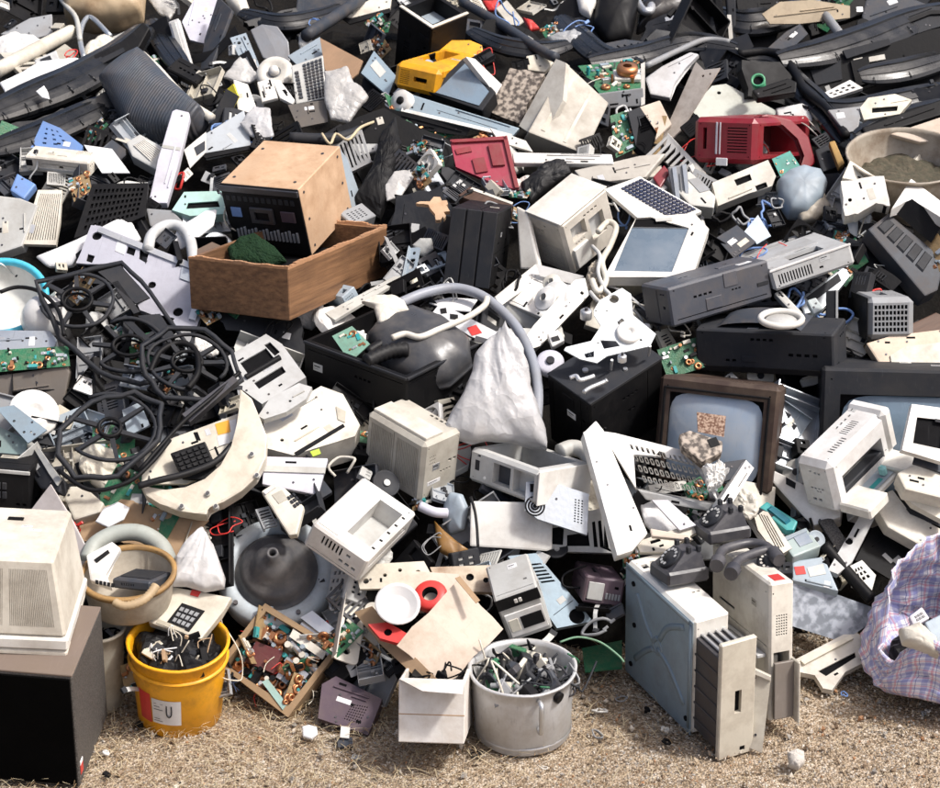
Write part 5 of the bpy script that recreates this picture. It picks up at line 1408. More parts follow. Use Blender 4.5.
PL('instrument_cluster', 'panel', 'silver instrument panel with dials and red marks inside the looping hose', 'silver instrument panel', [(433, 312), (440, 303), (497, 332), (490, 344), (470, 336)], 'F', .012, alu, lift=.2, pads=[([(467, 328), (476, 325), (482, 333), (472, 336)], .002, bred, 'red_mark'), ([(440, 309), (446, 308), (447, 313), (441, 314)], .002, black, 'meter'), ([(450, 314), (458, 315), (458, 320), (450, 319)], .002, black, 'meter'), ([(476, 336), (490, 340), (488, 344), (474, 341)], .002, slate, 'strip')])
LP('paper_scrap', 'paper', 'torn white foam sheet inside the looping blue grey hose', 'torn foam sheet', [(428, 303), (450, 298), (478, 300), (470, 312), (446, 310)], 'U', .015, paper, .5, lift=.18)
LP('plastic_bag', 'bag', 'large crumpled white plastic bag draped in the middle of the pile', 'large white plastic bag', [(505, 323), (516, 336), (524, 350), (529, 376), (537, 402), (547, 450), (532, 450), (516, 444), (488, 441), (468, 446), (441, 434), (450, 412), (462, 394), (472, 372), (474, 352), (490, 340)], (0, -.75, .65), .085, film, .5, lift=.3, fscale=9, smooth=True, drape=(503, 318))
D('computer_case', 'computer', 'silver white desktop computer case with open top and drive bays, below the white plastic bag', 'silver desktop case', (539, 472), (470, 447), (592, 463), (536, 506), (1, -1, 1), lgrey, [('hole', 'T', .08, .1, .92, .9, .1), ('hole', 'F', .35, .12, .62, .88, .03, slate), ('hole', 'F', .66, .08, .98, .92, .06, grey), ('pad', 'F', .1, .4, .16, .7, .002, dgrey, 'badge'), ('knob', 'F', .25, .25, .006, .003, white, 'button'), ('pad', 'R', .0, .0, 1, 1, .004, white, 'side_cover')], r=.012, lift=.16)
TB('cable_wad', 'cable', 'grey white drain hose inside the silver desktop case', 'short drain hose', [(560, 452), (572, 448), (585, 452), (592, 464)], .03, lgrey, lift=.2)
PL('computer_case', 'computer', 'white computer side cover standing below the silver desktop case', 'white side cover', [(471, 501), (553, 503), (552, 549), (547, 551), (470, 546)], (0, -.9, .42), .04, white, lift=.16, warp=.003)
PL('computer_case', 'computer', 'open computer back plate with expansion slots, right of the white side cover', 'slotted back plate', [(548, 520), (602, 508), (614, 553), (548, 551)], (0, -.85, .5), .06, lgrey, lift=.12, holes=[[(552, 528), (564, 526), (563, 545), (551, 544)], [(567, 535), (588, 532), (590, 546), (567, 546)], [(592, 522), (595, 521), (598, 547), (594, 547)], [(598, 521), (601, 520), (604, 547), (600, 547)], [(604, 522), (606, 521), (609, 548), (606, 548)]])
PL('power_supply', 'power supply', 'silver power supply plate with fan grille and black sockets leaning on the silver desktop case', 'silver power supply', [(526, 482), (545, 480), (589, 494), (587, 535), (538, 519), (525, 510)], (.1, -.82, .56), .02, steel, lift=.26, vents=[([(574, 498), (584, 500), (583, 525), (573, 522)], 3, 9, .5)],
   post=lambda t, q2, th: (part(t, 'fan_grille', (lambda b, c: [b.lathe([(r - .003, 0), (r, .003), (r + .003, 0)], 28, 0, Matrix.Translation((c[0], c[1], th + .001))) for r in (.012, .022, .032)] and b)(M(), q2([(535, 506)])[0]), black), part(t, 'fan_hub', M().cyl((*q2([(535, 506)])[0], th - .001), (*q2([(535, 506)])[0], th + .004), .007, None, 14), black),
      [part(t, 'socket', M().plate(q2(p), (), .004, 0, None, 0, th + .003), black) for p in ([(530, 484), (535, 484), (535, 492), (530, 492)], [(537, 484), (543, 485), (543, 493), (537, 492)])]))
TB('power_cable', 'cable', 'thin black cord running down the white side cover', 'thin black cord', [(471, 497), (475, 512), (477, 528), (478, 546)], .005, blackr, lift=.24)
LP('flanged_pulley', 'wheel', 'blue grey plastic wheel half hidden between the beige monitor and white side cover', 'blue grey wheel', [(446, 505), (452, 492), (462, 494), (468, 508), (464, 530), (452, 534), (445, 522)], (-.6, -.7, .4), .03, bgrey, .05, lift=.1, smooth=True)
TB('drain_pipe', 'pipe', 'light lilac pipe stub below the slatted beige monitor', 'lilac pipe stub', [(420, 506), (434, 512), (447, 513)], .018, lilac, lift=.12)
LP('brown_shell', 'shell', 'curved amber brown plastic shell under the white side cover', 'amber shell', [(434, 522), (444, 532), (460, 545), (470, 552), (455, 560), (440, 552), (436, 538)], 'F', .03, pl('amber brown plastic', (.28, .14, .03), .35, .4), .2, lift=.1, smooth=True)

# centre right
D('crt_monitor', 'monitor', 'big white tube monitor with moulded back facing right, above the white crate of reels', 'big white monitor', (560, 226), (525, 212), (607, 187), (574, 277), (1, -1, 1), pl('off white plastic', (.64, .60, .53), .45, .35), [('vents', 'F', .15, .1, .9, .5, 12, 10, .5, .003), ('hole', 'R', .12, .55, .45, .85, .03, lgrey), ('hole', 'R', .52, .3, .85, .75, .025, lgrey), ('pad', 'R', .1, .1, .4, .45, .012, white, 'back_block'), ('pad', 'T', 0, 0, 1, 1, .004, white, 'top_shell')], r=.014, lift=.14)
PL('monitor_bezel', 'bezel', 'white monitor bezel edge left of the big white monitor', 'white bezel edge', [(516, 206), (527, 212), (540, 270), (520, 269)], (-.5, -.75, .42), .03, white, lift=.16)
TB('cable_bundle', 'cable', 'bundle of cream cables between the big white monitor and the blue screened terminal', 'cream cable bundle', [(598, 232), (608, 222), (616, 228), (610, 246), (602, 262), (606, 280), (598, 292), (592, 280)], .012, cream, lift=.24)
TB('cable_bundle', 'cable', 'grey cable loop right beside the cream cable bundle', 'grey cable loop', [(592, 246), (600, 256), (598, 272), (604, 288), (610, 296), (600, 302), (590, 292)], .008, lgrey, lift=.25)
LP('cable_wad', 'cable', 'dense brown grey wad of cable below the cream cable bundle', 'brown cable wad', [(588, 268), (600, 258), (608, 280), (604, 302), (592, 300), (586, 284)], 'F', .03, grime, 1.0, lift=.16, fscale=34)
def term(t, q2, th):
    quad = q2([(631, 227), (689, 228), (672, 272), (614, 271)])
    a, b, c, d = [V((*p, th)) for p in quad]
    m = M(); m.grid(lambda u, v: (a * (1 - u) + b * u) * (1 - v) + (d * (1 - u) + c * u) * v + V((0, 0, -.005 + .006 * math.sin(math.pi * u) * math.sin(math.pi * v))), 14, 12)
    part(t, 'screen', m, glass_b)
    part(t, 'rear_housing', M().plate([(p[0] * .9, p[1] * .9) for p in q2([(638, 222), (690, 218), (702, 230), (688, 272), (612, 272)])], (), .14, 0, None, 0, th - .052), beige)
    part(t, 'control_ridge', M().plate(q2([(655, 219), (672, 218), (672, 221), (656, 222)]), (), .004, 0, None, 0, th + .003), lgrey)
PL('crt_monitor', 'monitor', 'white terminal monitor lying face up with its blue grey screen lit by the sky', 'blue screened terminal', [(636, 218), (650, 217), (694, 213), (709, 229), (692, 279), (680, 277), (604, 277)], (0, -.5, .87), .05, white, lift=.3, holes=[[(631, 227), (689, 228), (672, 272), (614, 271)]], post=term, body='bezel')
PL('keyboard', 'keyboard', 'white computer keyboard with navy keys sticking out behind the blue screened terminal', 'navy keyed keyboard', [(604, 189), (640, 176), (702, 211), (664, 226), (640, 220)], (0, -.4, .9), .02, white, lift=.2, keys=[([(620, 189), (641, 179), (697, 210), (672, 220)], 6, 15, .006, pl('navy keycaps', (.025, .035, .08), .45), 'keys')])
D('video_recorder', 'recorder', 'long slate video recorder slanting below the blue screened terminal', 'slate video recorder', (667, 289), (768, 260), (640, 284), (673, 328), (-1, -1, 1), pl('slate grey plastic shell', (.062, .068, .085), .4, .35), [('hole', 'F', .04, .1, .96, .13, .004), ('pad', 'F', .86, .4, .97, .5, .003, dgrey, 'panel')], lift=.24, r=.008)
D('sound_deck', 'recorder', 'wide dark grey record deck box with domed lid, above the brown television', 'dark record deck', (833, 335), (695, 329), (846, 318), (834, 377), (1, -1, 1), dgrey, [('pad', 'F', 0, 0, 1, .14, .004, black, 'base_strip')], r=.006, lift=.18,
  post=lambda t, w, d, h: part(t, 'domed_lid', (lambda m: m.grid(lambda u, v: V((-w * .36 + w * .62 * u, -d * .35 + d * .9 * v, h - .001 + .05 * math.sin(math.pi * u) ** .5 * math.sin(math.pi * min(1, v * .9 + .08)) ** .5)), 16, 10))(M()), slate))
t = T('phone_cradle', 'cradle', 'oval white plastic ring lying on the domed lid of the dark record deck', aim((781, 321), (0, -.3, .95), .46), None, 'oval white ring', (781, 321))
part(t, 'ring', M().tube([(p[0], p[1], .01) for p in circ(0, 0, .075, 24, .045)], .012, 10, 0, False, True), white)
part(t, 'base', M().lathe([(.05, .0), (.045, .008), (.001, .008)], 24, 0, Matrix.Diagonal((1.2, .7, 1, 1))), lgrey)
def tvpost(t, w, d, h): pass
D('television', 'television', 'old brown television with pale dusty screen beneath the dark record deck', 'brown television', (781, 388), (660, 374), (801, 372), (771, 496), (1, -1, 1), pl('brown television plastic', (.045, .029, .023), .5, .4, spec=.3), [('screen', 'F', .07, .02, .9, .88, .012, glass_l, 'screen'), ('pad', 'F', .05, .88, .92, .9, .006, black, 'gasket'), ('pad', 'F', .905, .0, .925, .9, .006, black, 'gasket'), ('pad', 'F', .045, .0, .065, .9, .006, black, 'gasket')], lift=.02, r=.014, taper=('B', .8, .75))
D('television', 'television', 'large dark grey television with blue grey screen behind the white desk printer', 'grey television', (823, 368), (985, 372), (814, 352), (818, 500), (-1, -1, 1), dgrey, [('screen', 'F', .1, .05, .98, .82, .016, pl('sky blue grey glass', (.15, .21, .27), .16, .5, bump=0, coat=.4, dcol=(.06, .07, .09), dscale=4), 'screen')], lift=-.1, r=.01)
PL('glass_sheet', 'panel', 'dark upright plastic sheet with bright edge left of the round grilled speaker', 'dark upright sheet', [(826, 291), (838, 290), (838, 368), (824, 366)], (-.3, -.9, .3), .02, dgrey, lift=.2, pads=[([(836, 290), (838, 290), (838, 368), (836, 368)], .003, lgrey, 'edge')])
D('subwoofer', 'speaker', 'black cube cabinet carrying loose metal parts, left of the brown television', 'black cube cabinet', (590, 405), (663, 358), (547, 374), (592, 470), (-1, -1, 1), black, [('pad', 'T', 0, 0, 1, 1, .004, dgrey, 'top_plate'), ('knob', 'T', .3, .62, .012, .01, alu, 'screw'), ('knob', 'T', .6, .2, .009, .01, alu, 'screw')], lift=.12, r=.006)
def cam(t, q2, th):
    c = q2([(629, 333)])[0]; part(t, 'reel', M().lathe([(.045, 0), (.045, .012), (.038, .016), (.012, .016), (.01, .01), (.001, .01)], 30, 0, Matrix.Translation((c[0], c[1], th))), white)
    for p in ((598, 343), (612, 360), (650, 346)):
        c = q2([p])[0]; part(t, 'post', M().cyl((*c, -.06), (*c, th), .005, None, 10), alu)
PL('mechanism_plate', 'mechanism', 'silver white metal mechanism plate with holes and reel, standing on the black cube cabinet', 'silver mechanism plate', [(594, 310), (600, 300), (622, 288), (631, 294), (633, 315), (656, 334), (650, 346), (607, 356), (597, 363), (580, 359), (564, 350), (566, 347), (591, 341), (601, 326), (594, 315)], (0, -.62, .78), .006, mat('zinc plated steel', (.62, .66, .68), .45, .45, dirt=.25), lift=.5, choles=[(614, 299, 5), (596, 311, 1.2), (607, 311, 1.2), (590, 355, 1.5), (641, 340, 1.4)], holes=[[(600, 340), (616, 341), (620, 346), (604, 349)], [(617, 322), (622, 318), (626, 322), (619, 326)], [(584, 354), (594, 351), (594, 357), (586, 358)]], post=cam)
for i, (p, n, r, h, lab, sh) in enumerate((((586, 318), 'U', .022, .03, 'small silver motor left of the silver mechanism plate', 'small silver motor'), ((550, 366), 'F', .05, .03, 'round lilac grey speaker driver below the long white arm', 'lilac speaker driver'), ((622, 361), 'U', .016, .02, 'tiny silver bearing cap at the front of the mechanism plate', 'tiny bearing cap'))):
    mw = aim(p, n, (.24, .24, .52)[i])
    t = T(('motor', 'speaker_driver', 'bearing_cap')[i], ('motor', 'speaker', 'bearing')[i], lab, mw, None, sh, p)
    part(t, 'housing', M().lathe([(r, 0), (r, h), (r * .8, h + .004), (r * .3, h + .004)], 24), (alu, lilac, alu)[i]); part(t, 'shaft', M().cyl((0, 0, h), (0, 0, h + .014), r * .3, None, 12), (dsteel, dgrey, dsteel)[i])
for lab, sh, pts in (('silver hooked lever lying on the front corner of the black cube cabinet', 'hooked lever', [(570, 378), (576, 376), (580, 380), (588, 378), (594, 376)]), ('flat silver lever bar lying nearest the front edge of the black cube cabinet', 'lever bar', [(584, 392), (590, 388), (604, 382), (607, 380)])):
    TB('lever', 'lever', lab, sh, pts, .008, alu, lift=.46)
PL('small_relay', 'switch', 'small white relay block between the long white arm and black cube cabinet', 'white relay block', [(547, 333), (558, 329), (565, 340), (552, 347)], 'F', .03, white, lift=.22, pads=[([(551, 338), (558, 336), (560, 340), (553, 342)], .004, dgrey, 'slot')])
def reels(t, q2, th):
    pass
PL('plastic_tub', 'crate', 'open white plastic crate of reels below the big white monitor', 'white crate of reels', [(495, 297), (536, 264), (584, 277), (552, 322)], (0, -.5, .86), .02, white, lift=.06, body='floor',
   extra=[('wall', [(495, 297), (552, 320), (550, 340), (498, 314)], (-.1, -.9, .4), .012, lgrey, .05), ('wall', [(495, 297), (536, 264), (540, 278), (501, 306)], (.7, -.5, .6), .012, white, .02), ('wall', [(536, 264), (584, 276), (580, 286), (540, 276)], (0, -.9, .4), .012, white, -.02)])
for lab, sh, p, n, r in (('largest white reel lying in the white crate of reels', 'largest reel', (555, 296), (-.5, -.6, .6), .06), ('middle white reel in the white crate of reels, left of the largest', 'middle reel', (546, 299), (-.6, -.5, .6), .05), ('yellowish small reel at the back of the white crate of reels', 'yellowish reel', (552, 283), (-.3, -.6, .7), .035)):
    t = T('tape_reel', 'reel', lab, aim(p, n, .2), 'reels in the white crate', sh, p)
    part(t, 'disc', M().lathe([(r * .3, 0), (r, 0), (r, .006), (r * .9, .008), (r * .35, .008), (r * .3, .02)], 26), cream if 'yellow' in lab else white)
    part(t, 'hub', M().lathe([(r * .3, .02), (r * .28, -.03), (r * .1, -.03)], 18), lgrey)
PL('plastic_lever', 'arm', 'long white plastic arm slanting along the right of the white crate of reels', 'long white arm', [(526, 336), (534, 325), (575, 280), (585, 278), (589, 295), (540, 346), (528, 350)], (.3, -.65, .7), .06, white, lift=.2, choles=[(582, 293, 2)])
def spk(t, w, d, h): pass
D('speaker_cabinet', 'speaker', 'tall black speaker cabinet with three vertical front boards, behind the open black crate', 'three board speaker', (498, 213), (452, 207), (514, 205), (489, 289), (1, -1, 1), black, [('pad', 'F', .0, 0, .31, 1, .006, dgrey, 'front_board'), ('pad', 'F', .345, 0, .655, 1, .006, dgrey, 'front_board'), ('pad', 'F', .69, 0, 1, 1, .006, dgrey, 'front_board')], lift=.1, r=.005)
LP('cushion_scrap', 'cushion', 'round pale perforated cone inside the gutted black cabinet', 'pale perforated cone', [(412, 245), (420, 238), (432, 238), (434, 250), (424, 258), (414, 254)], 'C', .02, lgrey, .3, lift=.1)
PL('wood_scrap', 'wood', 'splintered pale wood scrap on top of the gutted black cabinet', 'splintered wood scrap', [(416, 203), (440, 197), (448, 204), (446, 216), (436, 220), (430, 208)], 'F', .02, chip, lift=.34, rag=.01)
PL('wooden_box', 'cabinet', 'dark brown box with pale edge strips on the three board speaker', 'brown edge box', [(458, 195), (470, 186), (513, 203), (512, 210), (470, 200)], 'U', .04, dwood, lift=.16, pads=[([(472, 188), (513, 203), (512, 205), (470, 190)], .003, cream, 'strip')])
PL('pale_strip', 'strip', 'pale grey metal strip along the underside of the broken wooden drawer', 'pale drawer runner', [(325, 313), (408, 269), (411, 274), (335, 320)], 'U', .012, lgrey, lift=.1)
PL('leaning_strip', 'strip', 'narrow grey strip standing at the right end of the broken wooden drawer', 'narrow standing strip', [(384, 236), (388, 238), (403, 270), (399, 273)], 'C', .012, lgrey, lift=.15)
PL('leaning_board', 'panel', 'blue grey board leaning behind the right side of the stereo', 'blue grey leaning board', [(338, 147), (347, 158), (362, 200), (352, 209)], 'RR', .01, bgrey, lift=.12)
# parts round the brown television
PL('foam_block', 'block', 'speckled brown plastic block in front of the brown television screen', 'speckled brown block', [(679, 434), (690, 430), (723, 441), (722, 452), (702, 462), (682, 446)], 'F', .05, foamm, lift=.4, pads=[([(707, 440), (716, 437), (720, 445), (711, 448)], .002, black, 'window')])
PL('speckled_square', 'panel', 'rust speckled square of circuit board against the television screen', 'rust speckled square', [(697, 412), (726, 416), (724, 437), (698, 432)], 'C', .01, speckle_mat('rust speckle', (.16, .08, .05), (.5, .36, .27), 120), lift=.42)
PL('white_wedge', 'box', 'white wedge shaped box leaning at the lower corner of the brown television', 'white wedge box', [(720, 500), (746, 460), (754, 468), (730, 507), (719, 506)], (.3, -.7, .65), .06, white, lift=.36, vents=[([(722, 490), (728, 482), (731, 486), (725, 494)], 2, 2, .4)])
PL('grey_slab', 'box', 'grey open box behind the white wedge box', 'grey open box', [(724, 462), (746, 459), (738, 477), (722, 482)], 'F', .01, slate, lift=.34)
LP('cable_wad', 'cable', 'tangle of white wires in front of the brown television', 'white wire tangle', [(703, 470), (718, 460), (728, 470), (722, 486), (708, 492)], 'F', .03, white, 1.2, lift=.34, fscale=40)
PL('computer_cover', 'cover', 'long white computer cover slanting down beside the white key frame', 'long white computer cover', [(583, 433), (596, 420), (604, 430), (648, 533), (632, 551), (617, 556)], (.15, -.62, .77), .05, white, lift=.34, pads=[([(583, 433), (586, 431), (621, 552), (617, 556)], .004, lgrey, 'edge')])
PL('keyboard_chassis', 'keyboard', 'white keyboard chassis full of rectangular key holes left of the brown television', 'white key frame', [(601, 431), (615, 433), (702, 455), (719, 503), (700, 500), (636, 488)], (0, -.62, .78), .012, white, lift=.3, vents=[([(627, 441), (692, 457), (710, 496), (644, 483)], 12, 4, .5)])
PL('front_rail', 'panel', 'white slotted rail along the lower edge of the white key frame', 'white slotted rail', [(638, 490), (700, 502), (718, 504), (712, 512), (646, 500)], 'FF', .02, lgrey, lift=.26)
LP('paper_heap', 'paper', 'heap of torn white paper and plastic below the white key frame', 'torn paper heap', [(640, 505), (660, 500), (676, 508), (690, 520), (684, 535), (660, 540), (645, 525)], 'F', .04, paper, .9, lift=.2, fscale=16)
PL('lilac_sheet', 'panel', 'lilac plastic panel slanting under the white slotted rail', 'slanting lilac panel', [(652, 500), (668, 500), (696, 525), (680, 530)], 'F', .01, lilac, lift=.3)
PL('cream_chassis', 'panel', 'cream metal chassis with slots lying on the back of the steel-sided tower', 'cream slotted chassis', [(636, 542), (690, 524), (700, 530), (664, 552), (640, 552)], 'F', .02, cream, lift=.28, holes=[[(650, 541), (660, 538), (661, 541), (651, 544)], [(664, 536), (672, 533), (673, 536), (666, 539)]])
PL('mixed_rail', 'bracket', 'cream and rust rail above the cream slotted chassis', 'cream rust rail', [(650, 528), (690, 535), (692, 540), (652, 536)], 'F', .02, pcard, lift=.36)
# ------------------------------------------------------------------ upper right of the middle
D('desk_printer', 'printer', 'long light grey printer with row of side vents behind the slate video recorder', 'vented grey printer', (769, 271), (850, 243), (734, 256), (775, 292), (-1, -1, 1), lgrey, [('vents', 'F', .05, .15, .5, .75, 12, 1, .5, .004), ('hole', 'T', .02, .84, .98, .92, .02), ('hole', 'T', .3, .1, .75, .3, .015), ('pad', 'T', .1, .4, .8, .75, .003, pl('light grey lid', (.42, .43, .43)), 'lid'), ('pad', 'F', 0, .9, 1, 1, .004, white, 'front_lip')], lift=.2, r=.01)
PL('slate_card', 'panel', 'slate blue card leaning on the back of the vented grey printer', 'slate blue card', [(716, 238), (737, 225), (756, 242), (734, 258)], 'F', .006, slate, lift=.2)
PL('paper_card', 'paper', 'pale blue paper card beside the slate blue card', 'pale blue card', [(744, 232), (758, 215), (771, 236), (757, 244)], 'F', .004, pl('pale blue card', (.5, .58, .64), .7), lift=.16)
LP('plastic_lamp', 'lamp', 'rounded grey blue lamp shell behind the vented grey printer', 'rounded lamp shell', [(776, 186), (786, 176), (802, 171), (820, 175), (827, 186), (822, 204), (806, 218), (788, 218), (779, 204)], 'F', .09, bgrey, .1, lift=.1, smooth=True)
LP('rubber_shell', 'shell', 'mottled brown rubber collar below the rounded lamp shell', 'brown rubber collar', [(795, 210), (810, 204), (824, 196), (830, 210), (816, 222), (800, 224)], 'F', .04, grime, .4, lift=.06, smooth=True)
PL('case_shell', 'panel', 'light grey folded steel shell below the vented grey printer', 'folded steel shell', [(798, 300), (846, 264), (850, 276), (822, 310), (804, 314)], 'F', .03, steel, lift=.12, pads=[([(806, 298), (838, 274), (841, 281), (812, 303)], .004, dgrey, 'slot')])
PL('plastic_strip', 'strip', 'light grey plastic bar slanting down right onto the dark upright sheet', 'slanting light bar', [(774, 293), (781, 290), (818, 328), (814, 336)], 'F', .03, lgrey, lift=.22)
PL('plastic_block', 'box', 'small pale blue plastic block beside the slanting light bar', 'pale blue block', [(807, 300), (816, 297), (824, 308), (814, 314)], 'F', .03, pl('pale blue grey plastic', (.45, .52, .56)), lift=.24)
D('round_speaker', 'speaker', 'grey speaker with rounded top and barred grille right of the dark upright sheet', 'round grilled speaker', (867, 298), (914, 297), (848, 290), (868, 340), (-1, -1, 1), grey, [('vents', 'F', .03, .05, .97, .95, 9, 5, .7, .01), ('pad', 'L', 0, 0, 1, 1, .003, black, 'side'), ('hole', 'T', .3, .3, .6, .7, .02)], lift=.12, r=.02)
PL('wood_block', 'wood', 'dark brown wooden block at right edge below the round grilled speaker', 'dark brown block', [(906, 326), (936, 312), (950, 318), (950, 338), (906, 336)], 'F', .06, dwood, lift=.12)
PL('television', 'television', 'peach cream television front with rounded white screen opening at the right edge', 'peach television front', [(866, 343), (890, 336), (950, 328), (950, 368), (882, 368)], (0, -.7, .7), .05, pl('peach cream plastic', (.62, .5, .38), .45, .4), lift=.16, pads=[([(890, 356), (905, 347), (950, 342), (950, 368), (892, 368)], .006, cream, 'screen_mask')])
PL('slatted_case', 'computer', 'black slatted computer case tilted at the right edge below the white cartons', 'black slatted case', [(868, 229), (889, 213), (945, 260), (938, 290), (925, 296)], (.2, -.6, .77), .08, slate, lift=.16, keys=[([(874, 228), (888, 216), (935, 256), (922, 276)], 1, 5, .006, dgrey, 'slats')])
PL('white_box', 'box', 'white box with torn lower edge left of the black fronted white box', 'torn white box', [(841, 181), (884, 176), (890, 206), (876, 203), (858, 214), (845, 216)], (-.1, -.75, .65), .08, white, lift=.4, choles=[(850, 200, 2)], rag=.004)
PL('white_carton', 'box', 'white topped box with a dark open front at the right edge', 'dark fronted white box', [(891, 209), (911, 178), (948, 206), (948, 222), (912, 198)], (0, -.4, .92), .05, white, lift=.4, extra=[('dark_front', [(892, 210), (912, 199), (944, 222), (931, 243)], (-.3, -.9, .3), .01, black, .01)])
def mossy(t, r0, r1, h):
    b = lump_mesh(circ(0, 0, r1 * .93, 24), .03, .8, 5); b.xf(lambda p: p + V((0, 0, h * .4))); part(t, 'dirt', b, pl('mossy dirt', (.06, .055, .035), .95, .5, dscale=40, bump=.6))
bucket('rusty_tub', 'tub', 'large cream rimmed metal tub with mossy brown inside at the upper right', 'mossy tub', (903, 203), .21, .24, .22, pl('stained cream enamel', (.40, .35, .28), .55, .9, dcol=(.14, .09, .05)), (-2, 12), ground=None, lift=.02, post=mossy, wob=.02)
PL('white_strip', 'panel', 'white plastic apron below the rim of the mossy tub', 'white apron', [(842, 178), (850, 160), (866, 172), (880, 178), (862, 182)], 'F', .02, cream, lift=.42)
D('red_shell', 'monitor', 'dark red monitor shell with open dark back, upper right of the pile', 'red monitor shell', (757, 119), (694, 117), (812, 116), (755, 165), (1, -1, 1), red, [('hole', 'F', .1, .25, .17, .85, .03), ('pad', 'F', .36, .2, .39, .9, .003, lilac, 'stripe'), ('pad', 'F', .42, .2, .44, .9, .003, lilac, 'stripe'), ('vents', 'F', .55, .15, .92, .9, 1, 9, .4, .003), ('hole', 'R', .1, .08, .92, .92, .16, pl('dark red inner plastic', (.1, .006, .012), .5)), ('pad', 'F', .38, -.05, .56, .12, .004, paper, 'sticker')], lift=.16, r=.02)
PL('monitor_bezel', 'bezel', 'curved dark red rim leaning at the open end of the red monitor shell', 'curved red rim', [(760, 116), (768, 114), (792, 120), (809, 137), (816, 162), (806, 173), (800, 168), (806, 156), (799, 138), (784, 124)], (.4, -.8, .5), .03, red, lift=.26)
board('circuit_card', 'teal green printed card standing before the red monitor shell', 'teal card', [(772, 159), (790, 151), (804, 172), (782, 180)], (0, -.7, .7), .24, 8, pl('teal board', (.05, .3, .25), .5), 14, .004, .006)
PL('printer', 'printer', 'cream printer front with dark cut-outs below the red monitor shell', 'cut-out printer front', [(712, 183), (768, 160), (776, 176), (772, 186), (750, 193), (718, 206)], (0, -.75, .65), .07, cream, lift=.18, holes=[[(734, 180), (750, 174), (752, 180), (737, 186)], [(755, 186), (766, 182), (768, 187), (757, 191)]])
PL('printer', 'printer', 'light grey printer body left of the cut-out printer front', 'light grey printer body', [(664, 176), (690, 171), (716, 196), (714, 208), (690, 205)], (0, -.6, .8), .08, lgrey, lift=.15, pads=[([(688, 180), (698, 178), (710, 190), (700, 193)], .003, grey, 'panel')])
PL('metal_channel', 'bracket', 'grey metal channel standing left of the light grey printer body', 'standing grey channel', [(668, 167), (687, 164), (690, 200), (674, 202)], 'C', .03, grey, lift=.2, pads=[([(672, 168), (676, 167), (680, 200), (676, 201)], .008, steel, 'flange'), ([(682, 165), (686, 164), (689, 199), (686, 200)], .008, steel, 'flange')])
PL('switch', 'scrap', 'little red plastic scrap beside the standing grey channel', 'little red scrap', [(653, 177), (664, 165), (670, 172), (660, 188)], 'F', .02, red, lift=.2)
PL('plastic_sheet', 'panel', 'long light grey lid lying above the navy keyed keyboard', 'long grey lid', [(574, 170), (640, 156), (666, 153), (646, 177), (586, 184)], (0, -.5, .86), .03, pl('warm light grey plastic', (.46, .44, .41)), lift=.14)
PL('steel_angle', 'bracket', 'cream steel angle standing up left of the red monitor shell', 'cream steel angle', [(662, 138), (696, 62), (704, 70), (720, 68), (682, 129), (664, 146)], (-.5, -.6, .62), .008, pl('dirty cream paint', (.5, .45, .4), .5, .6), lift=.22, choles=[(703, 76, 1.5), (710, 74, 1.2)])
PL('plastic_sheet', 'panel', 'white green appliance panel behind the cream steel angle and red monitor shell', 'white green appliance panel', [(712, 86), (726, 84), (784, 115), (768, 121), (700, 118), (690, 110)], (0, -.6, .8), .02, pl('white green paint', (.58, .6, .53), .4, .4), lift=.08, choles=[(719, 93, 2)])
PL('flat_carton', 'box', 'pale cream flattened carton left of the cream steel angle', 'pale flattened carton', [(636, 108), (660, 100), (672, 124), (655, 140), (636, 130)], 'F', .03, pcard, lift=.1)
PL('power_supply', 'power supply', 'dark grey power supply with dotted vents above the long grey lid', 'dotted power supply', [(628, 112), (640, 107), (657, 133), (650, 158), (636, 146)], (.1, -.8, .6), .06, dgrey, lift=.2, vents=[([(638, 116), (648, 114), (652, 128), (642, 132)], 6, 6, .5)], choles=[(641, 147, 5)])
board('circuit_board', 'green circuit board with pale block beside the dotted power supply', 'board by the power supply', [(610, 116), (628, 110), (636, 148), (616, 158)], (0, -.7, .7), .16, 12, cnt=26)
board('circuit_board', 'green circuit board with copper coil lying in a grey tray at the top', 'coil board', [(578, 66), (638, 60), (643, 88), (600, 94)], 'U', .16, 13, cnt=34, hmax=.04, size=.016)
PL('tray_lip', 'tray', 'dark grey tray front below the coil board', 'tray front', [(596, 94), (643, 88), (645, 106), (602, 109)], 'FF', .02, grey, lift=.18)
t = T('copper_coil', 'coil', 'copper wire coil on white former sitting on the coil board', aim((627, 74), 'U', .22), None, 'copper coil', (627, 74))
part(t, 'winding', M().lathe([(.02, 0), (.045, .002), (.05, .02), (.045, .038), (.02, .04)], 24), copper); part(t, 'former', M().box((-.06, -.05, -.02), (.06, .05, .0), .004), white)
PL('steel_corner', 'bracket', 'white steel corner frame standing behind the coil board', 'white corner frame', [(641, 64), (645, 62), (645, 104), (641, 106)], 'C', .01, white, lift=.32)
PL('bumper_piece', 'car part', 'white grey curved bumper skin under the black car trim at the top', 'curved white bumper skin', [(645, 78), (662, 66), (690, 52), (699, 54), (684, 68), (674, 82), (670, 98), (650, 94)], (-.2, -.6, .8), .03, pl('primer white plastic', (.55, .55, .56), .4, .4), lift=.1)
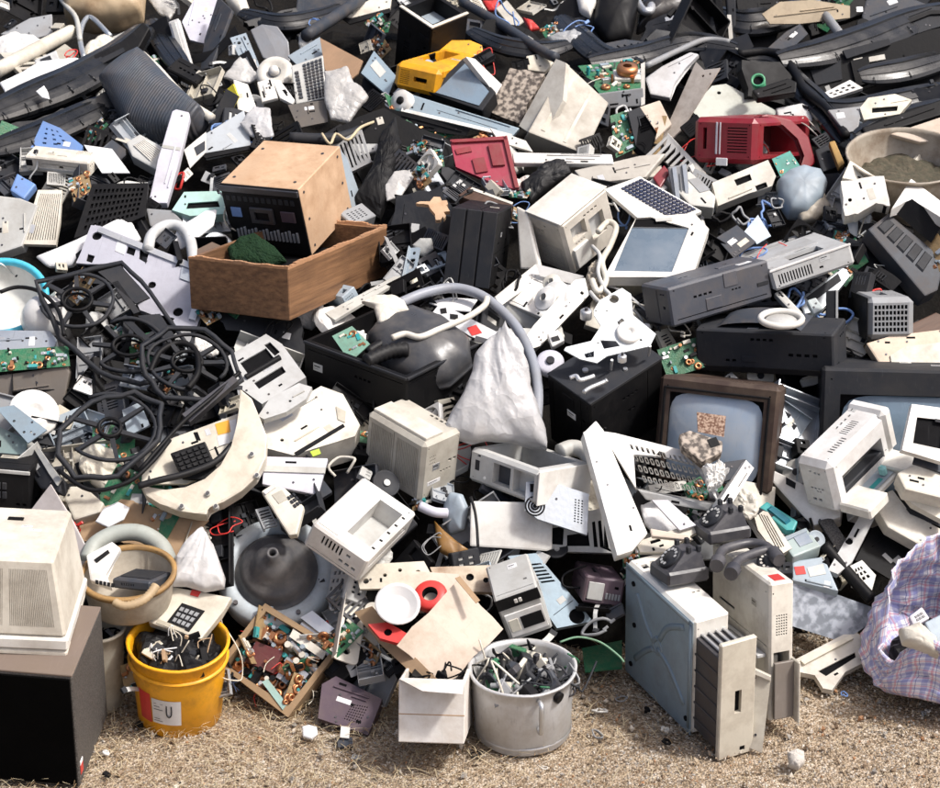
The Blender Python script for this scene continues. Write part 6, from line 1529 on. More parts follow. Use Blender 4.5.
PL('crt_monitor', 'monitor', 'beige tube monitor lying on its screen, seen from behind, right of the mottled foam board', 'beige rear monitor', [(566, 63), (609, 103), (585, 154), (528, 132)], (.3, -.62, .72), .3, pl('warm beige plastic', (.43, .40, .34), .5, .45), lift=.22, taper=.93, extra=[('rear_cap', [(556, 59), (566, 63), (563, 100), (550, 124), (528, 132), (519, 126)], (-.55, -.6, .58), .03, cream, .0)], pads=[([(572, 76), (575, 79), (545, 132), (541, 130)], .003, beige, 'moulding'), ([(590, 92), (592, 94), (566, 143), (563, 142)], .003, beige, 'moulding')])  # rear cap's paler cream carries the light falling on that face
PL('foam_board', 'panel', 'mottled grey foam mesh board leaning between the blue screened set and the beige rear monitor', 'mottled foam board', [(486, 110), (510, 68), (545, 74), (530, 100), (520, 124)], (-.1, -.7, .7), .05, foamm, lift=.14, rag=.006)
PL('plastic_bar', 'bar', 'white plastic bar lying below the beige rear monitor', 'long white bar', [(512, 152), (612, 154), (614, 164), (514, 163)], 'F', .03, white, lift=.18)
PL('plastic_wedge', 'panel', 'white slanting plate left of the long white bar', 'white slanting plate', [(490, 128), (526, 141), (533, 152), (500, 142)], 'F', .01, white, lift=.16)
PL('steel_trough', 'tray', 'long pale blue grey metal trough crossing below the yellow monitor', 'long metal trough', [(411, 94), (520, 128), (512, 137), (402, 111)], (0, -.75, .65), .03, bsteel, lift=.2, pads=[([(402, 109), (512, 135), (511, 138), (401, 112)], .008, white, 'rim')])
PL('black_sheet', 'panel', 'black panel hanging under the long metal trough', 'black hanging panel', [(384, 107), (402, 112), (470, 130), (466, 136), (420, 130), (386, 120)], 'C', .01, black, lift=.15)
t = T('white_reel', 'reel', 'white wire reel at the left end of the long metal trough', aim((404, 103), (-.5, -.7, .5), .26), None, 'white wire reel', (404, 103))
part(t, 'winding', M().lathe([(.018, -.03), (.05, -.03), (.05, .03), (.018, .03)], 22), white); part(t, 'core', M().lathe([(.018, -.03), (.018, .035), (.001, .035)], 14), black)
PL('red_tray', 'tray', 'crimson moulded plastic tray with ribs below the long metal trough', 'crimson tray', [(450, 140), (507, 136), (519, 190), (498, 185), (456, 167)], (0, -.7, .7), .02, pl('crimson plastic', (.30, .02, .05), .4, .3), lift=.16, pads=[([(451, 141), (506, 138), (507, 141), (452, 144)], .012, red, 'rim'), ([(503, 138), (507, 137), (519, 189), (515, 189)], .012, red, 'rim'), ([(488, 146), (500, 145), (505, 166), (493, 167)], .012, red, 'boss'), ([(472, 160), (484, 158), (488, 172), (476, 174)], .008, red, 'boss'), ([(455, 150), (470, 147), (472, 152), (457, 155)], .006, red, 'rib')], choles=[(497, 161, 2.5)])
LP('dark_cloth', 'cloth', 'black rubber sheet bunched right of the crimson tray', 'bunched rubber sheet', [(520, 185), (545, 165), (565, 160), (572, 175), (548, 190), (530, 205)], 'F', .04, blackr, .5, lift=.08)
D('yellow_monitor', 'monitor', 'yellow plastic monitor shell with a carrying slot near the top centre', 'yellow monitor', (441, 71), (396, 61), (486, 57), (437, 98), (1, -1, 1), yellow, [('hole', 'F', .42, .35, .78, .62, .03), ('vents', 'F', .05, .1, .3, .9, 1, 8, .35, .003), ('hole', 'T', .1, .25, .55, .9, .1), ('pad', 'R', .05, .7, .95, .95, .004, yellow, 'ridge')], lift=.16, r=.02)
PL('yellow_hood', 'cover', 'curved yellow hood standing behind the yellow monitor shell', 'yellow hood', [(428, 50), (442, 40), (470, 40), (482, 45), (485, 62), (470, 70), (466, 56), (448, 56)], (0, -.7, .7), .05, yellow, lift=.14)
PL('crt_monitor', 'monitor', 'small monitor with blue grey screen and dark bezel standing on a corner, top centre', 'blue screened set', [(428, 92), (464, 57), (496, 92), (482, 111)], (-.1, -.75, .65), .16, dgrey, lift=.28, pads=[([(436, 93), (465, 64), (489, 92), (479, 106)], .004, pl('dusty blue screen', (.20, .27, .34), .2, .3, coat=.3), 'screen')], extra=[('white_casing', [(466, 57), (475, 59), (502, 85), (496, 95)], (.5, -.7, .5), .03, white, .0)])
D('computer_tower', 'computer', 'black computer tower with cream edged open top, top centre left of yellow monitor', 'black open tower', (432, 29), (399, 7), (469, 14), (425, 96), (1, -1, 1), black, [('hole', 'T', .1, .1, .9, .9, .08, bgrey), ('pad', 'T', 0, 0, 1, .08, .006, cream, 'edge'), ('pad', 'T', .93, .08, 1, 1, .006, cream, 'edge'), ('vents', 'F', .1, .1, .9, .6, 2, 12, .4, .004)], lift=.12, r=.006)
PL('steel_plate', 'panel', 'blue grey steel plate leaning on the black open tower', 'leaning steel plate', [(361, 73), (374, 51), (396, 76), (388, 96)], 'F', .012, bsteel, lift=.2, pads=[([(370, 66), (376, 60), (386, 72), (380, 78)], .002, lgrey, 'label')])
PL('cardboard_piece', 'cardboard', 'brown cardboard flap between the grey keyboard and the black open tower', 'brown cardboard flap', [(320, 38), (363, 61), (358, 74), (348, 82), (325, 70)], 'F', .01, pl('tan brown card', (.32, .2, .12), .9), lift=.12)
PL('folded_sheet', 'panel', 'blue grey folded sheet behind the grey keyboard', 'blue grey folded sheet', [(288, 56), (320, 37), (325, 58), (300, 68)], 'F', .01, bgrey, lift=.13)
PL('keyboard', 'keyboard', 'light grey keyboard with dark keys lying among white sheets at upper left', 'grey keyboard', [(291, 66), (323, 55), (327, 98), (296, 104)], (0, -.65, .76), .02, lgrey, lift=.24, keys=[([(302, 65), (322, 58), (326, 97), (308, 101)], 5, 12, .006, slate, 'keys'), ([(294, 72), (299, 71), (304, 99), (299, 100)], 1, 8, .006, slate, 'function_keys')])
LP('plastic_sheet', 'sheet', 'bright white crumpled plastic sheet right of the grey keyboard', 'bright white sheet', [(324, 73), (347, 66), (352, 80), (369, 97), (358, 110), (350, 124), (330, 120), (325, 102)], 'F', .05, film, .6, lift=.24)
PL('board_dark', 'panel', 'dark brown plate under the grey keyboard', 'dark brown plate', [(288, 105), (326, 100), (328, 122), (298, 128)], 'F', .01, pl('dark taupe plastic', (.1, .09, .08)), lift=.1)
t = T('white_fan', 'fan', 'round white fan housing left of the grey keyboard', aim((274, 71), (-.1, -.7, .7), .24), None, 'white fan housing', (274, 71))
part(t, 'housing', M().lathe([(.03, -.01), (.05, .0), (.075, .0), (.085, -.02), (.085, -.05)], 28), white); part(t, 'hub', M().lathe([(.022, -.01), (.022, .012), (.001, .014)], 18), white); part(t, 'shadow_ring', M().lathe([(.05, -.012), (.02, -.014)], 20), grey)
PL('white_sheet', 'panel', 'white folded plastic panel below the white fan housing', 'white folded panel', [(257, 82), (272, 78), (278, 98), (262, 102)], 'F', .02, white, lift=.24)
PL('white_bracket', 'bracket', 'narrow white bracket joining white fan housing and grey keyboard', 'narrow white bracket', [(272, 80), (280, 80), (295, 100), (292, 104), (280, 98)], 'F', .02, white, lift=.22)
PL('yellow_label_box', 'box', 'white box with bright yellow end at the upper left', 'yellow ended box', [(233, 79), (248, 84), (256, 106), (250, 116), (238, 112)], 'F', .05, white, lift=.18, extra=[('yellow_end', [(224, 92), (233, 84), (238, 97), (231, 110)], (-.6, -.7, .4), .01, pl('lemon plastic', (.7, .6, .03)), 0)])
PL('mesh_cover', 'panel', 'grey curved mesh cover standing behind the white fan housing', 'grey curved cover', [(251, 30), (262, 25), (277, 27), (287, 42), (290, 62), (282, 66), (262, 58)], (0, -.75, .65), .02, pl('mid grey mesh plastic', (.2, .21, .23)), lift=.12, warp=.01)
PL('steel_bracket', 'bracket', 'dark grey steel bracket with hole beside the grey curved cover', 'steel bracket by the curved cover', [(230, 38), (246, 33), (262, 72), (250, 80)], 'F', .008, bgrey, lift=.14, choles=[(239, 43, 2)])
LP('plastic_sheet', 'sheet', 'pale torn plastic film beneath the steel bracket', 'pale torn film', [(222, 78), (240, 58), (256, 60), (262, 78), (250, 84), (236, 82)], 'F', .03, film, .7, lift=.1)
PL('case_cover', 'panel', 'pale blue grey case lid left of the wooden topped stereo', 'pale case lid', [(195, 140), (244, 110), (248, 130), (252, 148), (206, 158)], 'F', .02, pl('pale blue grey plastic shell', (.42, .46, .52)), lift=.12, pads=[([(200, 155), (252, 146), (252, 150), (206, 159)], .006, black, 'edge')])
LP('plastic_sheet', 'sheet', 'white film scrap draped on the pale case lid', 'draped film scrap', [(240, 124), (254, 108), (270, 110), (274, 136), (262, 142), (250, 136)], 'F', .03, film, .7, lift=.2)
PL('paper_sheet', 'paper', 'white printed card left of the pale case lid', 'white printed card', [(184, 150), (206, 132), (206, 152), (190, 168)], 'F', .004, white, lift=.16, pads=[([(194, 148), (205, 141), (205, 150), (197, 156)], .001, slate, 'printed_patch')])
TB('dark_pipe', 'pipe', 'dark grey metal pipe above the stereo', 'dark grey pipe', [(290, 138), (330, 139), (352, 134), (372, 124)], .024, dgrey, lift=.16)
TB('tangled_wire', 'wire', 'thin tan wire wound round the dark grey pipe', 'tan wire', [(322, 134), (330, 144), (336, 134), (348, 140), (360, 128), (374, 122)], .006, straw, lift=.24)
LP('black_hood', 'cover', 'black plastic hood right of the stereo', 'black plastic hood', [(352, 205), (372, 170), (380, 140), (396, 118), (402, 150), (392, 190), (380, 222)], 'F', .06, black, .25, lift=.06)
LP('film_scrap', 'sheet', 'grey white film scrap in the dark hollow left of the crimson tray', 'hollow film scrap', [(384, 186), (394, 172), (412, 170), (414, 178), (402, 196), (386, 202)], 'F', .02, film, .6, lift=.06)
PL('white_block', 'box', 'light grey slab lying behind the stereo top', 'light grey slab', [(350, 142), (378, 140), (380, 150), (358, 156)], 'F', .03, lgrey, lift=.08)
PL('machine_cover', 'machine', 'mint green machine cover left of the stereo', 'mint machine cover', [(172, 210), (184, 192), (222, 191), (226, 214), (190, 216)], (0, -.6, .8), .05, mint, lift=.14, holes=[[(188, 203), (218, 201), (220, 207), (186, 209)]])
LP('paper_scrap', 'paper', 'torn white cover sheet below the mint machine cover', 'torn cover sheet', [(170, 246), (178, 228), (206, 211), (217, 210), (214, 226), (196, 240), (182, 250)], 'F', .02, paper, .5, lift=.16)
PL('brown_scrap', 'panel', 'brown plate in the left of the broken wooden drawer', 'brown plate', [(192, 252), (212, 242), (226, 248), (222, 258), (204, 258)], 'U', .01, pl('rusty brown plate', (.13, .085, .06), .7, .5), lift=.2)
# ------------------------------------------------------------------ upper left
slatm = mat('slatted slate blue plastic', (.06, .072, .092), .42, 0, dirt=.35, bump=.2, spec=.35); rebump(slatm, 'bands', 26, .7, .006)
def bez(t, q2, th):
    b = M(); pts = [V((*p, th * .1)) for p in q2([(143, 58), (158, 72), (176, 92), (196, 110), (213, 121)])]
    b.tube(pts, .022, 8); part(t, 'bezel', b, cream)
LP('crt_monitor', 'monitor', 'dark blue grey tube monitor with ribbed back and cream edge at upper left', 'ribbed slate monitor', [(104, 90), (112, 80), (128, 68), (144, 60), (152, 66), (178, 94), (208, 120), (198, 132), (178, 143), (155, 144), (132, 139), (121, 120)], (-.15, -.6, .78), .17, slatm, .02, lift=.16, smooth=True, flat=.42, post=bez)
PL('lamp_housing', 'lamp', 'long lilac white fluorescent lamp housing lying over the ribbed slate monitor', 'lilac lamp housing', [(172, 111), (176, 109), (189, 112), (190, 116), (178, 165), (167, 203), (148, 203), (158, 160)], (0, -.6, .8), .04, lilac, lift=.32, pads=[([(163, 145), (181, 148), (180, 151), (162, 148)], .002, lgrey, 'joint')])
PL('slotted_sheet', 'panel', 'blue slotted plastic panel left of the ribbed slate monitor', 'blue slotted panel', [(43, 121), (60, 128), (83, 146), (80, 157), (30, 149)], (0, -.6, .8), .015, blue, lift=.14, vents=[([(45, 126), (58, 130), (74, 148), (38, 145)], 3, 4, .35)])
D('video_recorder', 'recorder', 'cream video recorder front below the blue slotted panel', 'cream video recorder', (88, 163), (24, 156), (98, 152), (90, 178), (1, -1, 1), cream, [('pad', 'F', .02, .4, .12, .8, .003, black, 'window'), ('pad', 'F', .2, .2, .9, .35, .003, lgrey, 'strip'), ('hole', 'F', .25, .6, .85, .66, .006)], lift=.16)
PL('white_card', 'panel', 'bright white card right of the cream video recorder', 'bright white card', [(84, 145), (112, 149), (130, 173), (102, 173)], 'F', .006, paper, lift=.18)
PL('blue_box', 'box', 'small blue plastic box at the left under the cream video recorder', 'small blue box', [(17, 173), (28, 180), (36, 184), (24, 199), (10, 190)], 'F', .04, blue, lift=.2)
board('circuit_board', 'cream and red wiring board right of the cream video recorder', 'red wiring board', [(68, 180), (88, 172), (92, 190), (74, 202)], 'F', .16, 15, pcbt, 20)
PL('vent_grille', 'grille', 'cream striped grille panel below the small blue box', 'cream striped grille', [(38, 190), (62, 190), (60, 222), (56, 245), (22, 244)], (0, -.7, .7), .02, cream, lift=.1, vents=[([(40, 194), (61, 194), (56, 240), (26, 240)], 12, 1, .4)])
PL('white_hood', 'cover', 'large white smooth hood at left edge beside the cream striped grille', 'large white hood', [(-5, 195), (20, 198), (38, 205), (22, 246), (-5, 255)], (-.1, -.7, .7), .06, lgrey, lift=.1)
PL('grid_cover', 'grille', 'black gridded plastic cover below the lilac lamp housing', 'black gridded cover', [(92, 184), (148, 183), (145, 216), (130, 222), (74, 238)], (0, -.65, .76), .025, black, lift=.16, vents=[([(95, 188), (145, 187), (138, 216), (82, 232)], 12, 6, .6)])
PL('grey_cylinder', 'panel', 'grey curved cover right of the black gridded cover', 'grey curved sheet', [(146, 208), (172, 210), (184, 222), (170, 232), (150, 226)], 'F', .03, grey, lift=.08)
PL('beige_unit', 'recorder', 'pale grey ribbed unit crossing under the lilac lamp housing', 'pale ribbed unit', [(126, 142), (140, 134), (168, 150), (160, 172), (132, 156)], 'F', .06, lgrey, lift=.18, keys=[([(130, 143), (142, 138), (164, 152), (154, 165)], 8, 1, .006, white, 'ribs')])
PL('car_bumper', 'car part', 'long black car bumper lying across the upper left corner', 'upper left bumper', [(-20, 104), (0, 95), (40, 79), (77, 64), (122, 43), (143, 22), (150, 28), (140, 46), (108, 84), (77, 102), (0, 131), (-20, 138)], (0, -.7, .72), .06, black, lift=.14, pads=[([(-20, 112), (0, 104), (77, 73), (124, 50), (126, 54), (78, 80), (0, 111), (-20, 118)], .02, dgrey, 'ridge'), ([(-20, 128), (0, 120), (76, 92), (100, 80), (101, 84), (78, 97), (0, 127), (-20, 134)], .015, dgrey, 'lip')])
LP('fuel_tank', 'tank', 'large tan stained plastic tank at the top left behind the upper left bumper', 'tan stained tank', [(62, -6), (146, -6), (144, 20), (120, 28), (92, 30), (66, 22)], 'F', .16, pl('tan stained plastic', (.5, .38, .24), .5, .7, dcol=(.22, .13, .06)), .08, lift=.0, smooth=True)
PL('bumper_liner', 'car part', 'grey padded liner strip along the top of the upper left bumper', 'grey liner strip', [(84, 50), (136, 26), (128, 42), (88, 58)], 'F', .02, lgrey, lift=.14)
TB('white_tube', 'pipe', 'white plastic tube slanting at the upper left above the bumper', 'slanting white tube', [(-5, 72), (36, 50), (72, 32)], .035, cream, lift=.14)
LP('plastic_sheet', 'sheet', 'white torn bumper skin at the far upper left', 'torn bumper skin', [(-6, 40), (16, 34), (34, 38), (50, 50), (30, 60), (8, 70), (-6, 62)], 'F', .04, white, .4, lift=.08)
PL('grey_fairing', 'panel', 'grey fairing sheet in the top left corner', 'grey fairing', [(0, 34), (30, 18), (52, 14), (52, 34), (30, 40)], 'F', .02, grey, lift=.04)
PL('electric_unit', 'box', 'small grey switch unit on the white scrap at far upper left', 'small switch unit', [(34, 60), (56, 50), (60, 60), (38, 70)], 'F', .03, lgrey, lift=.2, pads=[([(40, 60), (50, 56), (53, 62), (43, 66)], .003, dgrey, 'window')])
LP('plastic_sheet', 'sheet', 'white torn scraps heaped above the upper left bumper', 'white scrap heap', [(0, 84), (20, 74), (40, 62), (80, 58), (84, 66), (40, 80), (4, 94)], 'F', .04, paper, .8, lift=.1)
TB('steel_rod', 'rod', 'bent grey steel bracket standing before the tan stained tank', 'bent grey steel rod', [(84, 58), (80, 38), (84, 22), (92, 18), (110, 36)], .012, steel, lift=.2)
TB('grey_strap', 'strap', 'grey strap arching over the tan stained tank', 'grey strap', [(58, -4), (66, 6), (76, 18), (80, 40)], .012, lgrey, lift=.24)
LP('paper_scrap', 'paper', 'white star shaped scrap caught on the upper left bumper', 'star shaped scrap', [(36, 92), (44, 86), (48, 92), (50, 100), (42, 98)], 'F', .012, paper, .8, lift=.34)
PL('wiper_strip', 'strip', 'white ribbed strip leaning behind the ribbed slate monitor', 'white ribbed strip', [(168, 22), (178, 18), (192, 66), (182, 70)], (-.3, -.7, .6), .03, white, lift=.16, pads=[([(171, 23), (175, 22), (188, 66), (184, 67)], .006, lgrey, 'rib')])
PL('windscreen', 'panel', 'lilac tinted sheet at the top left beside the white ribbed strip', 'lilac tinted sheet', [(182, 22), (196, -4), (218, -4), (206, 44), (190, 40)], 'F', .012, lilac, lift=.12)
PL('slate_board', 'panel', 'dark slate board slanting beside the lilac tinted sheet', 'slanting slate board', [(218, -4), (232, 10), (210, 68), (200, 70), (204, 40)], 'L', .02, slate, lift=.14)
LP('cream_dome', 'cover', 'cream domed cap at the top beside the slanting slate board', 'cream domed cap', [(222, -6), (244, -6), (252, 18), (244, 24), (230, 8)], 'F', .06, cream, .05, lift=.1, smooth=True)
D('amplifier', 'recorder', 'black cassette amplifier with small silver keys above the ribbed slate monitor', 'black amplifier', (196, 84), (166, 68), (210, 72), (196, 96), (1, -1, 1), black, [('keys', 'F', .5, .3, .9, .6, 5, 1, .004, lgrey, 'keys'), ('pad', 'F', .05, .2, .4, .8, .004, dgrey, 'door')], lift=.16)
LP('white_net', 'sheet', 'white crumpled netting at the very top left of centre', 'white crumpled netting', [(144, -6), (176, -6), (178, 8), (170, 20), (158, 14)], 'F', .03, film, .8, lift=.06)
# ------------------------------------------------------------------ top centre and upper right: car parts
PL('car_bodywork', 'car part', 'dark grey glossy car panel at the top centre left', 'glossy car panel', [(298, -6), (350, -6), (362, 0), (330, 20), (304, 28), (296, 14)], 'F', .03, slate, lift=.1, warp=.01)
PL('car_bodywork', 'car part', 'white cream panel with black rim at the top centre left', 'rimmed cream panel', [(342, 14), (380, -6), (392, -6), (390, 10), (352, 20)], 'F', .03, cream, lift=.12, pads=[([(340, 18), (352, 19), (390, 9), (391, 13), (350, 25)], .006, black, 'rim')])
TB('long_pole', 'pole', 'long dark grey pole slanting down right at the top centre', 'long dark pole', [(462, 2), (500, 24), (540, 50), (556, 58)], .024, slate, lift=.2)
TB('long_pole', 'pole', 'black pole slanting up right at the upper left behind the blue grey folded sheet', 'black slanting pole', [(306, 36), (340, 14), (366, -4)], .03, slate, lift=.2)
LP('wheel_arch', 'car part', 'glossy black rounded wheel arch at the top right of centre', 'black wheel arch', [(592, 30), (596, 6), (610, -6), (640, -6), (636, 20), (630, 44), (606, 48)], 'F', .1, black, .05, lift=.08, smooth=True)
LP('wheel_arch', 'car part', 'glossy black tubular car duct beside the black wheel arch', 'black tubular duct', [(638, 10), (652, -4), (690, -6), (700, 6), (680, 18), (650, 26), (636, 34)], 'F', .08, pl('glossy black plastic', (.02, .022, .027), .28, .3), .05, lift=.1, smooth=True)
TB('chrome_pipe', 'pipe', 'short chrome pipe hooked on the black tubular duct', 'short chrome pipe', [(636, 0), (642, 10), (650, 11), (652, 2)], .022, alu, lift=.24)
PL('radiator_strip', 'car part', 'slate scalloped strip under the black wheel arch', 'scalloped strip', [(582, 52), (600, 44), (625, 39), (650, 42), (653, 49), (630, 52), (602, 60)], 'F', .03, slate, lift=.12, keys=[([(586, 50), (650, 41), (652, 47), (602, 57)], 9, 1, .012, slate, 'lugs')])
LP('white_cover', 'cover', 'white smooth cover at the top right of centre', 'white smooth cover', [(574, -6), (596, -6), (596, 8), (590, 20), (580, 14)], 'F', .05, white, .1, lift=.26, smooth=True)
for i, (pts, lab, sh) in enumerate((([(714, -6), (722, -6), (726, 40), (718, 42)], 'black upright car pillar, left of the pair at the top right', 'left black pillar'), ([(726, -6), (736, -6), (736, 44), (730, 44)], 'black upright car pillar with white stripe, right of the pair at the top right', 'striped black pillar'))):
    PL('car_pillar', 'car part', lab, sh, pts, 'C', .05, black if i == 0 else dgrey, lift=.16, group='black car pillars', pads=[([(727, 15), (731, 15), (733, 40), (729, 40)], .004, white, 'stripe')] if i else ())
PL('car_bumper', 'car part', 'big black car dashboard bumper sweeping across the upper right corner', 'upper right bumper', [(782, 52), (815, 48), (860, 32), (930, 6), (950, 6), (950, 24), (930, 28), (862, 54), (790, 66)], (0, -.62, .78), .08, dgrey, lift=.2, pads=[([(786, 56), (860, 38), (930, 12), (950, 12), (950, 15), (930, 16), (862, 43), (788, 60)], .012, black, 'ridge')])
PL('bumper_shell', 'car part', 'pierced black bumper body beneath the sweeping upper right bumper', 'pierced bumper body', [(798, 66), (862, 55), (930, 30), (950, 26), (950, 88), (905, 92), (862, 100), (824, 104)], (0, -.85, .5), .05, black, lift=.12, pads=[([(842, 52), (888, 40), (890, 46), (846, 60)], .02, dgrey, 'housing'), ([(808, 66), (840, 60), (842, 80), (816, 86)], .008, dgrey, 'recess_plate'), ([(850, 62), (868, 58), (872, 82), (856, 88)], .015, black, 'post'), ([(868, 58), (884, 55), (885, 60), (868, 63)], .01, cream, 'clip'), ([(853, 60), (862, 58), (862, 62), (853, 63)], .01, cream, 'clip')])
PL('car_fairing', 'car part', 'smooth dark grey fairing at the very top right', 'smooth dark fairing', [(862, 16), (866, 0), (900, -6), (932, 6), (900, 18), (866, 30)], 'F', .03, slate, lift=.1)
TB('trim_strip', 'car part', 'black rubber trim curving down from the striped pillar to the mossy tub', 'curving rubber trim', [(738, 54), (766, 52), (784, 58), (797, 76), (806, 92), (826, 108), (838, 124), (846, 136)], .02, black, lift=.26)
TB('trim_strip', 'car part', 'silver edged black trim arching from the curved white bumper skin to the striped pillar', 'silver edged trim', [(646, 66), (680, 50), (705, 40), (730, 42)], .014, grey, lift=.24)
PL('trim_box', 'car part', 'open black trim box inside the curving rubber trim', 'open black trim box', [(752, 90), (788, 78), (797, 82), (796, 92), (758, 98)], 'F', .04, black, lift=.4)
t = T('green_bung', 'bung', 'bright green plastic bung inside the open black trim box', aim((758, 80), (-.2, -.7, .6), .46), None, 'green bung', (758, 80))
part(t, 'tube', M().lathe([(.03, -.06), (.032, .0), (.024, .0), (.02, -.02)], 20), pl('bright green plastic', (.08, .4, .2), .4)); part(t, 'bore', M().lathe([(.024, -.01), (.001, -.012)], 18), void)
PL('black_bar', 'car part', 'black bar running to the right edge above the mossy tub', 'black bar over the tub', [(862, 127), (950, 96), (950, 112), (866, 138)], 'F', .05, black, lift=.38)
PL('plastic_lattice', 'panel', 'white plastic lattice under the pierced bumper body', 'white lattice', [(822, 94), (850, 80), (863, 88), (832, 98)], 'F', .02, white, lift=.2, vents=[([(826, 94), (850, 83), (858, 88), (834, 96)], 4, 2, .55)])
PL('cream_tray', 'tray', 'cream moulded tray with dark slot above the black bar', 'cream moulded tray', [(860, 108), (868, 98), (895, 94), (912, 100), (900, 114), (864, 120)], 'F', .03, cream, lift=.42, holes=[[(872, 108), (898, 106), (897, 111), (872, 113)]])
PL('grey_tray', 'panel', 'grey flat plate left of the cream moulded tray', 'grey flat plate', [(828, 110), (862, 106), (858, 130), (846, 133)], 'F', .015, grey, lift=.34)
PL('pale_tube', 'box', 'grey cream rounded box below the green bung', 'grey rounded box', [(776, 108), (802, 103), (815, 108), (812, 122), (800, 118), (780, 122)], 'F', .06, lgrey, lift=.14)
PL('cream_sheet', 'panel', 'cream plastic sheet at the right edge below the black bar', 'cream edge sheet', [(890, 134), (950, 114), (950, 140), (920, 142)], 'F', .02, pcard, lift=.4)
PL('wood_strip', 'wood', 'yellow brown wooden strip left of the mossy tub', 'yellow wooden strip', [(829, 142), (835, 140), (845, 163), (839, 168)], 'F', .03, pl('yellow brown wood', (.42, .25, .07), .7, .4), lift=.2)
PL('black_box', 'box', 'dark box corner behind the yellow wooden strip', 'dark box corner', [(815, 150), (830, 142), (840, 166), (822, 172)], 'F', .05, dgrey, lift=.12)
PL('beige_sheet', 'panel', 'tan plastic sheet in the dark hollow at the top right', 'tan sheet in the hollow', [(762, 14), (780, 2), (812, 0), (850, 6), (850, 18), (800, 24), (770, 24)], (0, -.8, .5), .01, pl('tan sheet plastic', (.45, .36, .24), .5, .5), lift=.3)
PL('slate_plate', 'panel', 'slate plate standing in the dark hollow at the top right', 'slate plate in the hollow', [(768, 48), (786, 32), (800, 24), (808, 34), (790, 50)], 'F', .012, slate, lift=.08)
TB('grey_prop', 'pole', 'grey prop rod leaning on the upper right bumper', 'grey prop rod', [(812, -4), (826, 16), (841, 36)], .022, grey, lift=.24)
LP('red_scrap', 'scrap', 'red scrap lamp at the top centre above the long dark pole', 'red scrap lamp', [(482, 2), (498, 2), (502, 12), (488, 12)], 'F', .02, bred, .4, lift=.12)
LP('red_scrap', 'scrap', 'small bright red scrap right of the long dark pole', 'small bright red scrap', [(522, 18), (532, 22), (540, 30), (530, 32)], 'F', .02, bred, .5, lift=.12)
LP('grey_tarp', 'cloth', 'dusty grey cloth behind the mottled foam board', 'dusty grey cloth', [(545, 40), (575, 30), (590, 42), (580, 52), (552, 50)], 'F', .04, grey, .5, lift=.06)
PL('pale_box', 'box', 'pale cream box above the beige rear monitor', 'pale cream box', [(526, 56), (548, 52), (556, 60), (545, 72), (528, 70)], 'F', .03, cream, lift=.08)

# ------------------------------------------------------------------ dark car plastics and rubber at the back of the heap, one sheet for hollow shade
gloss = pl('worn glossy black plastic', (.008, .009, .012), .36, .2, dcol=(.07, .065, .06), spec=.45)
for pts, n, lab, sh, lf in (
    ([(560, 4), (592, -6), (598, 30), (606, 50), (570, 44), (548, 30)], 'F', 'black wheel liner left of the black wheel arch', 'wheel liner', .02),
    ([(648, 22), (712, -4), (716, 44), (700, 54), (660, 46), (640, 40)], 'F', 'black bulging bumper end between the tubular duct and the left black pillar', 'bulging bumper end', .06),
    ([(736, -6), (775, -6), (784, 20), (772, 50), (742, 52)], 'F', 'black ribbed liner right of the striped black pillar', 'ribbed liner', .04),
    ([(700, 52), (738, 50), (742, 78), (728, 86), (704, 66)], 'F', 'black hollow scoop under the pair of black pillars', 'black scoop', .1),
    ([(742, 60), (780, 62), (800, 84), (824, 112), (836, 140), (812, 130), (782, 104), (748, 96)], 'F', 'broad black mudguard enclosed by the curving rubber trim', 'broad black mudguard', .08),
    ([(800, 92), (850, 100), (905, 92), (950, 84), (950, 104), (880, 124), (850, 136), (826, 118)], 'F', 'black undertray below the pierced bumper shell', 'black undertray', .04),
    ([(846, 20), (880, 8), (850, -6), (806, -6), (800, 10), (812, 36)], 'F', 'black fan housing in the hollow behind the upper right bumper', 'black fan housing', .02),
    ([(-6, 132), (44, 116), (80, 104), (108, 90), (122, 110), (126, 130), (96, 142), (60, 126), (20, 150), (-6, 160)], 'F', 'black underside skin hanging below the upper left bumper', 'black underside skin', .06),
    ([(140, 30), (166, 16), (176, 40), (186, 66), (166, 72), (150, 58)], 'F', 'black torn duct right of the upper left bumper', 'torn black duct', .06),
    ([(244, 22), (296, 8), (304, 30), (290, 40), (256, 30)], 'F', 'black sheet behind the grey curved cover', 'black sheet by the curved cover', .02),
    ([(336, 128), (384, 108), (420, 128), (452, 142), (456, 172), (440, 196), (396, 206), (366, 190)], 'F', 'black sheet standing in for the dark hollow left of the crimson tray', 'dark hollow sheet', .02),  # black plate put in for the deep shade of the hollow
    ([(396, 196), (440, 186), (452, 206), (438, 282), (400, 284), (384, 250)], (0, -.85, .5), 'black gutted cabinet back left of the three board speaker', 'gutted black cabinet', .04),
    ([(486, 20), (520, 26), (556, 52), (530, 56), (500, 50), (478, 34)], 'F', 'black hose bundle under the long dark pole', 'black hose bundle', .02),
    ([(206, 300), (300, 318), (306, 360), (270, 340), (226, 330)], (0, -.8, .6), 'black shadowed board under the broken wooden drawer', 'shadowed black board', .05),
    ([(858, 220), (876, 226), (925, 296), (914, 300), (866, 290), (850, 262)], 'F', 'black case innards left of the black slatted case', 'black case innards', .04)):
    PL('black_casing', 'car part' if pts[0][1] < 130 and (pts[0][0] > 540 or pts[0][0] < 200) else 'casing', lab, sh, pts, n if n != 'F' else (((pts[0][0] * 7) % 5 - 2) * .18, -.75, .6), .05, gloss if (len(THINGS) % 2) else black, lift=lf, rag=.012)

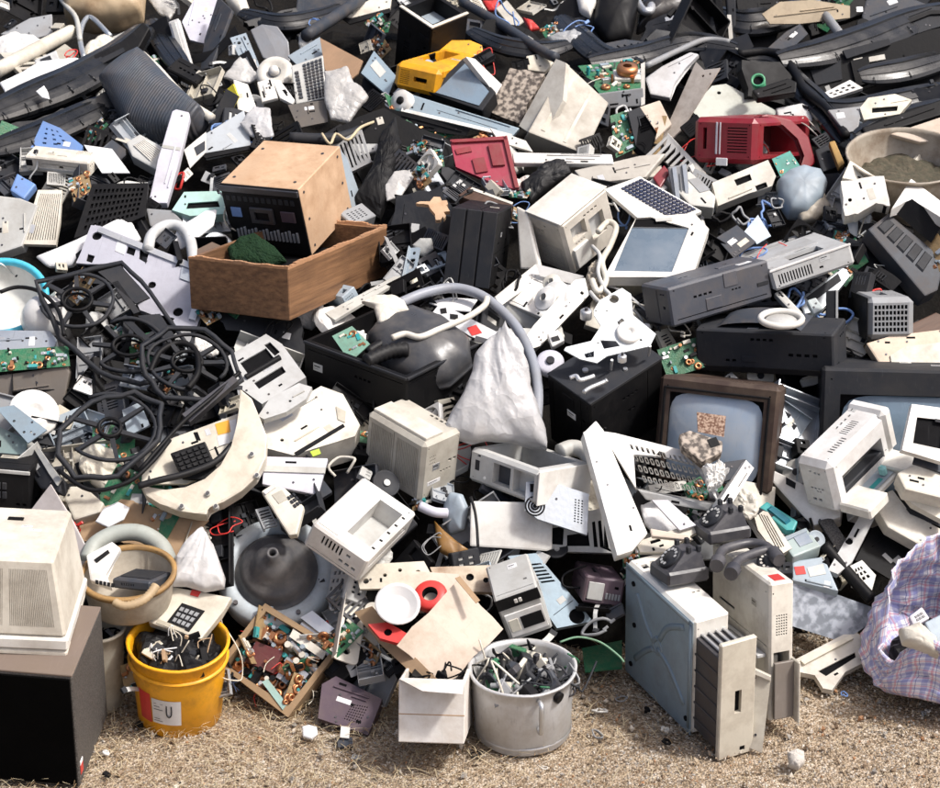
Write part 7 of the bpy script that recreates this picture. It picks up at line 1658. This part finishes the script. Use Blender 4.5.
shine = pl('scuffed shiny black plastic', (.009, .01, .012), .27, .25, dcol=(.06, .055, .05), spec=.5)
for path, w_, lab, sh, lf in (
    ([(780, 60), (825, 52), (870, 38), (915, 20), (956, 8)], .16, 'shiny black bumper moulding along the top of the upper right bumper', 'upper right moulding', .32),
    ([(858, 138), (890, 126), (925, 114), (956, 104)], .12, 'shiny black moulding lying on the black bar by the mossy tub', 'moulding by the tub', .28),
    ([(-14, 116), (30, 98), (77, 78), (120, 52), (147, 26)], .17, 'shiny black bumper moulding on the face of the upper left bumper', 'upper left moulding', .26),
    ([(590, 62), (640, 54), (690, 42), (736, 48)], .11, 'shiny black curved moulding below the black tubular duct', 'moulding below the duct', .2),
    ([(742, 60), (772, 62), (796, 84), (822, 108), (846, 142)], .12, 'shiny black wheel arch lip hugging the curving rubber trim', 'wheel arch lip', .18),
    ([(800, 104), (850, 112), (900, 102), (952, 88)], .13, 'shiny black lower bumper under the pierced bumper shell', 'lower black bumper', .16),
    ([(700, 8), (745, 22), (790, 14), (830, -4)], .15, 'shiny black bent moulding crossing behind the pair of pillars', 'moulding behind the pillars', .1),
    ([(-10, 150), (40, 134), (90, 112), (126, 96)], .13, 'shiny black lower moulding below the upper left bumper', 'lower left moulding', .16),
    ([(150, 20), (164, 44), (186, 74)], .1, 'short shiny black moulding right of the upper left bumper', 'short black moulding', .18),
    ([(860, 76), (905, 70), (954, 56)], .12, 'shiny black ribbed moulding across the pierced bumper shell', 'ribbed moulding', .24),
    ([(560, 16), (576, 34), (600, 54), (640, 66)], .12, 'shiny black moulding curling under the black wheel arch', 'curling moulding', .14),
    ([(470, 30), (500, 44), (540, 50), (570, 44)], .1, 'shiny black moulding beneath the long dark pole', 'moulding beneath the pole', .14),
    ([(240, 12), (280, 22), (320, 16), (350, 4)], .1, 'shiny black moulding behind the grey curved cover at the top', 'moulding by the curved cover', .12)):
    BMP(lab, sh, path, w_, shine, lf)
# ------------------------------------------------------------------ loose scrap that fills the heap
NHERO = len(THINGS)
HEROPX = [(s, p) for (o, s, p) in THINGS if s and p]
def near(p, k=8):
    return sorted(HEROPX, key=lambda h: (h[1][0] - p[0]) ** 2 + (h[1][1] - p[1]) ** 2)[:k]
USED = set(o['label'] for o, s, p in THINGS)
USEDN = set()
def scrap_label(desc, p):
    """name a loose bit by its look and by what it lies beside"""
    nb = near(p)
    opts = []
    for i in range(len(nb)):
        for j in range(i + 1, len(nb)):
            opts.append((i + j, f'{desc} between the {nb[i][0]} and the {nb[j][0]}'))
    for i, (s, q) in enumerate(nb):
        dx, dy = p[0] - q[0], p[1] - q[1]
        w = ('right of' if dx > 0 else 'left of') if abs(dx) > abs(dy) else ('just below' if dy > 0 else 'just above')
        opts.append((i - .5, f'{desc} {w} the {s}'))
    for _, l in sorted(opts, key=lambda a: a[0]):
        if l not in USED and len(l.split()) <= 16:
            USED.add(l); return l
    return opts[0][1]

def frag_outline(R, s):
    k = R.random()
    if k < .4:
        w, h = s * R.uniform(.6, 1.2), s * R.uniform(.25, .7)
        c = R.uniform(0, .4) * h
        return [(-w, -h), (w - c, -h), (w, -h + c), (w, h * R.uniform(.5, 1)), (w * R.uniform(.2, .8), h), (-w * R.uniform(.6, 1), h * R.uniform(.6, 1))]
    if k < .7:
        n = R.randint(5, 8); return [(s * R.uniform(.5, 1) * math.cos(6.283 * i / n), s * R.uniform(.4, .9) * math.sin(6.283 * i / n)) for i in range(n)]
    w = s * R.uniform(.8, 1.5); h = s * R.uniform(.08, .2); b = R.uniform(-.4, .4) * s
    return [(-w, -h), (0, -h + b), (w, -h), (w, h), (0, h + b), (-w, h)]

def mk_fragment(R, s, m, cname):
    b = M(); o = frag_outline(R, s); t = R.choice((.004, .006, .012, .02))
    holes = []
    if R.random() < .35: holes = [circ(R.uniform(-.15, .15) * s, R.uniform(-.08, .08) * s, s * .07, 10)]
    b.plate(o, holes, t)
    if R.random() < .6:   # a stiffening lip or rib
        a, c = V((*o[0], 0)), V((*o[1], 0)); d = (c - a); L = d.length
        q = Matrix.Translation(a) @ Matrix.Rotation(math.atan2(d.y, d.x), 4, 'Z')
        b.box((0, 0, 0), (L, .006, s * R.uniform(.1, .3)), .001, 0, q)
    if R.random() < .5:
        for i in range(R.randint(2, 6)): b.box((-s * .4 + i * s * .13, -s * .18, 0), (-s * .4 + i * s * .13 + s * .05, s * .12, .006), .001, 1)
    b.warp(s * .08, 3 / s * .3, R.randint(0, 50))
    return b
def mk_box(R, s, m, cname):
    b = M(); d = (s * R.uniform(.9, 1.5), s * R.uniform(.6, 1.1), s * R.uniform(.2, .6))
    hs = {}
    for f in 'TFLR':
        if R.random() < .7:
            if R.random() < .5: hs[f] = vent_holes(f, .1, .15, R.uniform(.4, .9), .8, R.randint(1, 8), R.randint(1, 5), .5, .005)
            else: hs[f] = [(.1, .2, R.uniform(.4, .6), .8, .02, 1), (.68, .3, .9, R.uniform(.5, .7), .012, 1)]
    b.cbox((0, 0, 0), d, s * .03, hs)
    return b
def mk_coil(R, s, m, cname):
    pts = []; a = R.uniform(0, 6); n = R.randint(6, 12)
    for i in range(n):
        a += R.uniform(.5, 1.3); r = s * R.uniform(.5, 1.1)
        pts.append((r * math.cos(a), r * .6 * math.sin(a), R.uniform(-.15, .3) * s))
    return M().tube(pts, R.choice((.0022, .003, .004, .0055)), 6)
def mk_wheel(R, s, m, cname):
    s *= .7
    b = M().lathe([(s * .25, s * .1), (s * .9, s * .06), (s, s * .12), (s, -s * .1), (s * .9, -s * .04), (s * .25, -s * .1)], 26)
    b.cyl((0, 0, -s * .3), (0, 0, s * .25), s * .24, None, 14, 1)
    return b
def mk_bracket(R, s, m, cname):
    b = M(); w, h = s * 1.1, s * .35
    b.plate(rrect(-w, -h, w, h, h * .4), [circ(-w * .7, 0, h * .3, 10), circ(w * .65, 0, h * .35, 10), rrect(-w * .35, -h * .5, w * .3, h * .5, h * .2, 2)], .005)
    b.box((-w, h - .004, -.0045), (w, h, h * .8), .001)
    return b
def mk_shell(R, s, m, cname):
    b = M(); w, d, h = s * R.uniform(.8, 1.3), s * R.uniform(.5, .9), s * R.uniform(.25, .5); k = max(.003, s * .04)
    b.box((-w, -d, 0), (w, d, k), .001); b.box((-w, -d, k), (w, -d + k, h), .001); b.box((-w, d - k, k), (w, d, h * R.uniform(.4, 1)), .001)
    b.box((-w, -d + k, k), (-w + k, d - k, h * R.uniform(.5, 1)), .001)
    if R.random() < .6: b.box((w - k, -d + k, k), (w, d - k, h), .001)
    for i in range(R.randint(2, 5)):
        x = R.uniform(-.8, .7) * w; b.box((x, -d + k, k), (x + k * .7, d - k, h * R.uniform(.2, .7)), .0005)
    for i in range(R.randint(2, 6)):
        p = V((R.uniform(-.8, .8) * w, R.uniform(-.7, .7) * d, k)); b.cyl(p, p + V((0, 0, h * .6)), s * .05, None, 8)
    for i in range(R.randint(1, 4)):
        x, y = R.uniform(-.7, .5) * w, R.uniform(-.7, .3) * d; b.box((x, y, k), (x + s * .3, y + s * .25, k + s * .12), .001, 1)
    return b
def mk_grille(R, s, m, cname):
    b = M(); w, h = s, s * R.uniform(.5, .9); n = R.randint(5, 11); hs = []
    for i in range(n):
        x0 = -w * .85 + 1.7 * w * i / n; hs.append([(x0, -h * .8), (x0 + .9 * w / n, -h * .8), (x0 + .9 * w / n, h * R.uniform(.3, .8)), (x0, h * .8)])
    b.plate([(-w, -h), (w * R.uniform(.9, 1), -h), (w, h), (-w * R.uniform(.9, 1), h)], hs, .006); b.box((-w, h - .006, -.02), (w, h, -.0065), .001)
    return b.warp(s * .05, 6, R.randint(0, 40))
def mk_ribbon(R, s, m, cname):
    n = 16; w = s * R.uniform(.12, .3); a = R.uniform(.3, .9) * s; f1 = R.uniform(1, 2.4); b = M()
    f = lambda u, v: V(((u - .5) * 3 * s, (v - .5) * w + .3 * s * math.sin(u * f1 * 2), a * .35 * math.sin(u * f1 * 4)))
    b.grid(f, n, 6, 0, None, False)
    q = f(1, .5); b.box(q - V((.012, w * .6, .006)), q + V((.006, w * .6, .006)), .001, 1); q = f(0, .5); b.box(q - V((.006, w * .6, .006)), q + V((.012, w * .6, .006)), .001, 1)
    return b
def mk_fan(R, s, m, cname):
    s *= .75; b = M(); b.plate(rrect(-s, -s, s, s, s * .15), [circ(0, 0, s * .9, 24)], s * .4)
    b.cyl((0, 0, -s * .35), (0, 0, -s * .05), s * .32, None, 16)
    for i in range(7):
        a = 6.283 * i / 7; mt = Matrix.Rotation(a, 4, 'Z') @ Matrix.Translation((s * .58, 0, -s * .2)) @ Matrix.Rotation(.6, 4, 'X')
        b.cbox((0, 0, 0), (s * .56, s * .36, s * .03), 0, None, 0, mt)
    b.cyl((0, 0, -s * .05), (0, 0, -s * .03), s * .2, None, 14, 1)
    return b
def mk_plug(R, s, m, cname):
    b = mk_coil(R, s, m, cname); k = len(b.v); p = V(b.v[0]); q = V(b.v[-1])
    for e in (p, q): b.cbox((e.x, e.y, e.z), (s * .3, s * .14, s * .12), s * .02)
    return b
def mk_paper(R, s, m, cname):
    return lump_mesh(circ(0, 0, s * .9, 14, s * R.uniform(.4, .8)), s * .3, .9, R.randint(0, 99), nr=8, ns=32, fscale=.9 / s)
KINDS_F = {
    'fragment': (mk_fragment, 'plastic_shard', 'shard', ('bent {} plastic shard', 'broken {} plastic shard', 'thin {} plastic piece')),
    'box': (mk_box, 'drive_unit', 'drive unit', ('{} drive unit', '{} electronics box', '{} slotted casing')),
    'coil': (mk_coil, 'loose_cable', 'cable', ('loose {} cable', 'tangled {} cable')),
    'wheel': (mk_wheel, 'plastic_pulley', 'pulley', ('{} plastic pulley', '{} flanged pulley')),
    'bracket': (mk_bracket, 'metal_bracket', 'bracket', ('{} bracket with holes', '{} punched bracket')),
    'paper': (mk_paper, 'crumpled_sheet', 'sheet', ('crumpled {} sheet', 'torn {} sheet')),
    'shell': (mk_shell, 'case_moulding', 'moulding', ('open {} case moulding', 'broken {} case half', 'ribbed {} moulding')),
    'grille': (mk_grille, 'vent_plate', 'vent plate', ('{} slotted vent plate', '{} grille plate')),
    'ribbon': (mk_ribbon, 'ribbon_cable', 'cable', ('{} ribbon cable',)),
    'fan': (mk_fan, 'cooling_fan', 'fan', ('square {} cooling fan',)),
    'plug': (mk_plug, 'plugged_cable', 'cable', ('{} cable with plugs',)),
    'board': (None, 'circuit_board', 'circuit board', ('{} circuit board', 'bare {} circuit board')),
}
COLS = {'black': black, 'dark grey': dgrey, 'grey': grey, 'light grey': lgrey, 'white': white, 'cream': cream, 'slate': slate, 'beige': beige, 'steel': steel, 'blue grey': bgrey, 'green': pcbm, 'tan': pcbt, 'red': bred, 'blue': blue, 'brown': dwood}
GROUPN = {'fragment': 'broken plastic shards in the heap', 'box': 'small drive units in the heap', 'coil': 'loose cables in the heap', 'wheel': 'plastic pulleys in the heap', 'bracket': 'punched brackets in the heap', 'paper': 'crumpled sheets in the heap', 'board': 'circuit boards in the heap', 'shell': 'case mouldings in the heap', 'grille': 'vent plates in the heap', 'ribbon': 'ribbon cables in the heap', 'fan': 'cooling fans in the heap', 'plug': 'plugged cables in the heap'}
FILL = []
def in_heap(p):
    x, y = p
    foot = (690 if x < 560 else 655) if x < 640 else (640 if x < 800 else 600)
    return y < foot
def make_filler(n, seed, smin, smax, lift0, lift1, kinds, ymax=690, x0=-10):
    R = random.Random(seed)
    i = 0; made = 0
    while made < n and i < n * 6:
        i += 1
        p = (R.uniform(x0, 950), R.uniform(-8, ymax))
        r2 = random.Random(R.randrange(10 ** 9))
        if not in_heap(p): continue
        made += 1
        k = r2.choices(list(kinds), list(kinds.values()))[0]
        dark = .96 if (p[1] < 130 and p[0] > 540) else .62
        if k == 'board': cn = r2.choice(('green', 'green', 'tan'))
        elif k == 'ribbon': cn = r2.choice(('light grey', 'light grey', 'grey', 'cream'))
        elif k in ('coil', 'plug'): cn = r2.choice(('black', 'black', 'black', 'light grey', 'grey', 'cream', 'red', 'blue'))
        elif k == 'bracket': cn = r2.choice(('steel', 'steel', 'black', 'cream', 'blue grey'))
        elif k == 'paper': cn = r2.choice(('white', 'white', 'light grey', 'cream'))
        elif r2.random() < dark: cn = r2.choice(('black', 'black', 'dark grey', 'slate'))
        else: cn = r2.choice(('white', 'light grey', 'cream', 'beige', 'grey', 'blue grey', 'light grey', 'beige', 'grey', 'steel'))
        if p[0] > 560 and p[1] < 112 and k not in ('board', 'plug'): cn = r2.choice(('black', 'black', 'dark grey'))
        if k in ('coil', 'plug') and p[0] < 250 and 250 < p[1] < 500: k, cn = 'shell', r2.choice(('black', 'dark grey', 'black', 'grey'))
        s = r2.uniform(smin, smax) * (1.35 if p[0] > 560 and p[1] < 112 else 1)
        n_ = V((r2.gauss(0, .5), -r2.uniform(.2, 1), r2.uniform(.4, 1.1))).normalized()
        mw = aim(p, n_, r2.uniform(lift0, lift1), None, r2.uniform(0, 360))
        m = COLS[cn]
        f, nm, cat, descs = KINDS_F[k]
        w_ = ('long ' if s > smin + .7 * (smax - smin) else 'small ' if s < smin + .3 * (smax - smin) else '')
        desc = r2.choice(descs).format(cn)
        if not desc.startswith('small'): desc = w_.replace('long', 'large') + desc
        FILL.append((k, p, s, mw, m, cn, desc, r2))
make_filler(620, 101, .05, .15, -.02, .10, {'fragment': 2, 'box': 5, 'coil': 2, 'wheel': .5, 'bracket': .7, 'paper': .5, 'board': 1.5, 'shell': 4, 'grille': 1.5, 'ribbon': .8, 'plug': 1.2})
make_filler(760, 202, .03, .075, .03, .16, {'fragment': 2, 'box': 4, 'coil': 2.5, 'wheel': .6, 'bracket': .8, 'paper': .6, 'board': 1.3, 'shell': 3, 'grille': 1, 'ribbon': 1.2, 'fan': .6, 'plug': 2})
make_filler(420, 303, .035, .10, .06, .2, {'fragment': 1.5, 'box': 4, 'coil': 2, 'shell': 4, 'grille': 1.5, 'board': 1.2, 'ribbon': 1, 'plug': 1.5, 'fan': .4}, 300)

_R = random.Random(404)
for _i in range(60):
    _p = (_R.uniform(100, 940), _R.uniform(690, 785))
    if _p[1] > 712 and _R.random() < .55: continue
    _r = random.Random(_R.randrange(10 ** 9)); _k = _r.choice(('fragment', 'fragment', 'plug', 'coil', 'box', 'fragment'))
    _s = _r.uniform(.012, .03); _c = _r.choice(('black', 'white', 'grey', 'cream', 'blue', 'black', 'light grey'))
    FILL.append((_k, _p, _s, aim(_p, (_r.gauss(0, .2), _r.gauss(0, .2), 1), 0, .012, _r.uniform(0, 360)), COLS[_c], _c, 'tiny ' + _r.choice(KINDS_F[_k][3]).format(_c).replace('small ', '').replace('plastic ', '') + ' on the ground', _r))
def build_filler(F):
    k, p, s, mw, m, cn, desc, r2 = F
    f, nm, cat, descs = KINDS_F[k]
    if k == 'board':
        q = [(-s, -s * .6), (s, -s * .6), (s, s * .6), (-s, s * .6)]
        t = T(nm, cat, '', mw, GROUPN[k], None, p)
        part(t, 'board', M().plate(q, (), .003), m); part(t, 'circuitry', comp_mesh(q, 0, 26, r2, .025, .01), COMPM)
        return t
    b = f(r2, s, m, cn)
    return solo(nm, cat, '', b, [m, dgrey if cn != 'dark grey' else lgrey], mw, GROUPN[k], None, p)
FOBJ = [(build_filler(F), F) for F in FILL]

# ------------------------------------------------------------------ setting
def gravel_mat():
    m = bpy.data.materials.new('gravelly dry ground'); m.use_nodes = True; nt = m.node_tree; N = nt.nodes.new; L = nt.links.new
    b = nt.nodes['Principled BSDF']; tc = N('ShaderNodeTexCoord')
    v = N('ShaderNodeTexVoronoi'); v.inputs['Scale'].default_value = 120; v.inputs['Randomness'].default_value = 1; L(tc.outputs['Object'], v.inputs['Vector'])
    bw = N('ShaderNodeSeparateColor'); L(v.outputs['Color'], bw.inputs[0])
    r = N('ShaderNodeValToRGB'); e = r.color_ramp.elements
    e[0].position = 0; e[0].color = (.16, .12, .08, 1); e[1].position = 1; e[1].color = (.62, .55, .46, 1)
    for pos, c in ((.3, (.29, .22, .15)), (.55, (.42, .33, .24)), (.8, (.50, .43, .34))):
        q = e.new(pos); q.color = (*c, 1)
    L(bw.outputs[0], r.inputs[0])
    n = N('ShaderNodeTexNoise'); n.inputs['Scale'].default_value = 3.5; n.inputs['Detail'].default_value = 6; L(tc.outputs['Object'], n.inputs['Vector'])
    mr = N('ShaderNodeMapRange'); mr.inputs[1].default_value = .4; mr.inputs[2].default_value = .65; mr.inputs[4].default_value = .65; L(n.outputs[0], mr.inputs[0])
    mx = N('ShaderNodeMix'); mx.data_type = 'RGBA'; mx.inputs['B'].default_value = (.33, .25, .17, 1); L(mr.outputs[0], mx.inputs['Factor']); L(r.outputs[0], mx.inputs['A'])
    L(mx.outputs['Result'], b.inputs['Base Color']); b.inputs['Roughness'].default_value = .95; b.inputs['Specular IOR Level'].default_value = .15
    bp = N('ShaderNodeBump'); bp.inputs['Strength'].default_value = .8; bp.inputs['Distance'].default_value = .012
    L(v.outputs['Distance'], bp.inputs['Height']); bp.invert = True; L(bp.outputs[0], b.inputs['Normal'])
    return m
ground_m = gravel_mat()
def gz(x, y): return .012 * mnoise.noise(V((x * 2, y * 2, 0))) + .02 * mnoise.noise(V((x * .7, y * .7, 4))) if abs(x) < 6 and -3 < y < 6 else 0
g = M()
ny = [-400, -60, -12] + [-4 + .1 * i for i in range(56)] + [2.5, 12, 60, 400]
nx = [-400, -60, -12] + [-4 + .1 * i for i in range(81)] + [12, 60, 400]
g.add([(x, y, -.008 + .5 * gz(x, y) * (1 if abs(x) < 3.9 and -3.9 < y < 1.5 else 0)) for y in ny for x in nx], [[j * len(nx) + i, j * len(nx) + i + 1, (j + 1) * len(nx) + i + 1, (j + 1) * len(nx) + i] for j in range(len(ny) - 1) for i in range(len(nx) - 1)], 0, True)
setting('ground', g, ground_m)
R = random.Random(31)
pb = M()
def pebble(p, s, R, mi):
    q = Euler((R.uniform(0, 6), R.uniform(0, 6), R.uniform(0, 6))).to_matrix()
    vs = [V(v) * s * R.uniform(.7, 1.2) for v in ((1, 0, 0), (-1, 0, 0), (0, .8, 0), (0, -.8, 0), (0, 0, .6), (0, 0, -.6))]
    pb.add([q @ v + V(p) for v in vs], [[0, 2, 4], [2, 1, 4], [1, 3, 4], [3, 0, 4], [2, 0, 5], [1, 2, 5], [3, 1, 5], [0, 3, 5]], mi)
for i in range(24000):
    x = R.uniform(-2.1, 2.1); y = R.uniform(-.75, .75)
    if x < .35 and R.random() < .45: continue
    s = R.uniform(.0025, .0075) * (2.2 if R.random() < .05 else 1)
    pebble((x, y, R.uniform(0, .006)), s, R, R.choices((0, 1, 2, 3, 4), (4, 4, 3, 1.5, .5))[0])
gm = [pl('tan pebble', (.46, .37, .26), .9, .3), pl('brown pebble', (.24, .17, .11), .9, .3), pl('pale pebble', (.60, .54, .46), .9, .3), pl('grey pebble', (.34, .32, .29), .9, .3), pl('rust pebble', (.42, .22, .11), .9, .3)]
setting('gravel', pb, gm, 'stuff')
sg = M()
for i in range(4200):
    x = R.gauss(-.75, .6); y = R.uniform(-.7, .45)
    if R.random() < .12: x = R.uniform(-2, 2)
    a = R.uniform(0, 6.28); l = R.uniform(.02, .09); z = R.uniform(.004, .02)
    d = V((math.cos(a), math.sin(a), R.uniform(-.05, .3))) * l
    p = V((x, y, z)); w = V((-math.sin(a), math.cos(a), 0)) * .0011; k = V((R.uniform(-.01, .01), R.uniform(-.01, .01), .006))
    sg.add([p - w, p + w, p + d * .5 + k + w, p + d * .5 + k - w, p + d + w * .4, p + d - w * .4], [[0, 1, 2, 3], [3, 2, 4, 5]], R.choice((0, 0, 1)))
setting('dry_grass', sg, [straw, pl('brown stalk', (.24, .16, .08), .9, .2)], 'stuff')
# body of the heap
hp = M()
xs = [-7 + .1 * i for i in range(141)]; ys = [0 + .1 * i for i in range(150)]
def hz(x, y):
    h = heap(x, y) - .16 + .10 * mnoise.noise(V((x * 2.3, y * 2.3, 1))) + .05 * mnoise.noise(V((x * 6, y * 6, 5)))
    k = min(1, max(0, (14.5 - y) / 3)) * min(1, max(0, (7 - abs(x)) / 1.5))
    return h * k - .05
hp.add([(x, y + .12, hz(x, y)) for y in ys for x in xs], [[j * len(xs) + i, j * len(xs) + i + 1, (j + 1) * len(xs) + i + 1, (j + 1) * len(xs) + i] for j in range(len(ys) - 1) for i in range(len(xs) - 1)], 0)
setting('terrain', hp, pl('shade black scrap soil', (.007, .0065, .006), .95, .4, dcol=(.025, .02, .016), dscale=14, bump=.6, spec=.1))  # near-black tone stands in for deep shade in the gaps between scrap

# scrap that carries on beyond the edges of the photograph
R = random.Random(55); sr = M()
for i in range(5200):
    p = V((R.uniform(-4.6, 4.6), R.uniform(.1, 9), 0)); p.z = heap(p.x, p.y) - .04
    q = p - CAM; dz = q.dot(FWD); u, v = CX + FPX * q.x / dz, CY - FPX * q.dot(UPV) / dz
    if -70 < u < 1010 and v > -45: continue
    k = R.choice((mk_fragment, mk_box, mk_shell, mk_shell, mk_box, mk_plug)); b = k(R, R.uniform(.07, .24), None, '')
    mt = Matrix.Translation(p) @ V((R.gauss(0, .5), -R.uniform(0, .8), 1)).to_track_quat('Z', 'Y').to_matrix().to_4x4() @ Matrix.Rotation(R.uniform(0, 6), 4, 'Z')
    mi = R.randrange(7)
    for f, m_ in zip(b.f, b.m): sr.f.append([len(sr.v) + j for j in f]); sr.m.append(7 if m_ else mi); sr.sm.append(False)
    sr.v.extend([mt @ w_ for w_ in b.v])
setting('scrap_rubble', sr, [white, cream, black, dgrey, lgrey, slate, black, void], 'stuff')

# ------------------------------------------------------------------ light and camera
cam = bpy.data.cameras.new('camera'); co = bpy.data.objects.new('camera', cam); COL.objects.link(co)
co.matrix_world = Matrix((RGT, UPV, -FWD)).transposed().to_4x4(); co.location = CAM
cam.sensor_width = 36; cam.lens = FPX / 940 * 36; cam.clip_end = 1500; cam.clip_start = .1
cam.dof.use_dof = True; cam.dof.focus_distance = 7.0; cam.dof.aperture_fstop = 7
S.camera = co
S.render.resolution_x, S.render.resolution_y = 1024, 858
SUN_EL, SUN_AZ = 57, 110     # azimuth from +y (behind the heap) towards +x
sd = V((math.sin(math.radians(SUN_AZ)) * math.cos(math.radians(SUN_EL)), math.cos(math.radians(SUN_AZ)) * math.cos(math.radians(SUN_EL)), math.sin(math.radians(SUN_EL))))
sl = bpy.data.lights.new('sun', 'SUN'); sl.energy = 3.0; sl.angle = math.radians(6); sl.color = (1, .975, .94)
so = bpy.data.objects.new('sun', sl); COL.objects.link(so); so.rotation_euler = sd.to_track_quat('Z', 'Y').to_euler()
w = bpy.data.worlds.new('World'); S.world = w; w.use_nodes = True
nt = w.node_tree; bg = nt.nodes['Background']; sky = nt.nodes.new('ShaderNodeTexSky'); sky.sky_type = 'NISHITA'; sky.sun_disc = False
sky.sun_elevation = math.radians(SUN_EL); sky.sun_rotation = math.radians(SUN_AZ)
sky.dust_density = 6; sky.air_density = .7; sky.ozone_density = .6
nt.links.new(sky.outputs[0], bg.inputs[0]); bg.inputs[1].default_value = .15
S.view_settings.view_transform = 'Standard'; S.view_settings.look = 'None'; S.view_settings.gamma = 1; S.view_settings.use_curve_mapping = False
S.view_settings.exposure = .28
S.render.engine = 'CYCLES'

# ------------------------------------------------------------------ drop loose bits nobody can see, then label the rest
bpy.context.view_layer.update()
from mathutils.bvhtree import BVHTree
FN = {}
for o, F in FOBJ:
    for q_ in [o, *o.children]: FN[q_.name] = o.name
def gather(objs, own):
    _v, _f, _own = [], [], []
    for ob in objs:
        if ob.type != 'MESH': continue
        r_ = ob
        while r_.parent: r_ = r_.parent
        k0 = len(_v); mwx = ob.matrix_world
        _v.extend([mwx @ v.co for v in ob.data.vertices])
        for p_ in ob.data.polygons:
            _f.append([k0 + i for i in p_.vertices]); _own.append(r_.name)
    return BVHTree.FromPolygons(_v, _f), _own
RAYS = [((1.5 + 3 * i, 1.5 + 3 * j), ray((1.5 + 3 * i, 1.5 + 3 * j))) for j in range(263) for i in range(313)]
SET = {'ground', 'terrain', 'gravel', 'dry_grass', 'scrap_rubble'}
tree, own = gather([o for o in COL.objects if o.name not in FN], None)
HH = []
for p, d in RAYS:
    h = tree.ray_cast(CAM, d); HH.append((h[3] if h[2] is not None else 1e9, own[h[2]] if h[2] is not None else None))
dead = set()
for rnd_ in range(3):
    tree, own = gather([o for o in COL.objects if o.name in FN and FN[o.name] not in dead], None)
    cov, gap, cx_ = {}, {}, {}
    for (p, d), (hd, ho) in zip(RAYS, HH):
        h = tree.ray_cast(CAM, d)
        if h[2] is None or h[3] > hd: continue
        k = own[h[2]]
        if ho is None or ho in SET or ho.startswith('black_casing'): gap[k] = gap.get(k, 0) + 1
        else: cov[k] = cov.get(k, 0) + 1
        q_ = cx_.setdefault(k, [0, 0]); q_[0] += p[0]; q_[1] += p[1]
    n0 = len(dead)
    for o, F in FOBJ:
        k = o.name
        if k in dead: continue
        g_, c_ = gap.get(k, 0), cov.get(k, 0)
        if g_ + c_ < 3 or (c_ > .42 * (g_ + c_) + 2 and F[7].random() > .07) or c_ > 90: dead.add(k)
    if len(dead) - n0 < 5: break
kept = 0
for o, F in FOBJ:
    k = o.name
    if k in dead:
        for ch in list(o.children): bpy.data.objects.remove(ch)
        bpy.data.objects.remove(o); continue
    kept += 1
    c = gap.get(k, 0) + cov.get(k, 0)
    o['label'] = scrap_label(F[6], (cx_[k][0] / c, cx_[k][1] / c) if k in cx_ else F[1])
cnt = {}
for h in HH: cnt[h[1]] = cnt.get(h[1], 0) + 1
THINGS = THINGS[:NHERO]
if __import__('os').environ.get('DBG') or True:
    print('HEROES', NHERO, 'FILL', kept, 'WARN', len(WARN))
    for wn in WARN: print('  W', wn)
    print('HIDDEN', [(s, cnt.get(o.name, 0)) for o, s, p in THINGS if cnt.get(o.name, 0) < 12])
